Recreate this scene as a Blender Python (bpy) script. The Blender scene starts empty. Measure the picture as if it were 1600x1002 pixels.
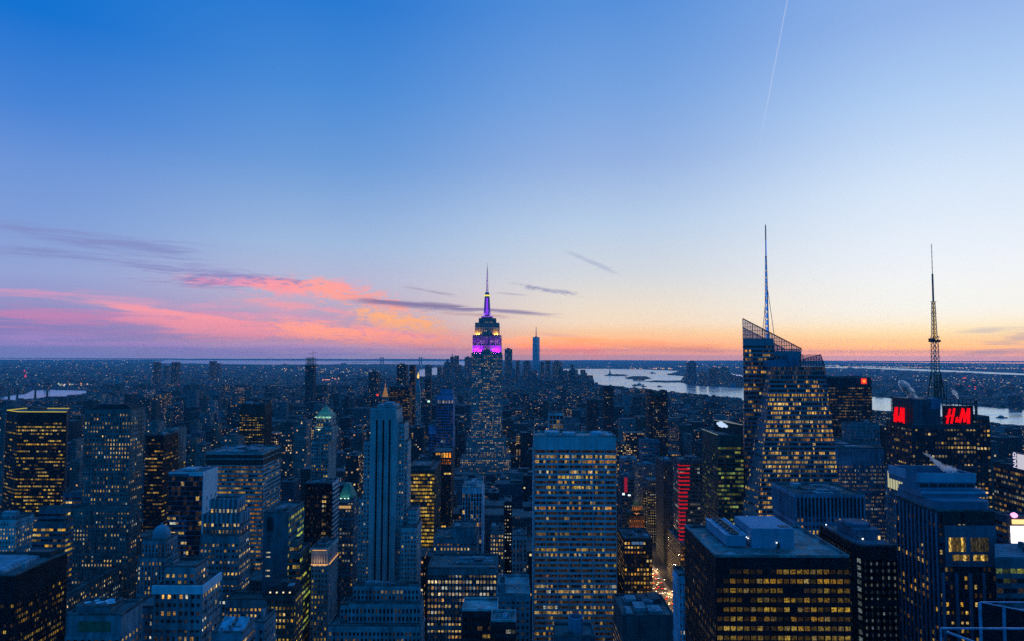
import bpy, bmesh, math, random
from mathutils import Vector, Matrix
R = math.radians
SC = bpy.context.scene
COL = SC.collection

# ------------------------------------------------------------------ camera
CAMZ, F, CX, CY = 265.0, 1000.0, 800.0, 501.0
PITCH, ROLL = R(3.09), R(0.22)
cam_d = bpy.data.cameras.new("camera"); cam = bpy.data.objects.new("camera", cam_d); COL.objects.link(cam)
cam_d.sensor_width = 36.0; cam_d.lens = 36.0 * F / 1600.0
cam_d.clip_start = 1.0; cam_d.clip_end = 120000.0
CM = Matrix.Rotation(R(90) + PITCH, 3, 'X') @ Matrix.Rotation(ROLL, 3, 'Z')
cam.matrix_world = Matrix.Translation((0, 0, CAMZ)) @ CM.to_4x4()
SC.camera = cam
CMI = CM.transposed()

def ray(px, py):
    return CM @ Vector(((px - CX) / F, (CY - py) / F, -1.0))
def P(px, py, Y):
    """world point seen at photo pixel (px, py) on the plane at distance Y"""
    d = ray(px, py); k = Y / d.y
    return Vector((d.x * k, Y, CAMZ + d.z * k))
def G(px, py, z=0.0):
    d = ray(px, py); k = (z - CAMZ) / d.z
    return Vector((d.x * k, d.y * k, z))
def proj(x, y, z):
    v = CMI @ Vector((x, y, z - CAMZ))
    if v.z > -1: return (-9999, -9999)
    return (CX + F * v.x / -v.z, CY - F * v.y / -v.z)
def xz(px, py, Y):
    p = P(px, py, Y); return p.x, p.z

# ------------------------------------------------------------------ world / sky
def s2l(c):
    c = c / 255.0
    return c / 12.92 if c <= 0.04045 else ((c + 0.055) / 1.055) ** 2.4
def lin(r, g, b): return (s2l(r), s2l(g), s2l(b), 1.0)

W = bpy.data.worlds.new("World"); SC.world = W; W.use_nodes = True
NT = W.node_tree; NT.nodes.clear()
def N(nt, typ, **kw):
    n = nt.nodes.new(typ)
    for k, v in kw.items(): setattr(n, k, v)
    return n
def setin(nt, sock, v):
    if isinstance(v, bpy.types.NodeSocket): nt.links.new(v, sock)
    else: sock.default_value = v
def M(nt, op, a, b=None, c=None, clamp=False):
    n = N(nt, 'ShaderNodeMath', operation=op, use_clamp=clamp)
    setin(nt, n.inputs[0], a)
    if b is not None: setin(nt, n.inputs[1], b)
    if c is not None: setin(nt, n.inputs[2], c)
    return n.outputs[0]
def MR(nt, v, a, b, c=0.0, d=1.0, smooth=True):
    n = N(nt, 'ShaderNodeMapRange', interpolation_type='SMOOTHSTEP' if smooth else 'LINEAR')
    setin(nt, n.inputs[0], v)
    for i, x in enumerate((a, b, c, d)): setin(nt, n.inputs[1 + i], x)
    return n.outputs[0]
def MIX(nt, f, a, b, mode='MIX'):
    n = N(nt, 'ShaderNodeMix', data_type='RGBA', blend_type=mode)
    setin(nt, n.inputs[0], f); setin(nt, n.inputs[6], a); setin(nt, n.inputs[7], b)
    return n.outputs[2]

tc = N(NT, 'ShaderNodeTexCoord')
sep = N(NT, 'ShaderNodeSeparateXYZ'); NT.links.new(tc.outputs['Generated'], sep.inputs[0])
DX, DY, DZ = sep.outputs
DEG = 180 / math.pi
az = M(NT, 'MULTIPLY', M(NT, 'ARCTAN2', DX, DY), DEG)
el = M(NT, 'MULTIPLY', M(NT, 'ARCSINE', DZ), DEG)
elc = M(NT, 'MAXIMUM', el, 0.0)
tt = M(NT, 'SQRT', M(NT, 'DIVIDE', elc, 90.0))
def px2ang(px, py):
    d = ray(px, py).normalized()
    return math.degrees(math.atan2(d.x, d.y)), math.degrees(math.asin(d.z))
def ramp(stops):
    n = N(NT, 'ShaderNodeValToRGB'); cr = n.color_ramp
    st = sorted((math.sqrt(max(e, 0) / 90.0), c) for e, c in stops)
    while len(cr.elements) < len(st): cr.elements.new(0.5)
    for e, (t, c) in zip(cr.elements, st):
        e.position = t; e.color = (*c, 1.0)
    NT.links.new(tt, n.inputs[0]); return n.outputs[0]
def station(px, rows, top):
    return ramp([(px2ang(px, y)[1], c) for y, c in rows] + [(55, top[0]), (90, top[1])])
HAZE_D = 3.6e-5; HAZE_TOP = 560.0; HAZE_S = (0.022, 0.09, 0.28)   # air density, height of its box, its own glow
def station(px, rows, top):
    """sky colours as seen through the air, turned into the colours behind that air"""
    st = []
    for y, c in rows:
        a_, e = px2ang(px, y); L = min((HAZE_TOP - CAMZ) / max(math.sin(math.radians(e)), 1e-3), 36500.0 / math.cos(math.radians(a_))); T = math.exp(-HAZE_D * L)
        st.append((e, tuple(max(0.003, (s2l(v) - (1 - T) * h) / T) for v, h in zip(c, HAZE_S))))
    return ramp(st + [(50, tuple(map(s2l, top[0]))), (90, tuple(map(s2l, top[1])))])
TOPL = ((10, 116, 204), (6, 120, 204)); TOPR = ((54, 140, 220), (8, 122, 206))
cA = station(0, [(556, (102, 114, 170)), (545, (106, 116, 172)), (530, (116, 118, 178)), (505, (134, 126, 184)), (470, (148, 146, 196)), (420, (148, 164, 212)), (330, (126, 158, 216)), (250, (110, 150, 216)), (150, (72, 132, 214)), (0, (20, 114, 208))], TOPL)
cB = station(500, [(556, (134, 126, 164)), (546, (158, 130, 164)), (530, (172, 138, 172)), (495, (184, 160, 188)), (440, (182, 184, 212)), (380, (160, 186, 222)), (250, (108, 156, 217)), (140, (76, 140, 215)), (0, (42, 122, 210))], TOPL)
cC = station(960, [(558, (180, 134, 150)), (551, (224, 146, 132)), (540, (246, 168, 128)), (520, (249, 201, 156)), (505, (245, 218, 190)), (480, (236, 222, 204)), (430, (212, 216, 222)), (350, (184, 206, 232)), (250, (148, 178, 226)), (150, (120, 164, 224)), (0, (86, 144, 218))], TOPR)
cD = station(1500, [(562, (196, 146, 160)), (555, (234, 160, 146)), (546, (254, 180, 132)), (532, (255, 204, 148)), (518, (255, 226, 178)), (500, (252, 239, 216)), (480, (247, 244, 236)), (400, (237, 242, 249)), (280, (214, 230, 249)), (130, (175, 205, 243)), (0, (146, 180, 233))], TOPR)
cE = ramp([(e, tuple(map(s2l, c))) for e, c in ((0, (10, 104, 168)), (6, (12, 120, 188)), (20, (10, 134, 208)), (50, (6, 126, 206)), (90, (6, 120, 204)))])
aA, aB, aC, aD = (px2ang(p, 400)[0] for p in (0, 500, 960, 1500))
sky = MIX(NT, MR(NT, az, aA, aB), cA, cB)
sky = MIX(NT, MR(NT, az, aB, aC), sky, cC)
sky = MIX(NT, MR(NT, az, aC, aD), sky, cD)
sky = MIX(NT, M(NT, 'MAXIMUM', MR(NT, az, 46, 104), MR(NT, M(NT, 'MULTIPLY', az, -1.0), 42, 92)), sky, cE)

# clouds, in angular coordinates (azimuth, elevation in degrees)
comb = N(NT, 'ShaderNodeCombineXYZ'); NT.links.new(az, comb.inputs[0]); NT.links.new(el, comb.inputs[1])
def noise(sx, sy, ang, scale, detail=5, rough=0.55, dist=0.6, seed=0.0):
    mp = N(NT, 'ShaderNodeMapping'); NT.links.new(comb.outputs[0], mp.inputs[0])
    mp.inputs['Location'].default_value = (seed * 13.7, seed * 7.1, seed)
    mp.inputs['Rotation'].default_value = (0, 0, R(ang)); mp.inputs['Scale'].default_value = (sx, sy, 1)
    n = N(NT, 'ShaderNodeTexNoise', noise_dimensions='3D')
    n.inputs['Scale'].default_value = scale; n.inputs['Detail'].default_value = detail
    n.inputs['Roughness'].default_value = rough; n.inputs['Distortion'].default_value = dist
    NT.links.new(mp.outputs[0], n.inputs['Vector']); return n.outputs[0]
fib = noise(0.16, 2.6, 8, 1.5, 6, 0.68, 0.7, 9)
fib2 = noise(0.45, 2.2, 16, 1.1, 7, 0.66, 1.6, 12)
def blend(a, b, k): return M(NT, 'ADD', M(NT, 'MULTIPLY', M(NT, 'SUBTRACT', M(NT, 'ADD', M(NT, 'MULTIPLY', a, 1 - k), M(NT, 'MULTIPLY', b, k)), 0.5), 2.1), 0.5)
nz1 = blend(noise(0.22, 1.3, 7, 0.75, 7, 0.6, 0.9, 1), fib, .5)
nz2 = blend(noise(0.10, 1.7, 8, 1.0, 6, 0.62, 0.5, 2), fib, .4)
nz3 = blend(noise(0.5, 1.3, 14, 0.8, 7, 0.64, 1.4, 3), fib2, .55)
def streak(p0, p1, half, nz, lo, hi, col, dens, endsoft=4.0, gain=0.27):
    """soft band from pixel p0 to pixel p1, half-width in pixels, frayed by noise"""
    a0, e0 = px2ang(*p0); a1, e1 = px2ang(*p1); h = half / F * DEG
    slope = (e1 - e0) / (a1 - a0)
    line = M(NT, 'ADD', M(NT, 'MULTIPLY', M(NT, 'SUBTRACT', az, a0), slope), e0)
    dist = M(NT, 'ABSOLUTE', M(NT, 'SUBTRACT', el, line))
    band = MR(NT, dist, h, 0.0)
    ends = M(NT, 'MULTIPLY', MR(NT, az, a0 - endsoft, a0 + endsoft), MR(NT, az, a1 + endsoft, a1 - endsoft))
    f = M(NT, 'MULTIPLY', band, ends)
    m = MR(NT, M(NT, 'ADD', nz, M(NT, 'MULTIPLY', f, gain)), lo, hi)
    f = M(NT, 'MULTIPLY', M(NT, 'MULTIPLY', m, M(NT, 'POWER', f, 0.5)), dens, clamp=True)
    global sky
    am, em = (a0 + a1) / 2, max((e0 + e1) / 2, 0.35); T = math.exp(-HAZE_D * min((HAZE_TOP - CAMZ) / math.sin(math.radians(em)), 36500.0 / math.cos(math.radians(am))))
    sky = MIX(NT, f, sky, (*(max(.003, (s2l(v) - (1 - T) * h_) / T) for v, h_ in zip(col, HAZE_S)), 1.0))      # the colour behind the air
# mauve upper veils on the left
streak((-40, 352), (330, 398), 20, nz2, 0.52, 0.92, (128, 136, 192), 0.68)
streak((-40, 384), (300, 420), 16, nz2, 0.54, 0.92, (126, 132, 188), 0.68)
streak((190, 405), (420, 440), 22, nz1, 0.54, 0.94, (140, 136, 192), 0.7)
streak((240, 436), (520, 446), 16, nz1, 0.52, 0.86, (140, 120, 178), 0.85)
# rose wash under them
streak((-60, 450), (120, 462), 10, nz2, 0.46, 0.82, (226, 150, 184), 0.8, 4)
streak((-80, 490), (420, 506), 26, nz2, 0.44, 0.86, (196, 130, 176), 0.8, 6)
streak((120, 470), (520, 494), 22, nz1, 0.5, 0.88, (214, 156, 188), 0.7, 5)
streak((180, 478), (360, 500), 7, nz1, 0.44, 0.74, (246, 156, 168), 0.9, 2.0)
streak((230, 503), (690, 530), 27, nz1, 0.46, 0.82, (236, 148, 162), 0.85, 4)
streak((440, 512), (730, 540), 22, nz3, 0.46, 0.80, (250, 158, 140), 0.95, 3)
streak((-60, 534), (560, 552), 18, nz2, 0.44, 0.84, (124, 112, 170), 0.7, 5)
# bright coral billow
streak((290, 436), (470, 446), 14, nz3, 0.52, 0.86, (226, 150, 186), 0.9, 3)
streak((400, 448), (560, 452), 20, nz3, 0.45, 0.76, (252, 158, 166), 0.97, 2.0)
streak((470, 446), (640, 482), 24, nz3, 0.47, 0.78, (252, 164, 156), 0.97, 2.0)
streak((390, 470), (560, 492), 12, nz1, 0.48, 0.8, (240, 158, 170), 0.8, 2.5)
streak((560, 488), (690, 512), 24, nz3, 0.46, 0.78, (254, 176, 126), 0.97, 2.0)
# slate streak that runs behind the skyscraper
streak((560, 468), (740, 484), 8, nz2, 0.42, 0.72, (132, 122, 164), 0.95, 2.0)
streak((690, 478), (850, 491), 5, nz2, 0.40, 0.70, (140, 128, 164), 0.9, 2.0)
streak((640, 450), (705, 461), 3.5, nz1, 0.46, 0.75, (168, 158, 180), 0.8, 1.2)
streak((640, 484), (800, 496), 5, nz1, 0.5, 0.8, (190, 156, 162), 0.7, 2)
streak((812, 446), (896, 459), 6, nz3, 0.46, 0.78, (150, 154, 184), 0.9, 1.2)
streak((775, 458), (830, 462), 3, nz1, 0.46, 0.76, (176, 172, 188), 0.8, 1.0)
streak((885, 392), (962, 426), 6, nz1, 0.44, 0.86, (172, 182, 206), 0.65, 1.0)
# glowing puffs above downtown and the horizon
streak((790, 540), (960, 548), 20, nz3, 0.46, 0.8, (250, 144, 122), 0.95, 3)
streak((860, 532), (1130, 545), 12, nz1, 0.5, 0.82, (252, 158, 112), 0.8, 3)
streak((820, 520), (900, 526), 4, nz1, 0.46, 0.8, (230, 176, 160), 0.7, 2)
streak((1530, 545), (1680, 508), 18, nz1, 0.5, 0.82, (200, 172, 170), 0.75, 3)
streak((1500, 522), (1680, 505), 9, nz2, 0.48, 0.82, (206, 190, 188), 0.75, 2)
streak((1500, 556), (1680, 536), 8, nz2, 0.5, 0.84, (190, 152, 160), 0.6, 2)
# contrail: a thin great-circle line, wavering and fading downwards
c0 = ray(1232, -10).normalized(); c1 = ray(1180, 260).normalized()
cn = c0.cross(c1).normalized()
dp = N(NT, 'ShaderNodeVectorMath', operation='DOT_PRODUCT')
NT.links.new(tc.outputs['Generated'], dp.inputs[0]); dp.inputs[1].default_value = cn
wob = M(NT, 'MULTIPLY', M(NT, 'SUBTRACT', noise(1, 1, 0, 1.2, 3, 0.5, 0, 4), 0.5), 0.0022)
cd = M(NT, 'ABSOLUTE', M(NT, 'ADD', dp.outputs['Value'], wob))
cf = MR(NT, cd, 0.0011, 0.0002)
cf = M(NT, 'MULTIPLY', cf, M(NT, 'MULTIPLY', MR(NT, el, px2ang(1180, 275)[1], px2ang(1195, 120)[1]), MR(NT, az, 12, 15)))
sky = MIX(NT, M(NT, 'MULTIPLY', cf, 0.34), sky, lin(222, 222, 240))
bg = N(NT, 'ShaderNodeBackground'); NT.links.new(sky, bg.inputs[0]); bg.inputs[1].default_value = 1.0
wo = N(NT, 'ShaderNodeOutputWorld'); NT.links.new(bg.outputs[0], wo.inputs[0])
W.cycles.sampling_method = 'MANUAL'; W.cycles.sample_map_resolution = 1024

# the sun is already under the horizon: only a faint broad after-glow is left
sl = bpy.data.lights.new("afterglow", 'SUN'); so = bpy.data.objects.new("afterglow", sl); COL.objects.link(so)
sl.energy = 0.02; sl.angle = R(20); sl.color = (1.0, 0.55, 0.4)
so.rotation_euler = Vector((-math.sin(R(52)), -math.cos(R(52)), -math.tan(R(3)))).to_track_quat('-Z', 'Y').to_euler()

SC.view_settings.view_transform = 'Standard'; SC.view_settings.look = 'None'
SC.view_settings.exposure = 0.0; SC.view_settings.gamma = 1.0
SC.render.engine = 'CYCLES'
cy = SC.cycles
cy.use_denoising = False
try: cy.denoiser = 'OPENIMAGEDENOISE'; cy.denoising_input_passes = 'RGB_ALBEDO_NORMAL'
except Exception: pass
cy.max_bounces = 5; cy.diffuse_bounces = 2; cy.glossy_bounces = 3; cy.transmission_bounces = 3
cy.volume_bounces = 10; cy.transparent_max_bounces = 16
cy.sample_clamp_indirect = 3.0; cy.caustics_reflective = False; cy.caustics_refractive = False

# ------------------------------------------------------------------ materials
MATS = {}
def mat_new(name):
    m = bpy.data.materials.new(name); m.use_nodes = True
    m.node_tree.nodes.clear(); return m, m.node_tree
def finish(m, nt, bsdf):
    o = N(nt, 'ShaderNodeOutputMaterial'); nt.links.new(bsdf, o.inputs[0])
    try: m.cycles.emission_sampling = 'NONE'
    except Exception: pass
    return m
def wall(col, rough=0.8, vary=0.48, spec=0.15):
    key = ('wall', col, rough, vary)
    if key in MATS: return MATS[key]
    col = (col[0] * .7, col[1] * .9, min(.8, col[2] * 1.04))      # blue cast of the dusk tinted into every wall colour
    m, nt = mat_new('wall_finish'); b = N(nt, 'ShaderNodeBsdfPrincipled')
    t = N(nt, 'ShaderNodeTexCoord')
    mp = N(nt, 'ShaderNodeMapping'); nt.links.new(t.outputs['Object'], mp.inputs[0]); mp.inputs['Scale'].default_value = (0.35, 0.35, 0.03)
    n1 = N(nt, 'ShaderNodeTexNoise'); nt.links.new(mp.outputs[0], n1.inputs['Vector']); n1.inputs['Scale'].default_value = 1.0; n1.inputs['Detail'].default_value = 5
    n2 = N(nt, 'ShaderNodeTexNoise'); nt.links.new(t.outputs['Object'], n2.inputs['Vector']); n2.inputs['Scale'].default_value = 0.09; n2.inputs['Detail'].default_value = 6
    f = M(nt, 'ADD', M(nt, 'MULTIPLY', n1.outputs[0], 0.6), M(nt, 'MULTIPLY', n2.outputs[0], 0.4))
    k = MR(nt, f, 0.3, 0.7, 1 - vary, 1 + vary)
    mx = MIX(nt, 1.0, (*col, 1), (1, 1, 1, 1), 'MULTIPLY'); nn = mx.node
    cmb = N(nt, 'ShaderNodeCombineXYZ')
    for i in range(3): nt.links.new(k, cmb.inputs[i])
    nt.links.new(cmb.outputs[0], nn.inputs[7])
    nt.links.new(mx, b.inputs['Base Color']); b.inputs['Roughness'].default_value = rough
    b.inputs['Specular IOR Level'].default_value = spec
    MATS[key] = finish(m, nt, b.outputs[0]); return m
def plain(name, col, rough=0.6, metal=0.0, emit=None, es=1.0):
    key = (name, col, rough, metal, emit, es)
    if key in MATS: return MATS[key]
    m, nt = mat_new(name); b = N(nt, 'ShaderNodeBsdfPrincipled')
    t = N(nt, 'ShaderNodeTexCoord'); n2 = N(nt, 'ShaderNodeTexNoise'); nt.links.new(t.outputs['Object'], n2.inputs['Vector']); n2.inputs['Scale'].default_value = 0.4; n2.inputs['Detail'].default_value = 5
    c = MIX(nt, MR(nt, n2.outputs[0], 0.3, 0.7), tuple(x * 0.75 for x in col) + (1,), tuple(min(x * 1.25, 0.9) for x in col) + (1,))
    nt.links.new(c, b.inputs['Base Color']); b.inputs['Roughness'].default_value = rough; b.inputs['Metallic'].default_value = metal
    if emit: b.inputs['Emission Color'].default_value = (*emit, 1); b.inputs['Emission Strength'].default_value = es
    MATS[key] = finish(m, nt, b.outputs[0]); return m
def window_mat():
    if 'win' in MATS: return MATS['win']
    m, nt = mat_new('window_glass'); b = N(nt, 'ShaderNodeBsdfPrincipled')
    b.inputs['Base Color'].default_value = (0.012, 0.014, 0.018, 1); b.inputs['Roughness'].default_value = 0.12
    b.inputs['Specular IOR Level'].default_value = 0.35
    a = N(nt, 'ShaderNodeAttribute', attribute_name='lit')
    uv = N(nt, 'ShaderNodeUVMap', uv_map='UVMap')
    n1 = N(nt, 'ShaderNodeTexNoise', noise_dimensions='2D'); nt.links.new(uv.outputs[0], n1.inputs['Vector']); n1.inputs['Scale'].default_value = 2.6; n1.inputs['Detail'].default_value = 2
    k = MR(nt, n1.outputs[0], 0.34, 0.66, 0.25, 1.45)
    nt.links.new(a.outputs['Color'], b.inputs['Emission Color'])
    nt.links.new(M(nt, 'MULTIPLY', k, 1.0), b.inputs['Emission Strength'])
    MATS['win'] = finish(m, nt, b.outputs[0]); return m
def city_mat():
    """walls of the small far buildings: uv in metres, window cells lit at random"""
    if 'city' in MATS: return MATS['city']
    m, nt = mat_new('city_facade'); b = N(nt, 'ShaderNodeBsdfPrincipled')
    a = N(nt, 'ShaderNodeAttribute', attribute_name='wcol')
    uv = N(nt, 'ShaderNodeUVMap', uv_map='UVMap')
    sp = N(nt, 'ShaderNodeSeparateXYZ'); nt.links.new(uv.outputs[0], sp.inputs[0])
    u = M(nt, 'DIVIDE', sp.outputs[0], 3.3); v = M(nt, 'DIVIDE', sp.outputs[1], 3.7)
    cu, cv = M(nt, 'FLOOR', u), M(nt, 'FLOOR', v); fu, fv = M(nt, 'FRACT', u), M(nt, 'FRACT', v)
    box = M(nt, 'MULTIPLY', M(nt, 'MULTIPLY', M(nt, 'GREATER_THAN', fu, 0.22), M(nt, 'LESS_THAN', fu, 0.78)),
            M(nt, 'MULTIPLY', M(nt, 'GREATER_THAN', fv, 0.25), M(nt, 'LESS_THAN', fv, 0.78)))
    box = M(nt, 'MULTIPLY', box, M(nt, 'GREATER_THAN', sp.outputs[1], 0.0))
    cc = N(nt, 'ShaderNodeCombineXYZ'); nt.links.new(cu, cc.inputs[0]); nt.links.new(cv, cc.inputs[1])
    wn = N(nt, 'ShaderNodeTexWhiteNoise', noise_dimensions='2D'); nt.links.new(cc.outputs[0], wn.inputs['Vector'])
    cr = N(nt, 'ShaderNodeCombineXYZ'); nt.links.new(cv, cr.inputs[1]); nt.links.new(M(nt, 'FLOOR', M(nt, 'DIVIDE', cu, 4.0)), cr.inputs[0])
    wr = N(nt, 'ShaderNodeTexWhiteNoise', noise_dimensions='2D'); nt.links.new(cr.outputs[0], wr.inputs['Vector'])
    rowk = M(nt, 'MULTIPLY', M(nt, 'POWER', wr.outputs['Value'], 2.0), 3.0)
    on = M(nt, 'LESS_THAN', wn.outputs['Value'], M(nt, 'MULTIPLY', a.outputs['Alpha'], rowk))
    lit = M(nt, 'MULTIPLY', on, box)
    w2 = N(nt, 'ShaderNodeSeparateColor'); nt.links.new(wn.outputs['Color'], w2.inputs[0])
    ec = MIX(nt, w2.outputs[1], (1.0, 0.42, 0.10, 1), (1.0, 0.80, 0.42, 1))
    base = MIX(nt, M(nt, 'MULTIPLY', box, 0.8), a.outputs['Color'], (0.015, 0.018, 0.022, 1))
    t = N(nt, 'ShaderNodeTexCoord'); n2 = N(nt, 'ShaderNodeTexNoise'); nt.links.new(t.outputs['Object'], n2.inputs['Vector']); n2.inputs['Scale'].default_value = 0.12; n2.inputs['Detail'].default_value = 6
    base = MIX(nt, MR(nt, n2.outputs[0], 0.35, 0.65, 0.0, 0.55), base, (0.03, 0.032, 0.036, 1))
    nt.links.new(base, b.inputs['Base Color']); b.inputs['Roughness'].default_value = 0.8; b.inputs['Specular IOR Level'].default_value = 0.08
    nt.links.new(ec, b.inputs['Emission Color'])
    nt.links.new(M(nt, 'MULTIPLY', lit, M(nt, 'ADD', M(nt, 'POWER', w2.outputs[2], 2.0), 0.07)), b.inputs['Emission Strength'])
    MATS['city'] = finish(m, nt, b.outputs[0]); return m
def glow(col, strength, name='light_source'):
    key = (name, col, strength)
    if key in MATS: return MATS[key]
    m, nt = mat_new(name); e = N(nt, 'ShaderNodeEmission'); e.inputs[0].default_value = (*col, 1); e.inputs[1].default_value = strength
    MATS[key] = finish(m, nt, e.outputs[0]); return m
def lights_mat():
    if 'lights' in MATS: return MATS['lights']
    m, nt = mat_new('lamp_light'); e = N(nt, 'ShaderNodeEmission'); a = N(nt, 'ShaderNodeAttribute', attribute_name='lit')
    nt.links.new(a.outputs['Color'], e.inputs[0]); e.inputs[1].default_value = 1.0
    MATS['lights'] = finish(m, nt, e.outputs[0]); return m
def lattice_glass():
    if 'lg' in MATS: return MATS['lg']
    m, nt = mat_new('screen_glass'); g = N(nt, 'ShaderNodeBsdfGlossy'); g.inputs['Roughness'].default_value = 0.1; g.inputs[0].default_value = (0.5, 0.5, 0.58, 1)
    t = N(nt, 'ShaderNodeBsdfTransparent'); t.inputs[0].default_value = (0.8, 0.77, 0.82, 1)
    mx = N(nt, 'ShaderNodeMixShader'); mx.inputs[0].default_value = 0.36; nt.links.new(t.outputs[0], mx.inputs[1]); nt.links.new(g.outputs[0], mx.inputs[2])
    MATS['lg'] = finish(m, nt, mx.outputs[0]); return m
def ROOF(): return roofing((0.11, 0.125, 0.14))
def roofing(col):
    """patched flat roofing: felt sheets of slightly different ages, stains and puddles"""
    key = ('roofing', col)
    if key in MATS: return MATS[key]
    m, nt = mat_new('roofing_felt'); b = N(nt, 'ShaderNodeBsdfPrincipled'); t = N(nt, 'ShaderNodeTexCoord')
    v = N(nt, 'ShaderNodeTexVoronoi', distance='CHEBYCHEV'); nt.links.new(t.outputs['Object'], v.inputs['Vector']); v.inputs['Scale'].default_value = .13
    sc = N(nt, 'ShaderNodeSeparateColor'); nt.links.new(v.outputs['Color'], sc.inputs[0])
    n1 = N(nt, 'ShaderNodeTexNoise'); nt.links.new(t.outputs['Object'], n1.inputs['Vector']); n1.inputs['Scale'].default_value = .22; n1.inputs['Detail'].default_value = 8; n1.inputs['Roughness'].default_value = .65
    c = MIX(nt, sc.outputs[0], tuple(x * .6 for x in col) + (1,), tuple(x * 1.45 for x in col) + (1,))
    c = MIX(nt, MR(nt, n1.outputs[0], .45, .62, 0, .75), c, tuple(x * .35 for x in col) + (1,))
    nt.links.new(c, b.inputs['Base Color']); nt.links.new(MR(nt, n1.outputs[0], .5, .62, .9, .35), b.inputs['Roughness']); b.inputs['Specular IOR Level'].default_value = .2
    MATS[key] = finish(m, nt, b.outputs[0]); return m
STEEL = lambda: plain('painted_steel', (0.22, 0.23, 0.25), 0.5)
DARK = lambda: plain('dark_metal', (0.03, 0.032, 0.036), 0.55)

# ------------------------------------------------------------------ mesh helpers
class MB:
    """collects faces (world coordinates) with a uv and a colour per face, builds ONE mesh object"""
    def __init__(s): s.v = []; s.f = []; s.c = []; s.uv = []
    def poly(s, pts, col=(0, 0, 0, 0), uv=None):
        i = len(s.v); s.v.extend(tuple(p) for p in pts); s.f.append(tuple(range(i, i + len(pts))))
        s.c.append(col); s.uv.append(uv or [(0.0, -5.0)] * len(pts))
    def box(s, x0, x1, y0, y1, z0, z1, top=True, bottom=False, col=(0, 0, 0, 0)):
        a, b, c, d = (x0, y0), (x1, y0), (x1, y1), (x0, y1)
        for p, q in ((a, b), (b, c), (c, d), (d, a)):
            s.poly([(*p, z0), (*q, z0), (*q, z1), (*p, z1)], col)
        if top: s.poly([(*a, z1), (*b, z1), (*c, z1), (*d, z1)], col)
        if bottom: s.poly([(*d, z0), (*c, z0), (*b, z0), (*a, z0)], col)
    def bar(s, p, q, w, h=None, col=(0, 0, 0, 0)):
        p, q = Vector(p), Vector(q); d = (q - p).normalized(); h = h or w
        up = Vector((0, 0, 1)) if abs(d.z) < 0.95 else Vector((0, 1, 0))
        a = d.cross(up).normalized() * w / 2; b = a.cross(d).normalized() * h / 2
        r = [p - a - b, p + a - b, p + a + b, p - a + b]; t = [x + (q - p) for x in r]
        for i in range(4):
            j = (i + 1) % 4; s.poly([r[i], r[j], t[j], t[i]], col)
        s.poly(r[::-1], col); s.poly(t, col)
    def prism(s, pts, z0, z1, top=True, scale=1.0, zt=None):
        """vertical prism over a footprint (counter-clockwise), optional taper"""
        cx = sum(p[0] for p in pts) / len(pts); cyy = sum(p[1] for p in pts) / len(pts)
        t = [(cx + (p[0] - cx) * scale, cyy + (p[1] - cyy) * scale) for p in pts]
        n = len(pts)
        for i in range(n):
            j = (i + 1) % n
            s.poly([(*pts[i], z0), (*pts[j], z0), (*t[j], z1), (*t[i], z1)])
        if top: s.poly([(*p, z1) for p in t])
    def tube(s, cx, cyy, prof, n=16, col=(0, 0, 0, 0)):
        rings = [[(cx + r * math.cos(2 * math.pi * i / n), cyy + r * math.sin(2 * math.pi * i / n), z) for i in range(n)] for r, z in prof]
        for a, b in zip(rings, rings[1:]):
            for i in range(n):
                j = (i + 1) % n; s.poly([a[i], a[j], b[j], b[i]], col)
        if prof[-1][0] > 0.01: s.poly(rings[-1], col)
    def build(s, name, mat, parent=None, attr=None, kind=None, smooth=False):
        o0 = parent_origin(parent) if parent is not None else Vector((0, 0, 0))
        me = bpy.data.meshes.new(name)
        me.from_pydata([(x - o0.x, y - o0.y, z - o0.z) for x, y, z in s.v], [], s.f)
        if attr:
            at = me.attributes.new(attr, 'FLOAT_COLOR', 'FACE'); flat = []
            for c in s.c: flat.extend(c if len(c) == 4 else (*c, 1))
            at.data.foreach_set('color', flat)
            ul = me.uv_layers.new(name='UVMap'); fl = []
            for q in s.uv:
                for t in q: fl.extend(t)
            ul.data.foreach_set('uv', fl)
        me.materials.append(mat); me.update()
        if smooth:
            for p in me.polygons: p.use_smooth = True
        o = bpy.data.objects.new(name, me); COL.objects.link(o)
        if parent is not None: o.parent = parent
        if kind: o['kind'] = kind
        return o
def parent_origin(p):
    v = Vector(p.location)
    while p.parent is not None: p = p.parent; v = v + Vector(p.location)
    return v
def tag(o, label=None, cat=None, group=None, kind=None):
    if label: o['label'] = label
    if cat: o['category'] = cat
    if group: o['group'] = group
    if kind: o['kind'] = kind
    return o
def empty(name, loc, label, cat, group=None):
    o = bpy.data.objects.new(name, None); COL.objects.link(o); o.location = loc
    o.empty_display_size = 5
    return tag(o, label, cat, group)

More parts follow.
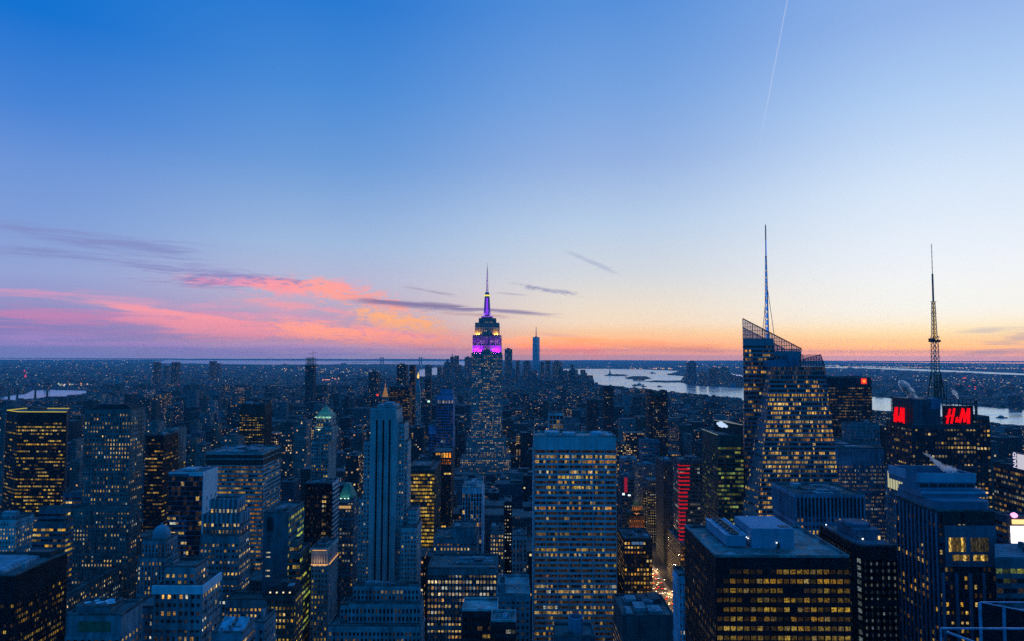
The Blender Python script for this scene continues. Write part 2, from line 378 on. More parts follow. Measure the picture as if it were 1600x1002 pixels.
# ------------------------------------------------------------------ facades
PAL = {'amber': [(1, .52, .06), (1, .58, .10), (1, .40, .04), (1, .66, .20)],
       'yellow': [(1, .60, .05), (1, .66, .10), (.95, .50, .04), (1, .70, .22)],
       'warm': [(1, .60, .15), (1, .68, .26), (1, .48, .09), (1, .62, .13), (1, .64, .18), (1, .72, .34), (.9, .88, .7)],
       'white': [(1, .82, .55), (.95, .9, .7), (1, .7, .4), (.9, .95, .85)],
       'green': [(.72, .85, .12), (.6, .8, .2), (.85, .85, .1), (.9, .75, .12)],
       'cool': [(.55, .72, .75), (.5, .68, .7), (.7, .85, .85), (.8, .8, .6)],
       'orange': [(1, .35, .03), (1, .28, .02), (1, .45, .06)],
       'gold': [(1, .58, .18), (1, .50, .11), (1, .66, .28), (1, .44, .09)],
       'red': [(1, .015, .03)]}
def lit_grid(n, m, p, pal, corr, gain, rnd):
    """which of n x m windows are lit, floor by floor in runs; 0 = dark"""
    out = []
    for j in range(m):
        rf = rnd.choice((0.05, 0.3, 0.6, 1.0, 1.3, 2.1)) if p < .6 else rnd.choice((.5, .8, 1.0, 1.15, 1.3))
        pr = min(0.96, 1.2 * p * (1 - corr + corr * rf)); row = []; on = rnd.random() < pr; base = rnd.choice(PAL[pal]); fl = 0.35 + 0.65 * rnd.random()
        for i in range(n):
            if rnd.random() < 0.5: on = rnd.random() < pr
            if on:
                c = base if rnd.random() < 0.6 else rnd.choice(PAL[pal])
                g = 1.3 * gain * fl * (0.06 + 1.0 * rnd.random() ** 1.7) * (1.5 if rnd.random() < .05 else 1.0)
                row.append((c[0] * g, c[1] * g, c[2] * g, 1))
            else:
                g = 0.035 * rnd.random() ** 2 if rnd.random() < 0.4 else 0.0
                row.append((g, g * .6, g * .25, 1))
        out.append(row)
    return out
class Bld:
    """one building: an empty root, parts gathered in mesh buffers"""
    def __init__(s, name, label, X, Y, cat='building', ybot=1002, seed=None, group=None):
        s.root = empty(name, (X, Y, 0), label, cat, group); s.w = MB(); s.wins = []; s.ybot = ybot
        s.rnd = random.Random(seed if seed is not None else label); s.k = 0
    def facade(s, bl, br, tl, tr, st, top=0.0, bot=0.0):
        bl, br, tl, tr = map(Vector, (bl, br, tl, tr))
        if top or bot:
            h = (tl - bl).length; a, b = bot / h, 1 - top / h
            bl, tl = bl.lerp(tl, a), bl.lerp(tl, b); br, tr = br.lerp(tr, a), br.lerp(tr, b)
        Wd = ((br - bl).length + (tr - tl).length) / 2; Hh = ((tl - bl).length + (tr - br).length) / 2
        if Wd < 1 or Hh < 2: return
        n = max(1, round(Wd / st['bay'])); m = max(1, round(Hh / st['fh']))
        nn = (br - bl + tr - tl).cross(tl - bl + tr - br).normalized()
        ww, wh, pd, sd = st['ww'], st['wh'], st['pd'], st['sd']
        def q(a, b, d=0.0): return bl.lerp(br, a).lerp(tl.lerp(tr, a), b) + nn * d
        def strip(a0, a1, b0, b1, d):
            r = [q(a0, b0, d), q(a1, b0, d), q(a1, b1, d), q(a0, b1, d)]; t = [q(a0, b0), q(a1, b0), q(a1, b1), q(a0, b1)]
            s.w.poly(r)
            for i in range(4):
                j = (i + 1) % 4; s.w.poly([t[i], t[j], r[j], r[i]])
        e = 0.02 / Wd; hw = (1 - ww) / 2 / n; hh = (1 - wh) / 2 / m
        if pd > 0 and ww < 1:
            grp = st.get('grp', 1)
            for i in range(n + 1):
                wide = hw if i % grp == 0 else hw * 0.45
                strip(max(e, i / n - wide), min(1 - e, i / n + wide), 0.0, 1.0, pd if i % grp == 0 else pd * 0.6)
        if sd > 0 and wh < 1:
            for j in range(m + 1):
                belt = 1.0 if ww > .7 or j % 9 != 4 else 1.5        # stone fronts get a projecting belt course now and then
                strip(0.0, 1.0, max(0.0, j / m - hh * belt), min(1.0, j / m + hh * belt), sd if belt == 1 else max(sd, pd) + .3)
        lg = lit_grid(n, m, st['p'], st['pal'], st['corr'], st['gain'], s.rnd)
        for j in range(m):
            for i in range(n):
                a0, a1, b0, b1 = i / n + hw, (i + 1) / n - hw, j / m + hh, (j + 1) / m - hh
                pts = [q(a0, b0, .04), q(a1, b0, .04), q(a1, b1, .04), q(a0, b1, .04)]
                s.k += 1; u0, v0 = (s.k * 7.31) % 97, (s.k * 3.17) % 89
                asp = max(0.4, min(3.0, (a1 - a0) * Wd / ((b1 - b0) * Hh)))
                s.wins.append((pts, lg[j][i], [(u0, v0), (u0 + asp, v0), (u0 + asp, v0 + 1), (u0, v0 + 1)]))
    def block(s, X0, X1, Y0, Y1, z0, z1, st, top=2.5, bot=0.0, roofing=True, faces='FRL'):
        s.w.box(X0, X1, Y0, Y1, z0, z1, top=False)
        if 'F' in faces: s.facade((X0, Y0, z0), (X1, Y0, z0), (X0, Y0, z1), (X1, Y0, z1), st, top, bot)
        sd_ = st.get('side') or {**st, 'pd': st['pd'] * .4}
        if 'R' in faces and X1 < 30: s.facade((X1, Y0, z0), (X1, Y1, z0), (X1, Y0, z1), (X1, Y1, z1), sd_, top, bot)
        if 'L' in faces and X0 > -30: s.facade((X0, Y1, z0), (X0, Y0, z0), (X0, Y1, z1), (X0, Y0, z1), sd_, top, bot)
        if roofing: s.roof(X0, X1, Y0, Y1, z1)
    def roof(s, X0, X1, Y0, Y1, z, par=1.1, mat=None):
        r = MB(); t = 0.5
        r.poly([(X0 + t, Y0 + t, z - .3), (X1 - t, Y0 + t, z - .3), (X1 - t, Y1 - t, z - .3), (X0 + t, Y1 - t, z - .3)])
        r.box(X0, X1, Y0, Y0 + t, z, z + par); r.box(X0, X1, Y1 - t, Y1, z, z + par)
        r.box(X0, X0 + t, Y0 + t, Y1 - t, z, z + par); r.box(X1 - t, X1, Y0 + t, Y1 - t, z, z + par)
        r.box(X0, X0 + t, Y0, Y1, z - .3, z, top=False); r.box(X1 - t, X1, Y0, Y1, z - .3, z, top=False)
        s.top_roof = r.build('roof', mat or ROOF(), s.root); return s.top_roof
    def clutter(s, X0, X1, Y0, Y1, z, n=4, hmax=4.0, mat=None, name='rooftop_unit'):
        for _ in range(n):
            w = s.rnd.uniform(.10, .28) * (X1 - X0); d = s.rnd.uniform(.12, .35) * (Y1 - Y0)
            x = s.rnd.uniform(X0 + 1, X1 - w - 1); y = s.rnd.uniform(Y0 + 1, Y1 - d - 1); h = s.rnd.uniform(1.2, hmax)
            b = MB(); b.box(x, x + w, y, y + d, z - .25, z + h)
            if s.rnd.random() < .5:
                b.box(x + w * .2, x + w * .6, y + d * .2, y + d * .7, z + h, z + h + .5)
            b.build(name, mat or wall(s.rnd.choice([(.2, .21, .23), (.32, .33, .35), (.08, .085, .09)]), .7), getattr(s, 'top_roof', s.root))
        if X1 - X0 > 12 and Y1 - Y0 > 9:
            for _ in range(2):      # duct runs with a bend, on little feet
                x, y = s.rnd.uniform(X0 + 2, X0 + .5 * (X1 - X0)), s.rnd.uniform(Y0 + 2, Y0 + .6 * (Y1 - Y0)); L1, L2 = s.rnd.uniform(.2, .42) * (X1 - X0), s.rnd.uniform(.15, .35) * (Y1 - Y0)
                b = MB(); b.box(x, x + L1, y, y + .8, z + .3, z + 1.1, bottom=True); b.box(x + L1, x + L1 + .8, y, min(y + L2, Y1 - 1), z + .35, z + 1.15, bottom=True); b.box(x + .2, x + .9, y + .1, y + .7, z - .3, z + .3); b.box(x + L1 + .1, x + L1 + .7, y + .1, y + .7, z - .3, z + .35)
                b.build('duct', wall(s.rnd.choice([(.3, .32, .34), (.16, .17, .19)]), .6), getattr(s, 'top_roof', s.root))
            for _ in range(3):
                x, y = s.rnd.uniform(X0 + 1.5, X1 - 1.5), s.rnd.uniform(Y0 + 1.5, Y1 - 1.5); r = s.rnd.uniform(.2, .5); hh = s.rnd.uniform(.8, 2.4)
                b = MB(); b.tube(x, y, [(r, z - .3), (r, z + hh), (r * 1.5, z + hh + .1), (r * .8, z + hh + .5)], 8); b.build('vent_pipe', wall((.24, .25, .27), .5), getattr(s, 'top_roof', s.root))
    def part(s, name, mat, fn, attr=None, smooth=False):
        b = MB(); fn(b); return b.build(name, mat, s.root, attr=attr, smooth=smooth)
    def lamps(s, name, mat, boxes):
        for q in boxes:
            b = MB(); b.box(*q, bottom=True); b.build(name, mat, s.root)
    def done(s, wmat, ind=0):
        if s.w.f: s.w.build('wall', wmat, s.root)
        wm = window_mat(); cand = []
        if ind:
            for k, (pts, c, uv) in enumerate(s.wins):
                m = (Vector(pts[0]) + Vector(pts[2])) / 2; px, py = proj(*m)
                if -5 < px < 1605 and py < min(s.ybot, 1004) and sum(c[:3]) > 0.12:
                    a, b2 = proj(*pts[0]), proj(*pts[2]); cand.append((-abs((a[0] - b2[0]) * (a[1] - b2[1])), k))
            cand.sort(); cand = cand[:ind]
        sel = {k for _, k in cand}
        for k in sorted(sel):
            pts, c, uv = s.wins[k]; b = MB(); b.poly(pts, c, uv); b.build('window', wm, s.root, attr='lit')
        rest = MB()
        for k, (pts, c, uv) in enumerate(s.wins):
            if k not in sel: rest.poly(pts, c, uv)
        if rest.f: rest.build('window', wm, s.root, attr='lit', kind='stuff')
        return s.root
def ST(bay=3.2, fh=3.8, ww=.5, wh=.5, pd=.5, sd=.25, p=.25, pal='warm', corr=.5, gain=1.0, **k):
    d = dict(bay=bay, fh=fh, ww=ww, wh=wh, pd=pd, sd=sd, p=p, pal=pal, corr=corr, gain=gain); d.update(k); return d
STONE = (.17, .165, .155); PALE = (.48, .48, .47); DKG = (.02, .022, .026); BROWN = (.13, .085, .06); GREY = (.2, .205, .215); TEAL = (.07, .14, .15); WHITE = (.7, .7, .69)
punched = lambda **k: ST(**{**dict(bay=3.0, fh=3.7, ww=.45, wh=.52, pd=.35, sd=.3, p=.22, pal='warm'), **k})
ribbon = lambda **k: ST(**{**dict(bay=3.0, fh=3.9, ww=.9, wh=.5, pd=.15, sd=.45, p=.4, pal='amber', corr=.8), **k})
piers = lambda **k: ST(**{**dict(bay=3.0, fh=3.8, ww=.5, wh=.6, pd=.9, sd=.25, p=.2, pal='warm'), **k})
FOOT = []   # (X0, X1, Y0, Y1, px0, px1, ybot) of the buildings placed one by one, for filling the gaps between them
ANCH = []   # (px, py, short description) for describing the neighbours
def foot(X0, X1, Y0, Y1, ybot, ztop=None, short=None):
    FOOT.append((X0, X1, Y0, Y1, proj(X0, Y0, 100)[0], proj(X1, Y0, 100)[0], ybot))
    if short: ANCH.append((proj((X0 + X1) / 2, Y0, ztop)[0], proj((X0 + X1) / 2, Y0, ztop)[1], Y0, short))
def tower(name, label, short, tiers, st, col, ybot=1002, ind=0, clutter=3, top=2.5, rough=.8, cat='building', hmax=4, fin=True, roofmat=None):
    """tiers: (px left, px right, py top, distance, depth[, index of the tier it stands on]) lowest first"""
    zs = []; ref = tiers[0]
    Xa, _ = xz(ref[0], ref[2], ref[3]); Xb, _ = xz(ref[1], ref[2], ref[3])
    B = Bld(name, label, (Xa + Xb) / 2, ref[3] + ref[4] / 2, cat, ybot); B.t = []
    for t in tiers:
        X0, z = xz(t[0], t[2], t[3]); X1, _ = xz(t[1], t[2], t[3]); z0 = zs[t[5]] if len(t) > 5 and t[5] is not None else 0.0
        s = t[6] if len(t) > 6 else st
        B.block(X0, X1, t[3], t[3] + t[4], z0, z, s, top=top, roofing=roofmat is None)
        if roofmat is not None: B.roof(X0, X1, t[3], t[3] + t[4], z, mat=roofmat)
        zs.append(z); B.t.append((X0, X1, t[3], t[3] + t[4], z0, z))
        if z0 == 0: foot(X0, X1, t[3], t[3] + t[4], ybot)
    X0, X1, Y0, Y1, _, z = B.t[-1]
    ANCH.append((*proj((X0 + X1) / 2, Y0, z), Y0, short))
    if clutter: B.clutter(X0, X1, Y0, Y1, z, clutter, hmax)
    B.col = col; B.rough = rough; B.ind = ind
    if fin: B.done(wall(col, rough), ind)
    return B
# ------------------------------------------------------------------ setting: ground, water, hills
def flat(name, pts, z, mat, kind='structure'):
    b = MB(); b.poly([(p[0], p[1], z) for p in pts]); return tag(b.build(name, mat), kind=kind)
def ground_mat():
    m, nt = mat_new('ground_asphalt'); b = N(nt, 'ShaderNodeBsdfPrincipled'); t = N(nt, 'ShaderNodeTexCoord')
    n1 = N(nt, 'ShaderNodeTexNoise'); nt.links.new(t.outputs['Object'], n1.inputs['Vector']); n1.inputs['Scale'].default_value = .004; n1.inputs['Detail'].default_value = 12
    n1.inputs['Roughness'].default_value = .7
    c = MIX(nt, MR(nt, n1.outputs[0], .35, .65), (.035, .038, .042, 1), (.1, .105, .1, 1))
    nt.links.new(c, b.inputs['Base Color']); b.inputs['Roughness'].default_value = .95; b.inputs['Specular IOR Level'].default_value = .05
    return finish(m, nt, b.outputs[0])
def water_mat():
    m, nt = mat_new('water_surface'); b = N(nt, 'ShaderNodeBsdfPrincipled'); t = N(nt, 'ShaderNodeTexCoord')
    mp = N(nt, 'ShaderNodeMapping'); nt.links.new(t.outputs['Object'], mp.inputs[0]); mp.inputs['Scale'].default_value = (.004, .012, 1)
    n1 = N(nt, 'ShaderNodeTexNoise'); nt.links.new(mp.outputs[0], n1.inputs['Vector']); n1.inputs['Scale'].default_value = 1; n1.inputs['Detail'].default_value = 9
    n1.inputs['Roughness'].default_value = .65
    bp = N(nt, 'ShaderNodeBump'); nt.links.new(n1.outputs[0], bp.inputs['Height']); bp.inputs['Strength'].default_value = .3; bp.inputs['Distance'].default_value = 9
    nt.links.new(bp.outputs[0], b.inputs['Normal'])
    b.inputs['Base Color'].default_value = (.03, .05, .07, 1); b.inputs['Roughness'].default_value = .2; b.inputs['IOR'].default_value = 1.33
    g = N(nt, 'ShaderNodeBsdfGlossy'); g.inputs[0].default_value = (.8, .95, 1, 1); nt.links.new(MR(nt, n1.outputs[0], .35, .65, .08, .34), g.inputs['Roughness']); nt.links.new(bp.outputs[0], g.inputs['Normal'])
    mx = N(nt, 'ShaderNodeMixShader'); mx.inputs[0].default_value = .72; nt.links.new(b.outputs[0], mx.inputs[1]); nt.links.new(g.outputs[0], mx.inputs[2])
    return finish(m, nt, mx.outputs[0])
GM, WM = ground_mat(), water_mat()
flat('ground', [(34000 * math.cos(a * math.pi / 36), 34000 * math.sin(a * math.pi / 36)) for a in range(72)], 0.0, GM)
def wpoly(name, pix, z=.5):
    return flat(name, [G(*p) for p in pix], z, WM)
# the harbour and the lower Hudson, traced along its shores
HUD = [(1700, 686), (1600, 671), (1540, 664), (1460, 656), (1380, 649), (1300, 641), (1160, 629), (1100, 622), (1060, 618), (1000, 612),
       (960, 605), (925, 599), (921, 592), (905, 585), (870, 579), (872, 576.6), (945, 576.6), (1005, 577.5), (1061, 580), (1040, 586), (1068, 588), (1062, 598), (1090, 603.5),
       (1160, 606.5), (1240, 613), (1362, 620), (1460, 630), (1600, 641), (1700, 650)]
wpoly('harbor_water', HUD)
wpoly('bay_water', [(1288, 575), (1350, 576), (1440, 580), (1520, 583), (1640, 588.5), (1640, 585.5), (1520, 580.5), (1440, 577), (1350, 574), (1288, 573.2)])
wpoly('inlet_water', [(1288, 571.8), (1420, 574.6), (1420, 573.8), (1288, 570.6)])
wpoly('lower_bay_water', [(240, 567.5), (430, 570), (600, 569), (700, 570), (735, 572), (735, 564.6), (260, 562.6)])
wpoly('channel_water', [(655, 592), (690, 584), (704, 573), (692, 573), (655, 578)])
wpoly('buttermilk_water', [(588, 597), (625, 597), (655, 592), (655, 588), (590, 591)])
wpoly('east_river_water', [(-40, 640), (20, 637), (45, 630), (100, 626), (138, 619), (135, 611), (80, 609.5), (52, 610), (40, 616), (-40, 625)])
wpoly('newtown_creek_water', [(145, 608), (208, 610), (207, 605), (170, 600.5), (145, 603)])
# far hills along the horizon
def hill_strip(name, pxa, pxb, dist, hmin, hmax, seed, depth=1800):
    rnd = random.Random(seed); b = MB(); n = 46; prof = []; h = (hmin + hmax) / 2
    for i in range(n + 1):
        h = min(hmax, max(hmin, h + rnd.uniform(-1, 1) * (hmax - hmin) * .16)); e = min(1.0, min(i, n - i) / 5.0 + .08); prof.append(h * e)
    pts = []
    for i in range(n + 1):
        x = ray(pxa + (pxb - pxa) * i / n, 560); k = dist / x.y; pts.append((x.x * k, dist))
    for i in range(n):
        (xa, ya), (xb, yb) = pts[i], pts[i + 1]
        b.poly([(xa, ya, 0), (xb, yb, 0), (xb, yb + depth * .5, prof[i + 1]), (xa, ya + depth * .5, prof[i])])
        b.poly([(xa, ya + depth * .5, prof[i]), (xb, yb + depth * .5, prof[i + 1]), (xb, yb + depth, 0), (xa, ya + depth, 0)])
    return tag(b.build(name, wall((.06, .075, .06), .95)), kind='structure')
hill_strip('hills', 240, 800, 27000, 50, 85, 3)
hill_strip('hills', 800, 1750, 30500, 30, 70, 4)
hill_strip('hills', 860, 1110, 15500, 25, 62, 5, 2500)
hill_strip('hills', -150, 300, 30500, 10, 40, 6)
# islands in the harbour
def island(label, pix, h, name='island'):
    g = [G(*p) for p in pix]; b = MB(); pts = [(p.x, p.y) for p in g][::-1]
    b.prism(pts, .4, 3.0); b.prism([(sum(p[0] for p in pts) / len(pts) + (p[0] - sum(q[0] for q in pts) / len(pts)) * .86, sum(p[1] for p in pts) / len(pts) + (p[1] - sum(q[1] for q in pts) / len(pts)) * .86) for p in pts], 3.0, h, scale=.9)
    return tag(b.build(name, wall((.05, .065, .05), .95)), kind='structure')
island('', [(943, 587.2), (965, 588), (983, 587.4), (975, 586), (950, 585.6)], 9)
island('', [(977, 592.2), (1000, 593), (1018, 592.2), (1012, 589.6), (985, 589.4)], 16)
island('', [(1007, 596.8), (1040, 598), (1075, 597.6), (1070, 595.6), (1040, 596), (1020, 595.4)], 8)

# ------------------------------------------------------------------ skyscrapers, left to right
# left side of the picture
# black glass tower with a lit yellow roof edge and a chamfered corner
X0, zt = xz(9, 642, 770); XA, _ = xz(29, 645, 752); X1, _ = xz(104, 645, 752)
B = Bld('office_tower', 'black glass office tower with a glowing yellow line along its roof edge', (X0 + X1) / 2, 775, ybot=808)
st = ribbon(bay=2.6, fh=4.0, ww=.86, wh=.42, p=.42, pal='yellow', corr=.75, gain=.62)
X1b = X1 * 800 / 752 * .995
B.w.prism([(XA, 752), (X1, 752), (X1b, 800), (X0, 800), (X0, 772)], 0, zt, top=False)
B.facade((XA, 752, 0), (X1, 752, 0), (XA, 752, zt), (X1, 752, zt), st, 11); B.facade((X0, 772, 0), (XA, 752, 0), (X0, 772, zt), (XA, 752, zt), st, 11)
B.facade((X1, 752, 0), (X1b, 800, 0), (X1, 752, zt), (X1b, 800, zt), {**st, 'p': .25}, 11)
B.part('roof', ROOF(), lambda b: b.poly([(XA, 752, zt - .2), (X1, 752, zt - .2), (X1b, 800, zt - .2), (X0, 800, zt - .2), (X0, 772, zt - .2)]))
def fn(b):
    for p, q in (((XA, 752), (X1, 752)), ((X0, 772), (XA, 752)), ((X0, 772), (X0, 800)), ((X0, 800), (X1b, 800))):
        b.bar((*p, zt + .5), (*q, zt + .5), .7, .8)
B.part('roof_edge_light', glow((1, .82, .12), .55), fn)
B.clutter(X0 + 12, X1 - 38, 765, 795, zt, 3, 3.5, DARK())
foot(X0, X1, 752, 800, 808, zt, 'black yellow-rimmed tower'); B.done(wall(DKG, .35), 100)
# the tall stone tower with the hipped dark roof
stl = punched(bay=2.75, fh=3.85, ww=.42, wh=.5, p=.3, corr=.7, pal='warm', gain=.8)
B = tower('stone_tower', 'broad tall stone tower with a dark hipped roof and rows of small lit windows', 'hipped-roof stone tower',
          [(133, 205, 641, 600, 22), (111, 203, 795, 588, 11.9)], stl, STONE, ybot=935, fin=False, clutter=0)
X0, X1, Y0, Y1, _, z = B.t[0]
def fn(b):
    cx, yy = (X0 + X1) / 2 + 1, (Y0 + Y1) / 2
    b.prism([(X0 + 6, Y0 + 3), (X1 - 3, Y0 + 3), (X1 - 3, Y1 - 2), (X0 + 6, Y1 - 2)], z - .3, z + 1.5, top=False); b.prism([(X0 + 6, Y0 + 3), (X1 - 3, Y0 + 3), (X1 - 3, Y1 - 2), (X0 + 6, Y1 - 2)], z + 1.5, z + 5.0, scale=.72)
B.part('hipped_roof', wall((.03, .035, .04), .7), fn)
# long low wing running towards the viewer
Xr = -351.5; zw = 73
B.block(Xr - 7, Xr, 512, 587.9, 0, zw, {**stl, 'p': .5, 'corr': .3}); foot(-440, Xr, 512, 588, 940)
B.done(wall(STONE, .85), 100)
# gothic finned brown tower and the black block in front of it
B = tower('finned_tower', 'brown brick tower crowned with tall pale buttress fins', 'fin-crowned brown tower', [(254, 272, 683, 722, 26)],
          ribbon(bay=3, fh=3.9, wh=.45, p=.38, pal='yellow', corr=.7, gain=.55), BROWN, ybot=830, fin=False, clutter=0)
X0, X1, Y0, Y1, _, z = B.t[0]
def fn(b):
    for i in range(9):
        x = X0 + (X1 - X0) * (i + .5) / 9; hh = 11 if i % 2 == 0 else 8
        b.box(x - .7, x + .7, Y0 - .9, Y0 - .2, z - 22, z + hh)
    for i in range(8):
        y = Y0 + (Y1 - Y0) * (i + .5) / 8; b.box(X1 + .2, X1 + .9, y - .7, y + .7, z - 30, z + (11 if i % 2 == 0 else 8))
    b.box(X0 + 3, X1 - 2, Y0 + 4, Y1 - 4, z - .2, z + 8)
B.part('crown_fin', wall((.34, .27, .25), .85), fn); B.done(wall(BROWN, .85), 0)
tower('office_tower', 'black slab with amber floors squeezed between the stone tower and the fin-crowned tower', 'black amber-floored slab',
      [(228, 256, 681, 690, 30)], ribbon(fh=4, wh=.4, p=.34, pal='amber', corr=.75, gain=.6), DKG, ybot=830, rough=.4)
# white sided block with blue glass fronts
B = tower('glass_block', 'blue glass block with one blank white side wall dotted with small windows', 'white-sided glass block', [(264, 317, 740, 560, 27)],
          ribbon(bay=2.6, fh=4.2, ww=.97, wh=.86, pd=.05, sd=.1, p=.03, pal='warm', side=ST(bay=6, fh=9, ww=.16, wh=.3, pd=0, sd=0, p=.0)), (.10, .14, .19), ybot=890, rough=.35, fin=False, clutter=0, roofmat=roofing((.2, .22, .25)))
X0, X1, Y0, Y1, _, z = B.t[0]; xs = X0 + (X1 - X0) * .6
def fn(b):
    b.box(X1 + .05, X1 + .7, Y0, Y1, 40, z + 1.2)
    b.box(xs, X1 + .7, Y0 - .7, Y0 - .05, z - 2, z + 1.2); b.box(X0, xs, Y0 - .7, Y0 - .05, z - .4, z + 1.2)
B.part('white_side_wall', wall((.66, .66, .68), .7, .12), fn)
def fn(b):
    for j in range(4):
        for i in range(3):
            y = Y0 + 7 + i * 7.5; zz = z - 24 - j * 9
            b.poly([(X1 + .74, y, zz), (X1 + .74, y + 1.3, zz), (X1 + .74, y + 1.3, zz + 3), (X1 + .74, y, zz + 3)], (0, 0, 0, 1), [(0, 0), (1, 0), (1, 1), (0, 1)])
B.part('window', window_mat(), fn, attr='lit')
def fn(b):
    b.bar((X0 + 1, Y0 + 3, z + 1.5), (X1 - 1, Y1 - 3, z + 1.5), .6); b.bar((X0 + 8, Y0 + 2, z + 1.2), (X1 - 6, Y1 - 2, z + 1.2), .5)
    b.box(X0 + 6, X0 + 18, Y0 + 10, Y0 + 22, z - .2, z + 2.2)
B.part('roof_frame', wall((.4, .42, .45), .6), fn)
# lit office floors low on the left front of the same block
stx = ribbon(bay=2.6, fh=4.2, ww=.92, wh=.5, pd=.1, sd=.25, p=.45, pal='warm', corr=.7, gain=.8)
B.facade((X0, Y0 - .8, 30), (xs, Y0 - .8, 30), (X0, Y0 - .8, z - 36), (xs, Y0 - .8, z - 36), stx); B.w.box(X0, xs, Y0 - .8, Y0 - .72, 30, z - 36, top=True)
B.done(wall((.10, .14, .19), .35), 0)
# wide banded office block
B = tower('banded_block', 'wide low office block with a dark banded attic and lit horizontal floors', 'wide banded block', [(322, 411, 708, 640, 48)],
      ribbon(bay=2.4, fh=4.05, ww=.94, wh=.48, pd=.1, sd=.5, p=.62, pal='amber', corr=.55, gain=.36, side=ribbon(bay=4, fh=4.05, ww=.96, wh=.42, pd=0, sd=.9, p=.25, gain=.3)), (.30, .36, .36), ybot=890, top=12, clutter=6, hmax=3, ind=100,
      roofmat=roofing((.14, .22, .25)), fin=False)
X0, X1, Y0, Y1, _, z = B.t[0]
B.part('attic_band', plain('dark_band', (.012, .02, .024), .4), lambda b: [(b.box(X0, X1, Y0 - .35, Y0 - .03, z - a, z - c, bottom=True), b.box(X1 + .03, X1 + .35, Y0, Y1, z - a, z - c, bottom=True)) for a, c in ((5.2, 1.6), (11.6, 6.4))])
B.done(wall((.30, .36, .36), .8), 100)
tower('office_tower', 'dark brown tower with a warmly lit crown behind the wide banded block', 'warm-crowned brown tower', [(375, 414, 632, 1050, 30)],
      ST(bay=3.2, fh=3.9, ww=.7, wh=.45, pd=.4, sd=.3, p=.42, pal='yellow', corr=.6, gain=.45, side=piers(bay=4, p=.1)), (.075, .05, .042), ybot=700, fin=True, top=16)
X0, z = xz(375.6, 634.5, 1049.3); X1, _ = xz(413.4, 634.5, 1049.3)
# art deco tower with the crenellated crown
B = tower('art_deco_tower', 'grey stone art deco tower with a crenellated crown and twin lit windows', 'crenellated art deco tower',
          [(313, 374, 838, 430, 18), (318, 376, 806, 433, 15, 0), (329, 372, 783, 436, 11, 1), (352, 416, 938, 418, 11.8)],
          ST(bay=2.5, fh=3.7, ww=.52, wh=.46, pd=.7, sd=.3, p=.42, pal='warm', corr=.5, gain=.9, grp=2), (.22, .21, .215), ybot=1000, fin=False, clutter=0, top=4)
for k, ti in enumerate((1, 2)):
    X0, X1, Y0, Y1, _, z = B.t[ti]
    def fn(b):
        n = 7 if ti == 2 else 9
        for i in range(n):
            x = X0 + (X1 - X0) * i / (n - 1); b.box(x - .55, x + .55, Y0 - .8, Y0 + .6, z - 5, z + (1.9 if i % 2 else 1.2))
        for i in range(4):
            y = Y0 + (Y1 - Y0) * (i + .5) / 4; b.box(X1 - .6, X1 + .8, y - .55, y + .55, z - 5, z + 1.6)
    B.part('crenellation', wall((.36, .35, .37), .8), fn)
B.done(wall((.22, .21, .215), .85), 100)
# domed tower
B = tower('domed_tower', 'slim stone tower topped by a ribbed blue-grey dome', 'domed stone tower', [(216, 259, 872, 500, 20), (222, 259, 845, 501, 18, 0)],
          ST(bay=2.6, fh=3.7, ww=.5, wh=.6, pd=.8, sd=.2, p=.28, pal='warm', gain=.7), (.26, .27, .28), ybot=920, fin=False, clutter=0)
X0, X1, Y0, Y1, _, z = B.t[1]; cx, cyy = (X0 + X1) / 2 + 1, (Y0 + Y1) / 2; rr = (min(X1 - X0, Y1 - Y0) / 2 - .6) * .76
B.part('dome', wall((.25, .33, .38), .55, .2), lambda b: b.tube(cx, cyy, [(rr, z - .2), (rr, z + 2.4), (rr * .97, z + 4.4), (rr * .85, z + 6.6), (rr * .62, z + 8.4), (rr * .3, z + 9.5), (.8, z + 9.8), (.6, z + 11.4)], 14))
B.done(wall((.26, .27, .28), .85), 30)
# stone block with a bright cornice
B = tower('corniced_block', 'stone block with a bright blue-white cornice and an arcaded top storey', 'bright-corniced stone block', [(242, 316, 918, 330, 20), (258, 305, 887, 333, 14, 0), (262, 271, 876, 338, 6, 1)],
          ST(bay=2.9, fh=4.1, ww=.5, wh=.5, pd=.8, sd=.3, p=.38, pal='warm', gain=1.0, grp=2), (.24, .25, .26), ybot=1002, fin=False, clutter=1)
X0, X1, Y0, Y1, _, z = B.t[0]
def fn(b):
    b.box(X0 - 1.0, X1 + 1.0, Y0 - 1.1, Y0 - .05, z - 3.0, z + 1.0, bottom=True); b.box(X1 + .05, X1 + 1.0, Y0, Y1, z - 3.0, z + 1.0, bottom=True)
B.part('cornice', wall((.62, .64, .68), .7, .15), fn); B.done(wall((.24, .25, .26), .85), 80)
# black glass slab at the left edge, with louvered roof
B = tower('black_slab', 'huge black glass slab with a louvered blue roof at the bottom corner', 'black louver-roofed slab', [(-150, 24, 900, 400, 46)],
          ST(bay=2.0, fh=3.9, ww=.8, wh=.5, pd=.5, sd=.3, p=.14, pal='yellow', corr=.3, gain=.5, grp=3, side=ST(bay=1.9, fh=3.9, ww=.75, wh=.5, pd=.5, sd=.3, p=.34, pal='yellow', corr=.4, gain=.5, grp=3)), (.016, .017, .02), ybot=1002, rough=.35, fin=False, clutter=0, top=16)
X0, X1, Y0, Y1, _, z = B.t[0]
def fn(b):
    for i in range(11):
        y = Y0 + 5 + i * 2.6; b.box(X1 - 66, X1 - 12, y, y + 1.5, z + 1.6, z + 2.5)
    b.box(X1 - 67, X1 - 11, Y0 + 4, Y0 + 35, z - .2, z + 1.6)
B.part('roof_louver', wall((.34, .38, .42), .6), fn)
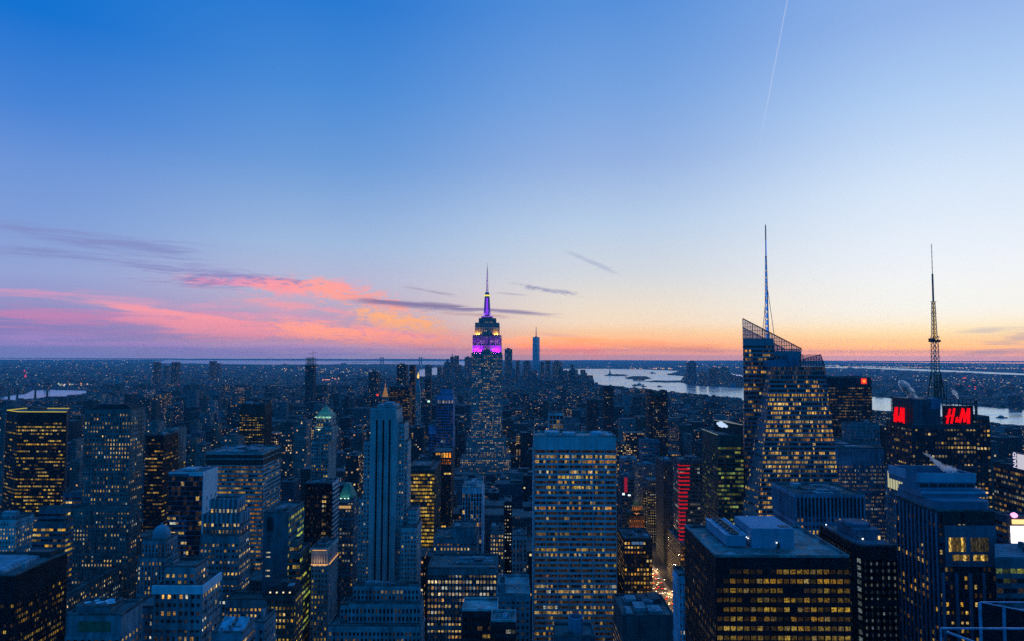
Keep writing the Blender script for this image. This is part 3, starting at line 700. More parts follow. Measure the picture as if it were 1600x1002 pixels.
B.part('vent_hood', wall((.42, .44, .47), .6), lambda b: b.tube(X1 - 6, Y0 + 15, [(1.4, z - .2), (1.4, z + 2.6), (2.0, z + 2.8), (1.2, z + 3.6), (.1, z + 3.9)], 12))
B.part('rooftop_unit', DARK(), lambda b: b.box(X1 - 20, X1 - 5, Y0 + 37, Y1 - 3, z - .2, z + 3.5)); B.done(wall((.016, .017, .02), .35), 100)
tower('stone_block', 'pale stone block full of small lit windows behind the black louver-roofed slab', 'pale many-windowed block', [(-60, 24, 812, 560, 22)],
      punched(bay=2.6, p=.5, pal='warm', gain=.8), PALE, ybot=865, ind=40)
tower('office_block', 'squat office block with wide yellow windows and a plain blue attic', 'blue-attic office block', [(52, 103, 818, 530, 9), (61, 102, 795, 532, 6.5, 0)],
      ribbon(bay=3.4, fh=4.3, wh=.46, p=.45, pal='yellow', corr=.7, gain=.7), (.12, .15, .18), ybot=862, ind=30, top=3, clutter=0)
tower('office_block', 'plain blue-grey attic block rising against the foot of the hipped-roof tower', 'plain attic block', [(98, 128, 772, 640, 24)], ribbon(p=.05), (.10, .14, .19), ybot=800, clutter=1)
# low block with satellite dishes and a green mural band
B = tower('dish_block', 'low block with a green wall panel and satellite dishes on its roof', 'satellite dish block', [(104, 190, 962, 300, 17), (118, 172, 950, 303, 10, 0)],
          punched(bay=3.0, fh=4.4, p=.12, gain=.5), (.22, .23, .25), ybot=1002, fin=False, clutter=0, top=9)
X0, X1, Y0, Y1, _, z = B.t[1]
for i, (fx, r) in enumerate(((.25, 1.5), (.42, 1.2), (.6, 1.7), (.8, 2.2), (.93, 1.9))):
    x = X0 + (X1 - X0) * fx
    B.part('satellite_dish', wall((.55, .58, .62), .5, .1), lambda b: (b.tube(x, Y0 + 2.5 + (i % 2) * 2.4, [(.25, z - .1), (.25, z + .8), (r * .5, z + .9), (r, z + 1.6), (r * .92, z + 1.6), (r * .4, z + 1.1)], 14)))
X0, X1, Y0, Y1, _, z = B.t[0]
B.part('wall_panel', plain('green_panel', (.03, .12, .07), .7), lambda b: b.box(X0 + 6, X1 - 5, Y0 - .55, Y0 - .1, z - 7, z - 2.5, bottom=True)); B.done(wall((.22, .23, .25), .85), 30)
tower('office_block', 'dark stone block with stacked amber windows beside the satellite dish block', 'amber-windowed corner block', [(206, 240, 950, 345, 30)], punched(bay=2.4, p=.55, pal='warm', gain=.8), (.16, .17, .19), ybot=1002, ind=30)
B = tower('flat_roofed_block', 'flat-roofed low block with slanted blue skylights beside the corniced block', 'skylight-roofed low block', [(331, 378, 990, 300, 15)],
      ribbon(fh=3.6, wh=.5, p=.4, pal='warm', gain=.6), (.2, .22, .25), ybot=1002, clutter=1, hmax=1.5, fin=False, roofmat=roofing((.2, .24, .28)))
X0, X1, Y0, Y1, _, z = B.t[0]
def fn(b):
    for x in (X0 + 1, X0 + 8):
        b.poly([(x, Y0 + 3, z - .2), (x + 5, Y0 + 3, z - .2), (x + 5, Y0 + 11, z + 3.2), (x, Y0 + 11, z + 3.2)]); b.poly([(x + 5, Y0 + 3, z - .2), (x + 5, Y0 + 11, z - .2), (x + 5, Y0 + 11, z + 3.2)]); b.poly([(x, Y0 + 11, z - .2), (x, Y0 + 11, z + 3.2), (x + 5, Y0 + 11, z + 3.2), (x + 5, Y0 + 11, z - .2)])
B.part('skylight', wall((.35, .4, .46), .4), fn); B.done(wall((.2, .22, .25), .85), 0)
tower('stone_block', 'narrow stone block with few lit windows beside the brick block with roof lamps', 'narrow stone block', [(394, 413, 974, 330, 16)], punched(p=.12), (.24, .25, .27), ybot=1002)
# brick block with roof lamps
B = tower('brick_block', 'dark brick block with a row of small lamps along its mansard roof', 'roof-lamp brick block', [(411, 460, 930, 420, 17)],
          punched(bay=2.6, fh=3.9, ww=.55, wh=.5, p=.6, pal='yellow', corr=.6, gain=.9), (.15, .095, .08), ybot=975, fin=False, clutter=2, hmax=7, roofmat=roofing((.04, .042, .046)))
X0, X1, Y0, Y1, _, z = B.t[0]
B.part('mansard_roof', wall((.035, .037, .042), .8), lambda b: b.prism([(X0 + .6, Y0 + .6), (X1 - .6, Y0 + .6), (X1 - .6, Y1 - .6), (X0 + .6, Y1 - .6)], z - .2, z + 5, scale=.86))
for i in range(4):
    x = X0 + 4 + i * 4.2
    B.part('roof_lamp', glow((1, .8, .5), 1.3), lambda b: b.box(x, x + .8, Y0 + .1, Y0 + .8, z + 1.1, z + 1.8, bottom=True))
B.done(wall((.15, .095, .08), .85), 60)
# blank slab with glassy right side
B = tower('blank_slab', 'blank blue-green slab with a dark recess and a glassy lit flank', 'blank blue-green slab', [(412, 451, 802, 480, 35)],
          ST(bay=60, fh=60, ww=.01, wh=.01, pd=0, sd=0, p=0, side=ribbon(bay=3, fh=4.4, ww=.94, wh=.55, p=.5, pal='green', corr=.7, gain=.7)), (.10, .17, .19), ybot=905, fin=False, clutter=2, hmax=2.5)
X0, X1, Y0, Y1, _, z = B.t[0]
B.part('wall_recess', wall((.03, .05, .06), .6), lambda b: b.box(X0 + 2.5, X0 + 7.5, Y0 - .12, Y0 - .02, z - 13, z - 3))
def fn(b):
    for zz in (z - 29, z - 32.2, z - 42, z - 46, z - 60):
        b.poly([(X0 + 2.6, Y0 - .1, zz), (X0 + 5.6, Y0 - .1, zz), (X0 + 5.6, Y0 - .1, zz + .9), (X0 + 2.6, Y0 - .1, zz + .9)], (.5, .45, .3, 1), [(0, 0), (1, 0), (1, 1), (0, 1)])
B.part('window', window_mat(), fn, attr='lit'); B.done(wall((.10, .17, .19), .75), 20)
tower('stepped_glass_block', 'small stepped glass block glowing yellow beside the blank slab', 'stepped yellow glass block', [(452, 469, 866, 460, 24), (453, 465, 848, 465, 12, 0)],
      ribbon(bay=3, fh=4.2, ww=.95, wh=.6, p=.55, pal='yellow', corr=.5, gain=1.0, side=ribbon(bay=3.2, fh=4.2, ww=.95, wh=.55, p=.5, pal='green', gain=.8)), (.09, .12, .11), ybot=925, ind=40, clutter=0)
# slender block with lit colonnaded crown
B = tower('crowned_stone_tower', 'slender stone tower with a warmly floodlit colonnade under its cornice', 'floodlit colonnade tower', [(487, 513, 857, 470, 24)],
          punched(bay=2.3, fh=3.7, p=.45, pal='yellow', gain=.75, side=punched(bay=2.3, fh=3.7, p=.05)), (.34, .27, .26), ybot=975, fin=False, clutter=2, top=14)
X0, X1, Y0, Y1, _, z = B.t[0]
def fn(b):
    b.box(X0 - .9, X1 + .9, Y0 - 1, Y0 - .04, z - 1.4, z + .4, bottom=True); b.box(X1 + .04, X1 + .9, Y0, Y1, z - 1.4, z + .4, bottom=True)
    b.box(X0 - .7, X1 + .7, Y0 - .9, Y0 - .04, z - 12.4, z - 11.4, bottom=True); b.box(X1 + .04, X1 + .7, Y0, Y1, z - 12.4, z - 11.4, bottom=True)
    for i in range(7):
        x = X0 + .5 + (X1 - X0 - 1) * i / 6; b.box(x - .35, x + .35, Y0 - .8, Y0 - .06, z - 11.4, z - 4.2)
    b.box(X0, X1, Y0 - .6, Y0 - .05, z - 4.2, z - 1.5)
B.part('colonnade', wall((.45, .38, .32), .8), fn)
def fn(b):
    b.box(X0, X1, Y0 - 1.35, Y0 - .95, z - 11.4, z - 10.9); b.box(X1 + .75, X1 + 1.1, Y0, Y1, z - 11.4, z - 10.9); b.box(X0 + 1, X1 - 1, Y0 - 1.2, Y0 - 1.02, z - 1.3, z - .9)
B.part('light_strip', glow((1, .46, .14), 1.0), fn)
B.done(wall((.34, .27, .26), .85), 40)
CROWN_LAMPS = [((X0 + X1) / 2, Y0 - 3.2, z - 11, (X1 - X0) * .8)]
# black slab with striped side
B = tower('black_slab', 'slim black slab with white diagonal-looking bands down its narrow side', 'band-sided black slab', [(477, 519, 756, 600, 22)],
          ST(bay=1.6, fh=3.9, ww=.8, wh=.6, pd=.25, sd=.2, p=.0, pal='warm', side=ribbon(bay=22, fh=4.1, ww=1, wh=.5, pd=0, sd=1.0, p=.1)), (.012, .014, .017), ybot=852, rough=.3, fin=False, clutter=2, hmax=1.5)
X0, X1, Y0, Y1, _, z = B.t[0]
def fn(b):
    for j in range(22): b.box(X1 + .1, X1 + 1.1, Y0 + .3, Y1 - .3, z - 6 - j * 4.1, z - 4.1 - j * 4.1, bottom=True)
    b.box(X1 + .05, X1 + .6, Y0, Y1, z - 4, z + .5)
B.part('side_band', wall((.5, .52, .54), .7), fn)
B.facade((X1 - 9, Y0 - .3, 40), (X1 - 5, Y0 - .3, 40), (X1 - 9, Y0 - .3, z - 10), (X1 - 5, Y0 - .3, z - 10), ST(bay=2, fh=4.2, ww=.8, wh=.5, pd=0, sd=0, p=.45, pal='warm', corr=.2, gain=.6))
B.done(wall((.012, .014, .017), .3), 20)
# two buildings with green pyramid roofs
COPPER = plain('green_copper', (.08, .27, .21), .6)
B = tower('pyramid_tower', 'stone tower under a floodlit green copper pyramid roof', 'tall green pyramid tower', [(487, 513, 690, 720, 32), (491, 518, 667, 724, 25, 0), (494, 517, 651, 727, 20, 1)],
          ST(bay=2.7, fh=3.8, ww=.5, wh=.5, pd=.7, sd=.3, p=.26, pal='yellow', gain=.7, grp=2, side=punched(bay=2.7, p=.06)), (.33, .30, .28), ybot=752, fin=False, clutter=0)
X0, X1, Y0, Y1, _, z = B.t[2]; C1 = (X0, X1, Y0, Y1, z)
B.part('pyramid_roof', COPPER, lambda b: (b.prism([(X0 - .6, Y0 - .6), (X1 + .6, Y0 - .6), (X1 + .6, Y1 + .6), (X0 - .6, Y1 + .6)], z - .2, z + 10.5, scale=.12), b.tube((X0 + X1) / 2, (Y0 + Y1) / 2, [(1, z + 10.4), (.6, z + 12.5), (.1, z + 14)], 8)))
B.lamps('roof_lamp', glow((.55, .95, .6), 1.6), [(X0 + i * (X1 - X0) / 4 - .4, X0 + i * (X1 - X0) / 4 + .4, Y0 - 1.2, Y0 - .7, z - 1, z - .4) for i in range(5)])
B.done(wall((.33, .30, .28), .85), 40)
B = tower('pyramid_block', 'smaller block with a green pyramid roof lit by three small lamps', 'small green pyramid block', [(526, 553, 808, 640, 24), (528, 552, 780, 643, 18, 0)],
          ST(bay=2.7, fh=3.8, ww=.55, wh=.5, pd=.7, sd=.3, p=.2, pal='warm', gain=.6, grp=2), (.22, .25, .27), ybot=880, fin=False, clutter=0)
X0, X1, Y0, Y1, _, z = B.t[1]; C3 = (X0, X1, Y0, Y1, z)
B.part('pyramid_roof', COPPER, lambda b: b.prism([(X0, Y0), (X1, Y0), (X1, Y1), (X0, Y1)], z - .2, z + 14, scale=.3))
B.lamps('roof_lamp', glow((.6, 1, .75), 1.8), [(x - .5, x + .5, Y0 - .9, Y0 - .3, z + .3, z + 1.1) for x in (X0 + 3, X0 + 7, X0 + 10.5)])
B.part('attic_window', glow((1, .55, .18), .55), lambda b: b.box(X0 + 1.5, X1 - 2, Y0 - .75, Y0 - .6, z - 9, z - 6.5)); B.done(wall((.22, .25, .27), .85), 20)
# pale shaft with three dark stripes
B = tower('striped_tower', 'tall pale setback tower with three full-height dark stripes on its front', 'three-striped setback tower',
          [(627, 651, 825, 552, 28), (569, 579, 690, 566, 26), (620.1, 632, 662, 566, 22), (632.1, 637, 690, 570, 18), (560, 569, 780, 572, 22), (637.1, 651, 798, 566, 20)],
          punched(bay=2.5, fh=3.7, ww=.45, wh=.5, p=.1, pal='warm', gain=.8), (.36, .37, .36), ybot=908, fin=False, clutter=0)
X0, zt = xz(579.2, 640, 560); X1, _ = xz(620, 640, 560)
B.w.box(X0, X1, 561, 588, 0, zt, top=False); B.roof(X0, X1, 561, 588, zt); foot(X0, X1, 560, 588, 908)
B.facade((X1, 561, 150), (X1, 588, 150), (X1, 561, zt), (X1, 588, zt), piers(bay=3.4, p=.08), 8)
wdt = X1 - X0; sw = 1.75; cs = [X0 + wdt * f for f in (.25, .5, .745)]
for a, c in zip([X0] + [c + sw / 2 for c in cs], [c - sw / 2 for c in cs] + [X1]): B.w.box(a, c, 559.6, 561, 0, zt - 8.8)
B.w.box(X0, X1, 559.6, 561, zt - 8.8, zt + .8)
for i in range(12): B.w.box(X0 + .3 + i * (wdt - .6) / 12, X0 + .3 + (i + .45) * (wdt - .6) / 12, 558.9, 559.6, zt - 7.5, zt + .4)
for c in cs:
    for s_ in (-1, 1): B.w.box(c + s_ * (sw / 2 + .9) - .22, c + s_ * (sw / 2 + .9) + .22, 559.2, 559.6, 0, zt - 9)
def fn(b):
    for c in cs: b.box(c - sw / 2 + .02, c + sw / 2 - .02, 560.86, 560.98, 0, zt - 8.8)
B.part('dark_stripe', plain('stripe_glass', (.008, .01, .014), .3), fn)
B.part('penthouse', wall((.3, .32, .33), .8), lambda b: (b.box(X0 + 5, X1 - 1.5, 564, 584, zt - .2, zt + 3.5), b.box(X0 + 10, X1 - 5, 567, 580, zt + 3.5, zt + 5.5), b.bar((X0 + 12, 570, zt + 5), (X0 + 12, 570, zt + 10), .3)))
ANCH.append((600, 640, 560, 'three-striped setback tower')); B.done(wall((.42, .42, .41), .8, .25), 60)
# stone block with a mechanical penthouse at the bottom
tower('stone_block', 'broad grey stone block with a windowless mechanical storey on top, at the bottom edge', 'mechanical-storey stone block',
      [(513, 657, 979, 345, 15), (544, 657.5, 944, 350, 9.9, 0), (532, 544, 946, 353, 9, 0), (552, 655, 916, 355, 5, 1)],
      punched(bay=2.1, fh=3.9, ww=.55, wh=.6, pd=.5, sd=.35, p=.12, pal='warm', gain=.25, corr=.3), (.27, .275, .285), ybot=1002, ind=100, top=1.5, clutter=5, hmax=1.6)
# yellow lit glass block
tower('lit_glass_block', 'glass office block with almost every floor glowing bright yellow', 'bright yellow glass block', [(635, 679, 735, 680, 60), (640, 672, 729, 690, 40, 0)],
      ribbon(bay=2.4, fh=3.8, ww=.9, wh=.55, pd=.1, sd=.3, p=.85, pal='yellow', corr=.25, gain=.85, side=ribbon(bay=3, p=.03)), (.06, .065, .06), ybot=862, ind=100, top=3, clutter=0)
B = tower('lit_crown_tower', 'dark tower with two glowing orange storeys at its top', 'orange-topped dark tower', [(676, 705, 707, 800, 44)], ribbon(bay=3, fh=4, wh=.5, p=.1), (.05, .045, .045), ybot=830, fin=False, clutter=0, top=16)
X0, X1, Y0, Y1, _, z = B.t[0]
B.facade((X0, Y0 - .2, z - 7), (X1, Y0 - .2, z - 7), (X0, Y0 - .2, z), (X1, Y0 - .2, z), ST(bay=3.4, fh=7, ww=.7, wh=.8, pd=.6, sd=.3, p=.95, pal='orange', gain=1.3))
B.facade((X0, Y0 - .2, z - 15), (X1, Y0 - .2, z - 15), (X0, Y0 - .2, z - 8), (X1, Y0 - .2, z - 8), ST(bay=2.2, fh=3.5, ww=.6, wh=.7, pd=.6, sd=.3, p=.9, pal='orange', gain=.7))
B.part('black_screen', DARK(), lambda b: b.box(X0 - 3, X0 + 10, Y0 - 6, Y0 - .9, 0, z - 3)); B.done(wall((.05, .045, .045), .6), 20)
B = tower('glass_tower', 'violet-blue glass tower with a dark cap and white crown lights', 'violet glass tower', [(682, 708, 617, 950, 24), (688, 707, 608, 955, 14, 0), (670, 681.9, 664, 952, 22)],
          ST(bay=3.6, fh=4.1, ww=.82, wh=.7, pd=.3, sd=.3, p=.03, pal='cool', side=punched(p=.4, pal='warm', gain=.6)), (.25, .27, .42), ybot=705, rough=.3, fin=False, clutter=0, top=13)
X0, X1, Y0, Y1, _, z = B.t[0]
B.facade((X0, Y0 - .3, z - 13), (X1, Y0 - .3, z - 13), (X0, Y0 - .3, z - 8), (X1, Y0 - .3, z - 8), ST(bay=2.2, fh=5, ww=.6, wh=.8, pd=.4, sd=.2, p=.9, pal='white', gain=.75)); B.done(wall((.25, .27, .42), .4), 0)
tower('office_tower', 'flat-topped dark tower with dim amber floors behind the three-striped tower', 'flat dim-amber tower', [(608, 640, 605, 1400, 40)], ribbon(bay=3, fh=4, ww=.8, wh=.45, p=.5, pal='amber', corr=.5, gain=.28), (.035, .035, .04), ybot=700, clutter=2)
# gilded pyramid, far; its floodlight is painted on as a glow of the roof
B = tower('gilded_pyramid_tower', 'distant tower under a golden floodlit pyramid', 'golden pyramid tower', [(590, 612, 640, 1750, 40), (595.5, 606, 621, 1755, 20, 0)], punched(p=.3, gain=.6), STONE, ybot=660, fin=False, clutter=0)
X0, X1, Y0, Y1, _, z = B.t[1]
B.part('gilded_pyramid', plain('gilded_roof_glow', (.4, .22, .05), .45, 0, (1, .36, .04), .26), lambda b: (b.prism([(X0 + 2.2, Y0 + 2), (X1 - 2.2, Y0 + 2), (X1 - 2.2, Y1 - 2), (X0 + 2.2, Y1 - 2)], z - .2, z + 29, scale=.16), b.tube((X0 + X1) / 2, (Y0 + Y1) / 2, [(1.6, z + 31), (1.4, z + 34), (.2, z + 39)], 8)))
B.part('beacon', glow((1, .05, .05), 1.5), lambda b: b.box(X0 - 11, X0 - 7, Y0 - 6, Y0 - 3, z + 4, z + 9, bottom=True)); B.done(wall(STONE, .85), 0)
B = tower('clock_tower', 'slender distant clock tower with a gold lantern at its tip', 'gold-tipped clock tower', [(648.5, 656.5, 613, 2050, 18)], punched(bay=3, p=.25, gain=.5), (.35, .34, .33), ybot=690, fin=False, clutter=0)
X0, X1, Y0, Y1, _, z = B.t[0]; cx, cyy = (X0 + X1) / 2, (Y0 + Y1) / 2
B.part('spire_roof', wall((.3, .31, .32), .6), lambda b: b.prism([(X0, Y0), (X1, Y0), (X1, Y1), (X0, Y1)], z - .2, z + 44, scale=.3))
B.part('lantern', glow((1, .62, .16), 1.3), lambda b: b.tube(cx, cyy, [(3, z + 44), (3, z + 52), (1.6, z + 56), (.2, z + 64)], 8)); B.done(wall((.35, .34, .33), .85), 0)
tower('office_tower', 'thin black tower shoulder to shoulder with the gold-tipped clock tower', 'thin black tower', [(640, 648.4, 571, 1900, 22)], ribbon(p=.08, gain=.4), (.02, .022, .03), ybot=690, clutter=0, rough=.4)
B = tower('office_tower', 'dark tower carrying a round pale-green light near the violet glass tower', 'green-light dark tower', [(664, 673, 592, 1600, 26)], punched(p=.15, gain=.5), (.06, .065, .08), ybot=690, clutter=0, fin=False)
X0, X1, Y0, Y1, _, z = B.t[0]
B.part('clock_light', glow((.6, 1, .8), 1.5), lambda b: b.tube((X0 + X1) / 2 + 3, Y0 - 2, [(2.2, z - 58), (3.2, z - 56), (2.2, z - 54)], 10)); B.done(wall((.06, .065, .08), .7), 0)
tower('grid_tower', 'slab with a white grid of columns and beams in front of the great spire', 'white grid slab', [(722.5, 753, 763, 620, 42)],
      ST(bay=2.6, fh=3.9, ww=.72, wh=.85, pd=.9, sd=.3, p=.04, pal='warm', gain=.6, side=ST(bay=2.6, fh=3.9, ww=.6, wh=.8, pd=.9, sd=.3, p=.03)), (.55, .56, .6), ybot=832, clutter=2, roofmat=roofing((.3, .33, .36)), top=5)
tower('lit_office_block', 'wide low office block with many bright warm windows and a cluttered roof', 'bright many-windowed wide block', [(668, 776, 889, 430, 30), (700, 774, 884, 440, 18, 0)],
      ST(bay=2.25, fh=3.95, ww=.6, wh=.5, pd=.35, sd=.35, p=.66, pal='warm', corr=.55, gain=.95), (.17, .18, .185), ybot=1002, ind=100, clutter=7, hmax=3)
tower('stepped_block', 'stepped block with a blank blue slab rising from lit stone shoulders', 'stepped blank-slab block', [(677, 745, 842, 520, 30), (705, 743, 826, 524, 22, 0, ST(bay=60, fh=60, ww=.01, wh=.01, pd=0, sd=0, p=0))],
      punched(bay=2.6, p=.38, pal='warm', gain=.9), (.15, .18, .20), ybot=886, ind=30, clutter=1)
tower('stone_block', 'small stone block with warm lit windows beside the stepped blank-slab block', 'small warm stone block', [(766, 787, 830, 565, 24)], punched(bay=2.5, p=.55, pal='warm', gain=1.0), (.2, .21, .22), ybot=885, ind=20)
tower('office_tower', 'black narrow tower dotted with a column of tiny white lights', 'white-dotted black tower', [(788, 799.5, 785, 660, 26)], ST(bay=2.6, fh=3.4, ww=.45, wh=.4, pd=.2, sd=.2, p=.45, pal='white', corr=.1, gain=1.1), (.02, .022, .025), ybot=862, clutter=1)
tower('stone_tower', 'slender pale stone block with tall pilasters beside the white office slab', 'pilastered pale block', [(801, 823, 838, 560, 24)], piers(bay=3.1, fh=3.9, ww=.5, p=.04), (.33, .35, .36), ybot=892, clutter=2)
tower('flat_roofed_block', 'flat-roofed grey block crowded with blue rooftop machinery', 'machinery-roofed grey block', [(776, 828, 930, 400, 34), (779, 790, 915, 405, 14, 0)], punched(p=.06, gain=.4), (.2, .23, .25), ybot=1002, clutter=7, hmax=4, roofmat=roofing((.25, .29, .33)))
B = tower('glass_block', 'low black glass block with a pale roof terrace at the bottom edge', 'black terrace-roofed block', [(722, 778, 955, 335, 16), (767, 806, 972, 322, 12.8)],
      ribbon(bay=2.5, fh=4, wh=.5, p=.2, pal='warm', gain=.6), (.025, .028, .032), ybot=1002, rough=.35, clutter=3, hmax=2, roofmat=roofing((.36, .4, .44)))

# ------------------------------------------------------------------ the great spire skyscraper
YE = 1290
B = Bld('spire_skyscraper', 'tall stepped art deco skyscraper with violet floodlit crown and needle mast', xz(761, 700, YE)[0], YE + 25, 'skyscraper', ybot=738)
ste = ST(bay=3.1, fh=3.9, ww=.46, wh=.52, pd=1.0, sd=.12, p=.44, pal='warm', corr=.25, gain=.62, grp=3)
EC = (.36, .34, .33); tiers = [(697, 822, 742, -16, 80), (719, 798, 716, -8, 60), (729, 790, 685, -4, 50), (736.6, 784.6, 552.7, 0, 40), (738.4, 783.2, 524.7, 4.5, 34), (742.2, 780, 505, 9, 28), (748, 775, 498, 12, 22), (752, 769.5, 495, 14, 16)]
et = []
for i, (a, b_, y, dy, ln) in enumerate(tiers):
    X0, z = xz(a, y, YE + dy); X1, _ = xz(b_, y, YE + dy); z0 = 0 if i == 0 else et[i - 1][5]
    et.append((X0, X1, YE + dy, YE + dy + ln, z0, z))
    B.block(X0, X1, YE + dy, YE + dy + ln, z0, z, ste if i < 5 else {**ste, 'p': .05}, top=1.5 if i > 3 else 3)
X0, X1, Y0, Y1, _, z = et[3]; wd = X1 - X0
B.w.box(X0 + wd * .02, X0 + wd * .31, Y0 - 2.0, Y0 - 1.2, et[2][5], z - 1); B.w.box(X1 - wd * .31, X1 - wd * .02, Y0 - 2.0, Y0 - 1.2, et[2][5], z - 1)
B.facade((X0 + wd * .02, Y0 - 2, et[2][5]), (X0 + wd * .31, Y0 - 2, et[2][5]), (X0 + wd * .02, Y0 - 2, z - 1), (X0 + wd * .31, Y0 - 2, z - 1), ste)
B.facade((X1 - wd * .31, Y0 - 2, et[2][5]), (X1 - wd * .02, Y0 - 2, et[2][5]), (X1 - wd * .31, Y0 - 2, z - 1), (X1 - wd * .02, Y0 - 2, z - 1), ste)
X0, X1, Y0, Y1, _, z7 = et[7]; ex, ey = (X0 + X1) / 2, (Y0 + Y1) / 2
B.part('glowing_rail', glow((.42, .12, 1), .8), lambda b: (b.bar((X0, Y0 - .4, z7 + .2), (X1, Y0 - .4, z7 + .2), 1.2), b.bar((X1 + .4, Y0, z7 + .2), (X1 + .4, Y1, z7 + .2), 1.2)))  # the rail itself glows violet, standing for floodlight on it
zc = P(761, 463, YE + 19).z; zr = P(761, 458, YE + 19).z
def fn(b):
    b.tube(ex, ey, [(8.2, z7), (7.2, z7 + 5), (5.6, z7 + 16), (5.0, zc - 4), (5.2, zc)], 8)
    for a in range(4):
        t = a * math.pi / 2 + math.pi / 4
        b.bar((ex + 9 * math.cos(t), ey + 9 * math.sin(t), z7), (ex + 5.6 * math.cos(t), ey + 5.6 * math.sin(t), zc - 4), 2.2)
B.part('mooring_mast', wall((.3, .31, .34), .5), fn)
B.part('mast_light', glow((.28, .05, 1.0), 1.1), lambda b: [b.bar((ex + dx, ey - 7.3 + abs(dx) * .25, z7 + 4), (ex + dx * .7, ey - 5.6 + abs(dx) * .2, zc - 4), 1.1) for dx in (-1.6, 0, 1.6)])
B.part('mast_ring', glow((1, .85, .12), 1.1), lambda b: b.tube(ex, ey, [(5.6, zc), (5.9, zc + .6), (5.9, zc + 2.6), (5.4, zc + 3)], 14))
zt = P(761.6, 410, YE + 19).z
B.part('mast_dome', wall((.28, .26, .36), .5), lambda b: b.tube(ex, ey, [(5.2, zc + 3), (4.6, zc + 6), (2.8, zc + 9)], 14))
def fn(b):
    h0 = zc + 8; H = zt - h0
    for dx, dy in ((-1, -1), (1, -1), (1, 1), (-1, 1)): b.bar((ex + dx * 1.9, ey + dy * 1.9, h0), (ex + dx * .9, ey + dy * .9, h0 + H * .62), .6)
    for k in range(14):
        t = k / 14; w = 1.9 - 1.0 * t; zz = h0 + H * .62 * t; b.box(ex - w - .3, ex + w + .3, ey - w - .3, ey + w + .3, zz, zz + .9, bottom=True)
    b.tube(ex, ey, [(.9, h0 + H * .6), (.7, h0 + H * .8), (.35, h0 + H * .82), (.2, zt)], 8)
B.part('antenna', plain('antenna_paint', (.32, .3, .38), .5), fn)
B.part('antenna_light', glow((.55, .22, 1), .8), lambda b: [b.box(ex - .9, ex + .9, ey - 2.6, ey - 2.1, zc + 10 + i * 6.5, zc + 12.5 + i * 6.5, bottom=True) for i in range(6)])
X0, X1, Y0, Y1, _, z = et[3]; ESBT = et
foot(et[0][0], et[0][1], YE - 16, YE + 60, 738, et[4][5], 'great spire skyscraper')
B.done(wall(EC, .75, .2), 100)
def spot(loc, target, col, watts, size=60, blend=.6, r=.6):
    l = bpy.data.lights.new('floodlight', 'SPOT'); o = bpy.data.objects.new('floodlight', l); COL.objects.link(o)
    l.energy = watts; l.color = col; l.spot_size = R(size); l.spot_blend = blend; l.shadow_soft_size = r
    o.location = loc; o.rotation_euler = (Vector(target) - Vector(loc)).to_track_quat('-Z', 'Y').to_euler()
    return o
# violet floodlights on the setbacks, amber on the shoulders
e4, e5, e6 = et[4], et[5], et[6]
for f in (.07, .16, .26, .74, .84, .93):
    x = e4[0] + (e4[1] - e4[0]) * f; spot((x, e4[2] - 4.6, e4[4] + .7), (x, e4[2] + .8, e4[4] + 26), (.60, .012, 1), 95000, 115)
for f in (.07, .17, .83, .93):
    x = e5[0] + (e5[1] - e5[0]) * f; spot((x, e5[2] - 2.6, e5[4] + .9), (x, e5[2] + .4, e5[4] + 12), (1, .34, .04), 18000, 120)
spot((e6[0] + 8, e6[2] - 4, e6[5]), (ex, ey, zc - 10), (.45, .06, 1), 30000, 60); spot((e6[1] - 8, e6[2] - 4, e6[5]), (ex, ey, zc - 10), (.45, .06, 1), 30000, 60)
spot((ex - 10, ey - 12, z7 + 1), (ex - 3, ey, z7 + 9), (1, .5, .15), 2500, 60); spot((ex + 10, ey - 12, z7 + 1), (ex + 3, ey, z7 + 9), (1, .5, .15), 2500, 60)
X0, X1, Y0, Y1, z = C1
for f in (.15, .5, .85): spot((X0 + (X1 - X0) * f, Y0 - 5.5, z - 2.5), (X0 + (X1 - X0) * f, Y0 + 4, z + 6), (.55, 1, .6), 1700, 95)
spot(((X0 + X1) / 2 - 4, Y0 - 6, z - 16), ((X0 + X1) / 2 - 4, Y0, z - 3), (.9, .85, .35), 2200, 100)
X0, X1, Y0, Y1, z = C3
for f in (.25, .6): spot((X0 + (X1 - X0) * f, Y0 - 2.4, z), (X0 + (X1 - X0) * f, Y0 + 4, z + 6), (.5, 1, .75), 700, 90)
for x, y, z, w in CROWN_LAMPS:
    for k in (-.35, 0, .35): spot((x + k * w, y, z - 2), (x + k * w, y + 4, z + 8), (1, .5, .2), 900, 110)
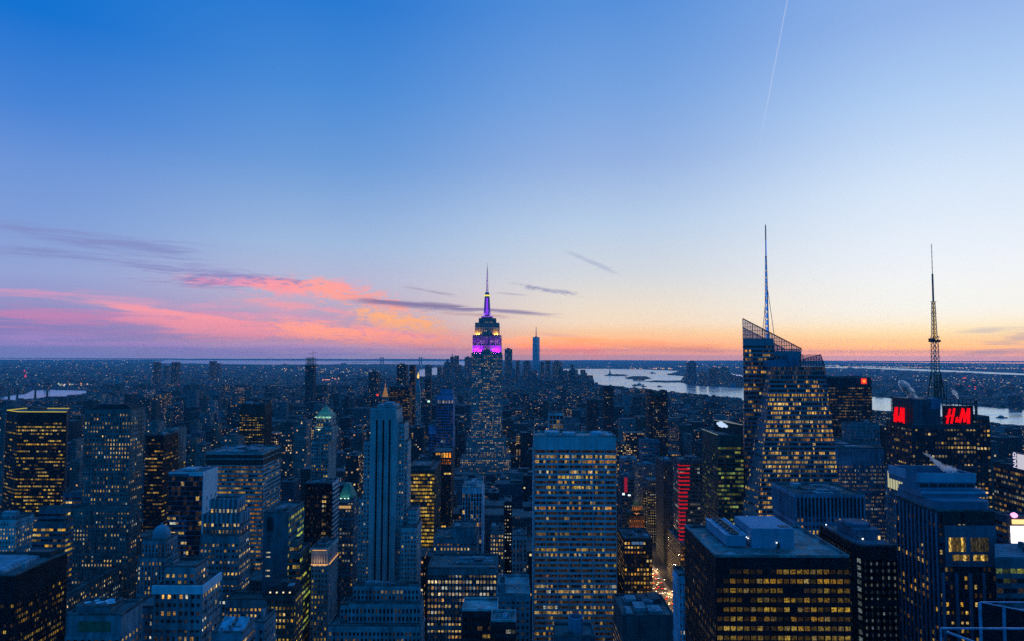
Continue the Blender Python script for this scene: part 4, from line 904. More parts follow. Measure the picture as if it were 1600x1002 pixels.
# ------------------------------------------------------------------ centre and right
# the white slab that flares out at the foot
B = tower('white_slab', 'white office slab with seven window bays and a blank attic band, facing the viewer', 'white seven-bay slab', [(835, 962.5, 683, 500, 30)],
          ST(bay=9.36, fh=3.95, ww=.93, wh=.58, pd=.9, sd=.6, p=.0, pal='amber'), (.46, .475, .49), ybot=1002, fin=False, clutter=0, top=9, rough=.6, roofmat=roofing((.3, .32, .34)))
X0, X1, Y0, Y1, _, z = B.t[0]
B.wins = []
m = max(1, round((z - 9) / 3.95)); fh = (z - 9) / m; bw = (X1 - X0) / 7
for j in range(m):
    pr = B.rnd.choice([.02, .05, .12, .25, .45, .6]); tone = B.rnd.choice(['amber', 'yellow', 'amber', 'warm']); fl = B.rnd.uniform(.12, .6)
    for i in range(7):
        nsub = 5; prb = pr * B.rnd.choice((.2, .8, 1.2, 1.6))
        for s in range(nsub):
            a = X0 + i * bw + bw * (.036 + .928 * s / nsub); b = X0 + i * bw + bw * (.036 + .928 * (s + .96) / nsub)
            on = B.rnd.random() < prb; c = B.rnd.choice(PAL[tone]); g = fl * B.rnd.uniform(.15, 1.2) if on else B.rnd.uniform(0, .03)
            za, zb = j * fh + fh * .21, (j + 1) * fh - fh * .21; B.k += 1
            u0, v0 = (B.k * 7.31) % 97, (B.k * 3.17) % 89
            B.wins.append(([(a, Y0 - .05, za), (b, Y0 - .05, za), (b, Y0 - .05, zb), (a, Y0 - .05, zb)], (c[0] * g, c[1] * g, c[2] * g, 1), [(u0, v0), (u0 + .7, v0), (u0 + .7, v0 + 1), (u0, v0 + 1)]))
B.facade((X0, Y1, 0), (X0, Y0, 0), (X0, Y1, z), (X0, Y0, z), ribbon(bay=4, p=.1), 9)
def fn(b):   # sloping foot on the narrow side and front
    prev = None
    for k in range(9):
        zz = 62 - k * 62 / 8; out = 14 * (k / 8) ** 1.9
        cur = (X1 + .1 + out * .55, zz)
        if prev: b.poly([(prev[0], Y0 - .2, prev[1]), (cur[0], Y0 - .2, cur[1]), (cur[0], Y1, cur[1]), (prev[0], Y1, prev[1])]); b.poly([(X1 + .05, Y0 - .2, prev[1]), (prev[0], Y0 - .2, prev[1]), (cur[0], Y0 - .2, cur[1]), (X1 + .05, Y0 - .2, cur[1])])
        prev = cur
B.part('flared_foot', wall((.46, .475, .49), .6, .2), fn)
B.part('penthouse', wall((.35, .38, .4), .8), lambda b: (b.box(X0 + 9, X0 + 20, Y0 + 9, Y0 + 24, z - .2, z + 2.6), b.box(X0 + 23, X0 + 33, Y0 + 10, Y0 + 22, z - .2, z + 1.8)))
B.part('cooling_tank', wall((.3, .36, .4), .6), lambda b: b.tube(X0 + 50, Y0 + 14, [(5, z - .2), (5, z + 2.2), (3, z + 3), (.2, z + 3.3)], 16))
B.part('roof_beam', wall((.62, .64, .66), .6), lambda b: (b.bar((X1 - 5, Y0 + 2, z + 1.4), (X1 - 9, Y1 - 3, z + 1.4), .5), b.bar((X1 - 2.5, Y0 + 2, z + 1.4), (X1 - 6, Y1 - 3, z + 1.4), .5)))
B.done(wall((.46, .475, .49), .6, .2), 100)
# drum stack in front of it
B = tower('stack_block', 'low dark block carrying a round blue flue drum in front of the white slab', 'flue drum block', [(868, 930, 996, 330, 16)], punched(p=.05), (.1, .12, .14), ybot=1002, fin=False, clutter=1, hmax=1.5)
X0, X1, Y0, Y1, _, z = B.t[0]; xx, zz = xz(899.5, 963, 338)
B.part('flue_drum', wall((.16, .26, .34), .55), lambda b: b.tube(xx, 338, [(3.9, z - .3), (3.9, zz), (3.4, zz), (3.4, zz - 6), (.1, zz - 6)], 24), smooth=False); B.done(wall((.1, .12, .14), .8), 0)
# distance and middle ground right of centre
tower('office_tower', 'dark slender tower standing alone above the downtown haze, beyond the white slab', 'dark lone tower', [(944, 959, 604, 1350, 26)], punched(p=.08, gain=.5), (.035, .045, .06), ybot=676, clutter=1)
tower('office_tower', 'short dark tower half hidden beside the taller lone tower', 'short dark tower', [(918, 934, 625, 1450, 28)], punched(p=.08, gain=.5), (.05, .06, .075), ybot=676, clutter=1)
B = tower('apartment_tower', 'dark broad apartment tower with a reddish notched crown in front of the harbor', 'notched red-crowned tower', [(1014, 1043, 617, 1150, 32), (1014.5, 1020, 610, 1152, 26, 0), (1036, 1042.5, 611, 1152, 26, 0)],
          ST(bay=3, fh=3.3, ww=.6, wh=.5, pd=.3, sd=.3, p=.16, pal='warm', corr=.2, gain=.5), (.05, .055, .065), ybot=692, clutter=0, fin=False)
X0, X1, Y0, Y1, _, z = B.t[0]
B.part('crown_screen', wall((.32, .15, .09), .7), lambda b: b.poly([(X0 + 6.6, Y0 + 6, z - .2), (X1 - 7.2, Y0 + 6, z - .2), (X1 - 7.2, Y0 + 6, z + 2.5), (X0 + 6.6, Y0 + 6, z + 6.8)])); B.done(wall((.05, .055, .065), .7), 0)
tower('stone_block', 'small block of tightly packed warm windows beside the notched tower', 'packed warm-window block', [(1044, 1061, 658, 1250, 26)], punched(bay=2.6, fh=3.2, p=.5, pal='amber', gain=.4), (.16, .14, .14), ybot=692)
tower('grid_tower', 'small tower wrapped in a white open grid just above the white slab', 'small white grid tower', [(858.5, 880, 646, 860, 24)], ST(bay=5.0, fh=6, ww=.85, wh=.85, pd=.8, sd=.6, p=.35, pal='amber', gain=.3), (.55, .55, .56), ybot=684, clutter=1)
tower('office_tower', 'teal slab with two lit top floors beyond the street canyon', 'teal lit-top slab', [(1003, 1030, 689, 1050, 26)], ribbon(bay=3, fh=5, wh=.4, p=.15, pal='white', gain=.4), (.10, .18, .22), ybot=722, clutter=1)
tower('office_block', 'broad block with four rows of dotted warm windows beyond the gilded-crown building', 'dotted-row block', [(997, 1030, 727, 1000, 30)], punched(bay=2.8, fh=4.2, p=.45, pal='warm', corr=.6, gain=.6), (.12, .15, .18), ybot=760, clutter=2)
tower('office_block', 'low block with a round white roof rim', 'white-rimmed low block', [(972, 996, 717, 1150, 32)], ribbon(p=.1, gain=.4), (.2, .25, .3), ybot=745, clutter=2, roofmat=roofing((.4, .44, .48)))
# red lit corner tower
B = tower('red_lit_tower', 'office tower with a glowing red striped corner running its full height', 'red-striped corner tower', [(1062, 1097, 720, 740, 30)],
          ribbon(bay=3, fh=4.4, wh=.5, p=.28, pal='white', corr=.7, gain=.35), (.10, .115, .12), ybot=830, fin=False, clutter=4, hmax=4, ind=30)
X0, X1, Y0, Y1, _, z = B.t[0]
def fn(b):
    for j in range(27):
        zz = z - 6 - j * 4.4; w = 11 if j < 7 else 8.5 if j < 12 else 6
        b.box(X0 - .8, X0 + w, Y0 - .9, Y0 - .55, zz, zz + (1.6 if j % 3 else 1.0), bottom=True); b.box(X0 - .9, X0 - .55, Y0, Y0 + 5, zz, zz + 1.4, bottom=True)
B.part('red_light_band', glow((1, .012, .03), .5), fn); B.done(wall((.10, .115, .12), .6), 30)
tower('office_tower', 'dark ribbed tower standing against the red-striped corner tower', 'dark ribbed tower', [(1036, 1053, 722, 830, 40)], piers(bay=3, ww=.5, pd=1.2, p=.03), (.07, .075, .085), ybot=835, clutter=1)
tower('office_tower', 'grey tower with a dot grid of small cool windows beside the avenue', 'cool dot-grid tower', [(1012, 1035, 752, 920, 34), (1004.5, 1011.9, 762, 928, 24)], ST(bay=2.9, fh=3.6, ww=.4, wh=.4, pd=.25, sd=.25, p=.6, pal='warm', corr=.4, gain=.6), (.08, .09, .1), ybot=832, ind=20, clutter=2)
B = tower('sign_tower', 'dark blue tower with a tall red blade sign on its front', 'red blade sign tower', [(972, 991, 745, 790, 26)], ribbon(p=.08, gain=.4), (.07, .1, .13), ybot=800, fin=False, clutter=2)
X0, X1, Y0, Y1, _, z = B.t[0]
B.part('blade_sign', glow((.75, .03, .10), .35), lambda b: b.box(X0 + 2.4, X0 + 6.2, Y0 - 1.2, Y0 - .6, z - 19, z - 1, bottom=True))
B.lamps('roof_lamp', glow((.8, .95, 1), 1.6), [(X0 + .2, X0 + 2.8, Y0 - 1.2, Y0 - .6, z - 22, z - 19.8), (X0 + 7, X0 + 10, Y0 - 1.2, Y0 - .6, z - 23, z - 21.4)]); B.done(wall((.07, .1, .13), .7), 0)
# black and gold tower
B = tower('gilded_crown_tower', 'black brick tower with an orange floodlit gilded crown', 'gilded-crown black tower', [(983, 1007, 803, 740, 20), (988, 1003, 794, 743, 12, 0)], punched(bay=2.4, p=.3, pal='orange', gain=.6), (.09, .05, .03), ybot=842, fin=False, clutter=0)
X0, X1, Y0, Y1, _, z = B.t[1]
def fn(b):
    for i in range(6):
        x = X0 + (X1 - X0) * i / 5; b.box(x - .5, x + .5, Y0 - .6, Y0 + .6, z - 2, z + 2.2); b.box(x - .3, x + .3, Y0 - .4, Y0 + .4, z + 2.2, z + 3.6)
    b.prism([(X0 + 2, Y0 + 2), (X1 - 2, Y0 + 2), (X1 - 2, Y1 - 2), (X0 + 2, Y1 - 2)], z - .2, z + 7, scale=.6)
B.part('gilded_crown', plain('gilding', (.5, .3, .08), .5), fn); B.done(wall((.16, .08, .035), .8), 20)
X0, X1, Y0, Y1, _, z = B.t[0]
for f in (.2, .5, .8): spot((X0 + (X1 - X0) * f, Y0 - 5, z - 24), (X0 + (X1 - X0) * f, Y0 + 1, z - 6), (1, .36, .06), 5200, 100)
spot(((X0 + X1) / 2, Y0 - 4, z - 1), ((X0 + X1) / 2, Y0 + 6, z + 9), (1, .4, .08), 3500, 100)
B = tower('dark_office_block', 'dark office block with bright amber window rows above the avenue traffic', 'amber-rowed dark block', [(975, 1019, 842, 690, 40)], ST(bay=3.4, fh=4.6, ww=.6, wh=.55, pd=.5, sd=.4, p=.55, pal='amber', corr=.8, gain=.9), (.03, .03, .035), ybot=930, ind=40, clutter=4, hmax=2.5, fin=False)
X0, X1, Y0, Y1, _, z = B.t[0]
B.part('skylight', plain('skylight_glass', (.25, .4, .55), .2, 0, (.2, .42, .7), .2), lambda b: [b.box(X0 + 8 + i * 4.2, X0 + 11.6 + i * 4.2, Y0 - .7, Y0 - .55, z - 6, z - 3) for i in range(3)])
B.part('shop_light', glow((1, .55, .14), .9), lambda b: (b.box(X0 + 1, X0 + 7, Y0 - .9, Y0 - .6, 5, 7.5), b.box(X0 + 9, X0 + 14, Y0 - .9, Y0 - .6, 5.6, 7.2), b.box(X0 + 19, X0 + 28, Y0 - .9, Y0 - .6, 5, 7))); B.done(wall((.03, .03, .035), .7), 40)
tower('dotted_block', 'low stone block whose long flank glitters with tiny lamps beside the avenue', 'lamp-glittering low block', [(1063, 1082, 850, 725, 60)], ST(bay=3, fh=4.2, ww=.7, wh=.5, pd=.3, sd=.3, p=.6, pal='orange', gain=.8, side=ST(bay=2.2, fh=2.6, ww=.4, wh=.4, pd=.1, sd=.1, p=.55, pal='white', corr=.1, gain=.6)), (.17, .13, .1), ybot=898, ind=20, clutter=1, hmax=1.5)
tower('low_roof_block', 'wide low block with a cluttered machine roof and brownish front', 'machine-roofed brownish block', [(972, 1053, 963, 420, 36)],
      ribbon(bay=2.4, fh=4.2, ww=.9, wh=.45, p=.9, pal='warm', corr=.2, gain=.55), (.14, .12, .125), ybot=1002, clutter=9, hmax=3, ind=20, top=15)
B = tower('pale_strip_tower', 'narrow bright blue metal-clad tower edge beside the black flat-roofed tower', 'narrow bright blue tower', [(1061, 1075, 900, 350, 13)], ST(bay=1.5, fh=3.6, ww=.4, wh=.5, pd=.5, sd=.15, p=.03), (.5, .56, .66), ybot=1002, clutter=0, rough=.35)
# ---- green glass tower with a cloud sign
B = tower('green_glass_tower', 'dark green glass tower with lit green floors and a white cloud sign', 'green cloud-sign tower', [(1121.5, 1161, 681, 620, 50)],
          ribbon(bay=2.7, fh=4.0, ww=.9, wh=.5, pd=.12, sd=.25, p=.5, pal='green', corr=.65, gain=.5, side=ribbon(bay=2.7, fh=4, ww=.88, wh=.5, p=.14, pal='green', gain=.22)), (.03, .07, .06), ybot=806, fin=False, clutter=0, rough=.3, top=10)
X0, X1, Y0, Y1, _, z = B.t[0]; xa, zc2 = xz(1121.6, 655, 648); xa += 2
B.part('top_screen', wall((.02, .045, .045), .35), lambda b: (b.box(xa + 12, X1, Y0 + .3, Y1 - 4, z - .2, zc2 - 3), b.prism([(xa - .5, Y1 - 4.2), (xa + 12, Y0 + .32), (xa + 12, Y1 - 4.2)], z - .2, zc2 - 3)))
B.part('parapet_edge_glow', glow((.75, .85, .8), .28), lambda b: (b.bar((xa - .5, Y1 - 4.2, zc2 - 2.6), (xa + 12, Y0 + .1, zc2 - 2.6), .5), b.bar((xa + 12, Y0 + .1, zc2 - 2.6), (X1, Y0 + .1, zc2 - 2.6), .35), b.bar((X0 - .2, Y0, z + .6), (X0 - .2, Y1, z + .6), .5)))  # trim glows of itself so the roof edges look bright
pA, pB = Vector((xa - .5, Y1 - 4.2, 0)), Vector((xa + 12, Y0 + .32, 0)); dv = (pB - pA).normalized(); nv = Vector((dv.y, -dv.x, 0))
def fn(b):
    for t, hz, r in ((9, 8.6, 2.6), (13.5, 9.6, 3.0), (18, 8.2, 3.2), (22, 7.4, 2.4), (15, 6.8, 2.6), (11, 6.9, 2.0)):
        c = pA + dv * t + nv * .5
        ring = [(c + dv * (r * 1.25 * math.cos(a * math.pi / 8)) + Vector((0, 0, z - 1 + hz + r * .6 * math.sin(a * math.pi / 8)))) + nv * (t * .01) for a in range(16)]
        b.poly(ring)
        for k in range(16): b.poly([ring[k], ring[(k + 1) % 16], ring[(k + 1) % 16] - nv * .4, ring[k] - nv * .4])
B.part('cloud_sign', glow((.55, .72, 1), 1.0), fn); B.done(wall((.03, .07, .06), .35), 80)

# ---- faceted crystal tower with its spire
B = Bld('crystal_tower', 'faceted glass tower with a sloped lattice crown and a blue-lit lattice spire', xz(1235, 600, 590)[0], 620, 'skyscraper', ybot=808)
def corner(px_top, py_top, px_bot, py_bot, Y):
    """edge through two pixels on the plane Y, carried down to the ground"""
    t, b_ = P(px_top, py_top, Y), P(px_bot, py_bot, Y); d = (b_ - t) / (t.z - b_.z)
    return t, t + d * t.z
At, Ab = corner(1205, 573, 1188, 770, 590); Bt, Bb = corner(1289, 573, 1312, 770, 590); Ct, Cb = corner(1201, 573, 1163, 770, 622)
Dt, Db = Bt + Vector((0, 52, 0)), Bb + Vector((0, 56, 0)); Et, Eb = Ct + Vector((0, 34, 0)), Cb + Vector((0, 34, 0))
bw = B.w
for a, c, d, e in ((Ab, Bb, Bt, At), (Bb, Db, Dt, Bt), (Db, Eb, Et, Dt), (Eb, Cb, Ct, Et)): bw.poly([a, c, d, e])
bw.poly([At, Bt, Dt, Et, Ct])
for k in range(40): bw.poly([Cb.lerp(Ct, k / 40), Ab.lerp(At, k / 40), Ab.lerp(At, (k + 1) / 40), Cb.lerp(Ct, (k + 1) / 40)])
stb = ST(bay=1.55, fh=4.1, ww=.86, wh=.56, pd=.18, sd=.35, p=.42, pal='amber', corr=.5, gain=.85, grp=5)
B.facade(Ab, Bb, At, Bt, stb, 12); B.facade(Cb, Ab, Ct, At, {**stb, 'p': .42, 'gain': .7, 'pal': 'warm'}, 4)
h1 = (Bt.z - 12)
B.facade(Ab + (At - Ab) * (h1 / At.z), Bb + (Bt - Bb) * (h1 / Bt.z), At, Bt, ST(bay=1.55, fh=4.1, ww=.8, wh=.8, pd=.2, sd=.3, p=.5, pal='warm', gain=.1))
# taller rear shaft
L0, zl = xz(1161, 529, 626); L1, _ = xz(1209, 529, 626); L2, zm = xz(1252, 549, 626)
Yr0, Yr1 = 626, 664
pt = [(L0, Yr0), (L2, Yr0), (L2, Yr1), (L0, Yr1)]
L0b = L0 * Yr1 / Yr0
bw.prism([(L0, Yr0), (L1, Yr0), (L1, Yr1), (L0b, Yr1)], 0, zl); bw.box(L1 + .02, L2, Yr0 + .05, Yr1 - .05, 0, zm)
str_ = ST(bay=1.9, fh=4.1, ww=.86, wh=.54, pd=.18, sd=.35, p=.22, pal='amber', corr=.8, gain=.7, grp=4)
B.facade((L0, Yr0, 0), (L1, Yr0, 0), (L0, Yr0, zl), (L1, Yr0, zl), str_, 6); B.facade((L1, Yr0, zm - 60), (L2, Yr0, zm - 60), (L1, Yr0, zm), (L2, Yr0, zm), {**str_, 'p': .08}, 4)
B.facade((L0b, Yr1, 0), (L0, Yr0, 0), (L0b, Yr1, zl), (L0, Yr0, zl), {**str_, 'p': .12})
# lattice crown of the rear shaft: glazed screens with mullions on the four sides
zA = xz(1161, 498, Yr0)[1]; zB = xz(1252, 545, Yr0)[1]
def ztop(x): return zA + (zB - zA) * (x - L0) / (L2 - L0)
gl, mu = MB(), MB()
for yy, La in ((Yr0, L0), (Yr1, L0b)):
    gl.poly([(La, yy, zl), (L1, yy, zl), (L1, yy, ztop(L1)), (La, yy, ztop(La))]); gl.poly([(L1, yy, zm), (L2, yy, zm), (L2, yy, zB), (L1, yy, ztop(L1))])
    n = 24
    for i in range(n + 1):
        x = La + (L2 - La) * i / n; zb_ = zl if x <= L1 + .1 else zm
        mu.bar((x, yy, zb_), (x, yy, ztop(x)), .3 if i % 4 else .6, .4)
    for k in range(8):
        zz = zm + 2 + k * 3.6
        xe = L2 if zz <= zB else L0 + (zA - zz) / (zA - zB) * (L2 - L0)
        xs_ = La if zz > zl else L1
        if xe > xs_ + 1: mu.bar((xs_, yy, zz), (xe, yy, zz), .4, .38)
    mu.bar((La, yy, ztop(La)), (L2, yy, zB), .9, .9)
for xx, xk, zb_, zt_ in ((L0, L0b, zl, zA), (L2, L2, zm, zB)):
    gl.poly([(xx, Yr0, zb_), (xk, Yr1, zb_), (xk, Yr1, zt_), (xx, Yr0, zt_)])
    for i in range(9): mu.bar((xx + (xk - xx) * i / 8, Yr0 + (Yr1 - Yr0) * i / 8, zb_), (xx + (xk - xx) * i / 8, Yr0 + (Yr1 - Yr0) * i / 8, zt_), .45)
    k = zb_ + 2
    while k < zt_: mu.bar((xx, Yr0, k), (xk, Yr1, k), .4); k += 3.6
# small sloped screen on the right shoulder
S0, zs0 = xz(1254, 562, 594); S1, zs1 = xz(1282, 554, 594); S2, zs2 = xz(1289, 573, 594)
zr0 = Bt.z
for yy in (594, 632):
    gl.poly([(S0, yy, zr0), (S2, yy, zr0), (S1, yy, zs1), (S0, yy, zs0)])
    for i in range(9):
        x = S0 + (S2 - S0) * i / 8; zt_ = zs0 + (zs1 - zs0) * (x - S0) / (S1 - S0) if x <= S1 else zs1 + (zr0 - zs1) * (x - S1) / (S2 - S1)
        mu.bar((x, yy, zr0), (x, yy, zt_ + .05), .4)
    for k in (3.3, 6.6): mu.bar((S0, yy, zr0 + k), (S1 + (S2 - S1) * (1 - k / 11), yy, zr0 + k), .35)
    mu.bar((S0, yy, zs0), (S1, yy, zs1), .6); mu.bar((S1, yy, zs1), (S2, yy, zr0), .6)
gl.poly([(S1, 594, zs1), (S2, 594, zr0), (S2, 632, zr0), (S1, 632, zs1)])
gl.build('crown_glass', lattice_glass(), B.root); mu.build('crown_lattice', plain('lattice_metal', (.05, .048, .055), .5), B.root)
B.part('rooftop_unit', wall((.12, .2, .27), .7), lambda b: (b.box(xz(1200, 563, 600)[0], xz(1229, 563, 600)[0], 598, 612, Bt.z - .2, xz(1200, 563, 600)[1]), b.box(xz(1229.5, 555, 600)[0], xz(1248, 555, 600)[0], 600, 616, Bt.z - .2, xz(1240, 555, 600)[1])))
# spire
sp0 = P(1199, 516, 645); spt = P(1192, 350, 645); sx, sy = sp0.x, 645; zb_, zt_ = zl, spt.z; H = zt_ - zb_
def fn(b):
    for a in range(3):
        t = a * 2.094 + .5
        b.bar((sx + 2.3 * math.cos(t), sy + 2.3 * math.sin(t), zb_), (sx + .7 * math.cos(t), sy + .7 * math.sin(t), zb_ + H * .72), .45)
    for k in range(22):
        t0 = k / 22; r = 2.3 - 1.6 * t0; zz = zb_ + H * .72 * t0; z2 = zb_ + H * .72 * (k + 1) / 22
        q = [(sx + r * math.cos(a * 2.094 + .5), sy + r * math.sin(a * 2.094 + .5)) for a in range(3)]
        for a in range(3): b.bar((*q[a], zz), (*q[(a + 1) % 3], z2), .25); b.bar((*q[a], zz), (*q[(a + 1) % 3], zz), .25)
    b.tube(sx, sy, [(.75, zb_ + H * .70), (.6, zb_ + H * .98), (.1, zt_)], 8)
B.part('spire', plain('spire_steel', (.2, .22, .27), .5), fn)
B.part('spire_light', glow((.03, .24, 1), 1.0), lambda b: ([b.tube(sx, sy, [(1.35 - .8 * k / 12, zb_ + H * .06 * k), (1.3 - .8 * k / 12, zb_ + H * .06 * (k + .74))], 8) for k in range(12)], b.tube(sx, sy - .8, [(.35, zb_ + H * .72), (.3, zb_ + H * .86)], 6)))
B.part('spire_strut', plain('spire_steel', (.2, .22, .27), .5), lambda b: (b.bar((sx + 5.5, sy - 4, zb_ + 1), (sx + 1.2, sy, zb_ + H * .42), .4), b.bar((sx - 3, sy + 6, zb_ + 1), (sx, sy + .6, zb_ + H * .42), .4)))
foot(min(L0, Cb.x), Bb.x, 590, 664, 808, Bt.z, 'faceted crystal tower'); B.done(wall((.22, .22, .25), .3, .15, .5), 100)

# ---- right of the crystal tower
B = tower('office_tower', 'dark flat-topped tower with a square orange-red sign on its attic', 'orange-sign dark tower', [(1290, 1361.5, 591, 900, 40)],
          ribbon(bay=2.6, fh=4.0, ww=.8, wh=.42, p=.45, pal='warm', corr=.5, gain=.2), (.035, .04, .05), ybot=700, fin=False, clutter=3, hmax=3, top=12, rough=.4)
X0, X1, Y0, Y1, _, z = B.t[0]; sx0, sz = xz(1345.5, 591.5, 899); sx1, sz1 = xz(1354, 600, 899)
def fn(b):
    b.box(sx0, sx1, 898.6, 899.2, sz1, sz, bottom=True)
B.part('square_sign', glow((1, .05, .03), 1.0), fn)
def fn(b):
    cx, cz, r = (sx0 + sx1) / 2, (sz + sz1) / 2, 2.2
    for a in range(4):
        t = a * math.pi / 4; b.bar((cx - r * math.cos(t), 898.3, cz - r * math.sin(t)), (cx + r * math.cos(t), 898.3, cz + r * math.sin(t)), .3, 1.0)
B.part('sign_emblem', glow((1, .34, .03), 1.1), fn); B.done(wall((.035, .04, .05), .4), 60)
tower('stone_tower', 'old stone tower with stepped shoulders in front of the orange-sign tower', 'stepped old stone tower', [(1322, 1376, 690, 770, 30), (1330, 1374, 663, 774, 22, 0)],
      punched(bay=2.8, fh=3.9, p=.05, gain=.4), (.22, .22, .235), ybot=702, clutter=3)
tower('pinstripe_tower', 'pinstriped slab with pale ribs and yellow lit lower floors', 'pale pinstripe slab', [(1303, 1381, 701, 680, 34)],
      ST(bay=1.5, fh=4.0, ww=.55, wh=.5, pd=.8, sd=.2, p=.62, pal='warm', corr=.6, gain=.55), (.27, .30, .36), ybot=800, ind=100, top=17, clutter=3, hmax=2.5)
# tower with the red sign and the mast
YC = 600
stc = ST(bay=3.0, fh=4.1, ww=.7, wh=.5, pd=.35, sd=.35, p=.32, pal='warm', corr=.5, gain=.75)
B = tower('sign_mast_tower', 'dark tower with big red letter signs and a tall lattice broadcast mast', 'red-letter mast tower', [(1424, 1524, 664, YC, 40), (1524.1, 1546, 652, YC + 6, 32)], stc, (.05, .058, .07), ybot=735, fin=False, clutter=0, rough=.45)
X0, X1, Y0, Y1, _, z = B.t[0]; zt = xz(1424, 624, YC)[1]
xi0, xi1 = xz(1428, 650, YC)[0], xz(1470, 650, YC)[0]
B.part('plant_room', wall((.07, .09, .11), .6), lambda b: (b.box(xi0, xi1, YC + .3, YC + 34, z - .2, zt), [b.box(xi0 + 5, xi1 - 1, YC - .1, YC + .28, z + 1 + k * 1.7, z + 1.7 + k * 1.7) for k in range(7)]))
B.part('machine_box', wall((.10, .2, .3), .7), lambda b: b.box(xi1 - 9, xi1 - .2, YC - .5, YC + 10, zt - 9, zt + .6))
def frame(b, p, q, z0, z1, nx, nz, w=.5):
    p, q = Vector(p), Vector(q)
    for i in range(nx + 1): c = p.lerp(q, i / nx); b.bar((c.x, c.y, z0), (c.x, c.y, z1), w)
    for k in range(nz + 1): zz = z0 + (z1 - z0) * k / nz; b.bar((p.x, p.y, zz), (q.x, q.y, zz), w)
xs0, xs1 = xz(1473, 650, YC)[0], xz(1524, 650, YC)[0]
B.part('sign_scaffold', DARK(), lambda b: frame(b, (xs0, YC, 0), (xs1, YC, 0), z, zt, 8, 6))
B.part('sign_scaffold', DARK(), lambda b: frame(b, (xs1 + .7, YC + .6, 0), (xs1 + 12, YC + 14, 0), z - 6, zt - 1, 4, 6))
B.part('sign_scaffold', DARK(), lambda b: frame(b, (X0 - .5, YC + 30, 0), (X0 - .5, YC + .7, 0), z - 4, zt, 7, 7))
B.part('sign_board', wall((.012, .014, .018), .5), lambda b: (b.box(xs0 + 1, xs1 - 1, YC + 1, YC + 1.6, z - 9, zt - 6), ))
LET = [((.02, .0), (.22, .96), .105), ((.27, .0), (.48, 1.0), .105), ((-.04, .44), (.46, .56), .10), ((.54, .30), (.66, .42), .07), ((.52, .14), (.66, .30), .07), ((.52, .12), (.72, .10), .07), ((.60, .34), (.74, .14), .06),
       ((.76, .05), (.98, 1.0), .12), ((.98, .98), (1.06, .12), .13), ((1.02, .08), (1.30, .98), .10), ((1.31, 1.0), (1.27, .0), .15)]
def letters(b, O, U, H_, outn):
    """three red letters in the plane through O spanned by U and up, H_ metres high"""
    for (a, c, w) in LET:
        dx, dy = c[0] - a[0], c[1] - a[1]; ln = math.hypot(dx, dy); nx, ny = -dy / ln * w / 2, dx / ln * w / 2; off = outn * .5
        r = [O + U * (x * H_) + Vector((0, 0, y * H_)) for x, y in ((a[0] - nx, a[1] - ny), (a[0] + nx, a[1] + ny), (c[0] + nx, c[1] + ny), (c[0] - nx, c[1] - ny))]
        b.poly([v + off for v in r]); b.poly([v - off for v in r])
        for k in range(4): b.poly([r[k] - off, r[(k + 1) % 4] - off, r[(k + 1) % 4] + off, r[k] + off])
o1, oz = xz(1479, 662, YC - 1.4); hL = xz(1479, 638, YC - 1.4)[1] - oz
RED = glow((1, .002, .006), 1.0)
B.part('letter_sign', RED, lambda b: letters(b, Vector((o1, YC - 1.6, oz)), Vector((1.12, 0, 0)), hL, Vector((0, -1, 0))))
xl = X0 - 1.6
B.part('letter_sign', RED, lambda b: letters(b, Vector((xl, YC + 24, z + .5)), Vector((0, -.82, 0)), 14.4, Vector((-1, 0, 0))))
# mast
mx0 = P(1463, 620, YC + 20); mzt = P(1452, 381, YC + 20).z; mx, my, mz = mx0.x, YC + 20, zt - .3; H = mzt - mz
B.part('mast_base', DARK(), lambda b: [b.bar((mx + dx * 5, my + dy * 5, mz), (mx + dx * 2.6, my + dy * 2.6, mz + H * .17), .7) for dx, dy in ((-1, -1), (1, -1), (1, 1), (-1, 1))] + [frame(b, (mx - 6 + k, my - 6 + k, 0), (mx + 6 - k, my - 6 + k, 0), mz, mz + 16 + 2 * k, 4, 4, .4) for k in (0, 3)])
def lat(b, r0, r1, a, c, n, w):
    for k in range(n):
        t0, t1 = k / n, (k + 1) / n; ra, rb = r0 + (r1 - r0) * t0, r0 + (r1 - r0) * t1; z0, z1 = mz + H * (a + (c - a) * t0), mz + H * (a + (c - a) * t1)
        A = [(mx + s * ra, my + t * ra, z0) for s, t in ((-1, -1), (1, -1), (1, 1), (-1, 1))]; C = [(mx + s * rb, my + t * rb, z1) for s, t in ((-1, -1), (1, -1), (1, 1), (-1, 1))]
        for i in range(4): b.bar(A[i], C[i], w); b.bar(A[i], C[(i + 1) % 4], w * .7); b.bar(A[i], A[(i + 1) % 4], w * .8)
B.part('mast_lattice', plain('mast_paint', (.34, .30, .22), .5), lambda b: (lat(b, 2.8, 2.0, 0, .40, 12, .5), lat(b, 1.6, 1.0, .40, .62, 8, .45)))
B.part('mast_light', glow((.9, .5, .06), .6), lambda b: (b.tube(mx, my, [(1.0, mz + H * .38), (.75, mz + H * .60)], 6), b.tube(mx, my, [(.65, mz + H * .60), (.5, mz + H * .68)], 6)))
B.part('mast_pole', plain('mast_steel', (.12, .16, .15), .5), lambda b: (b.tube(mx, my, [(.85, mz + H * .62), (.8, mz + H * .80), (.3, mz + H * .805), (.25, mzt)], 8), [b.box(mx - 2.6, mx + 2.6, my - .6, my + .6, mz + H * f, mz + H * f + .5, bottom=True) for f in (.545, .62)], [b.tube(mx, my, [(.2, mz + H * f), (.6, mz + H * f + .5), (.2, mz + H * f + 1)], 6) for f in (.84, .875, .91, .945, .98)]))
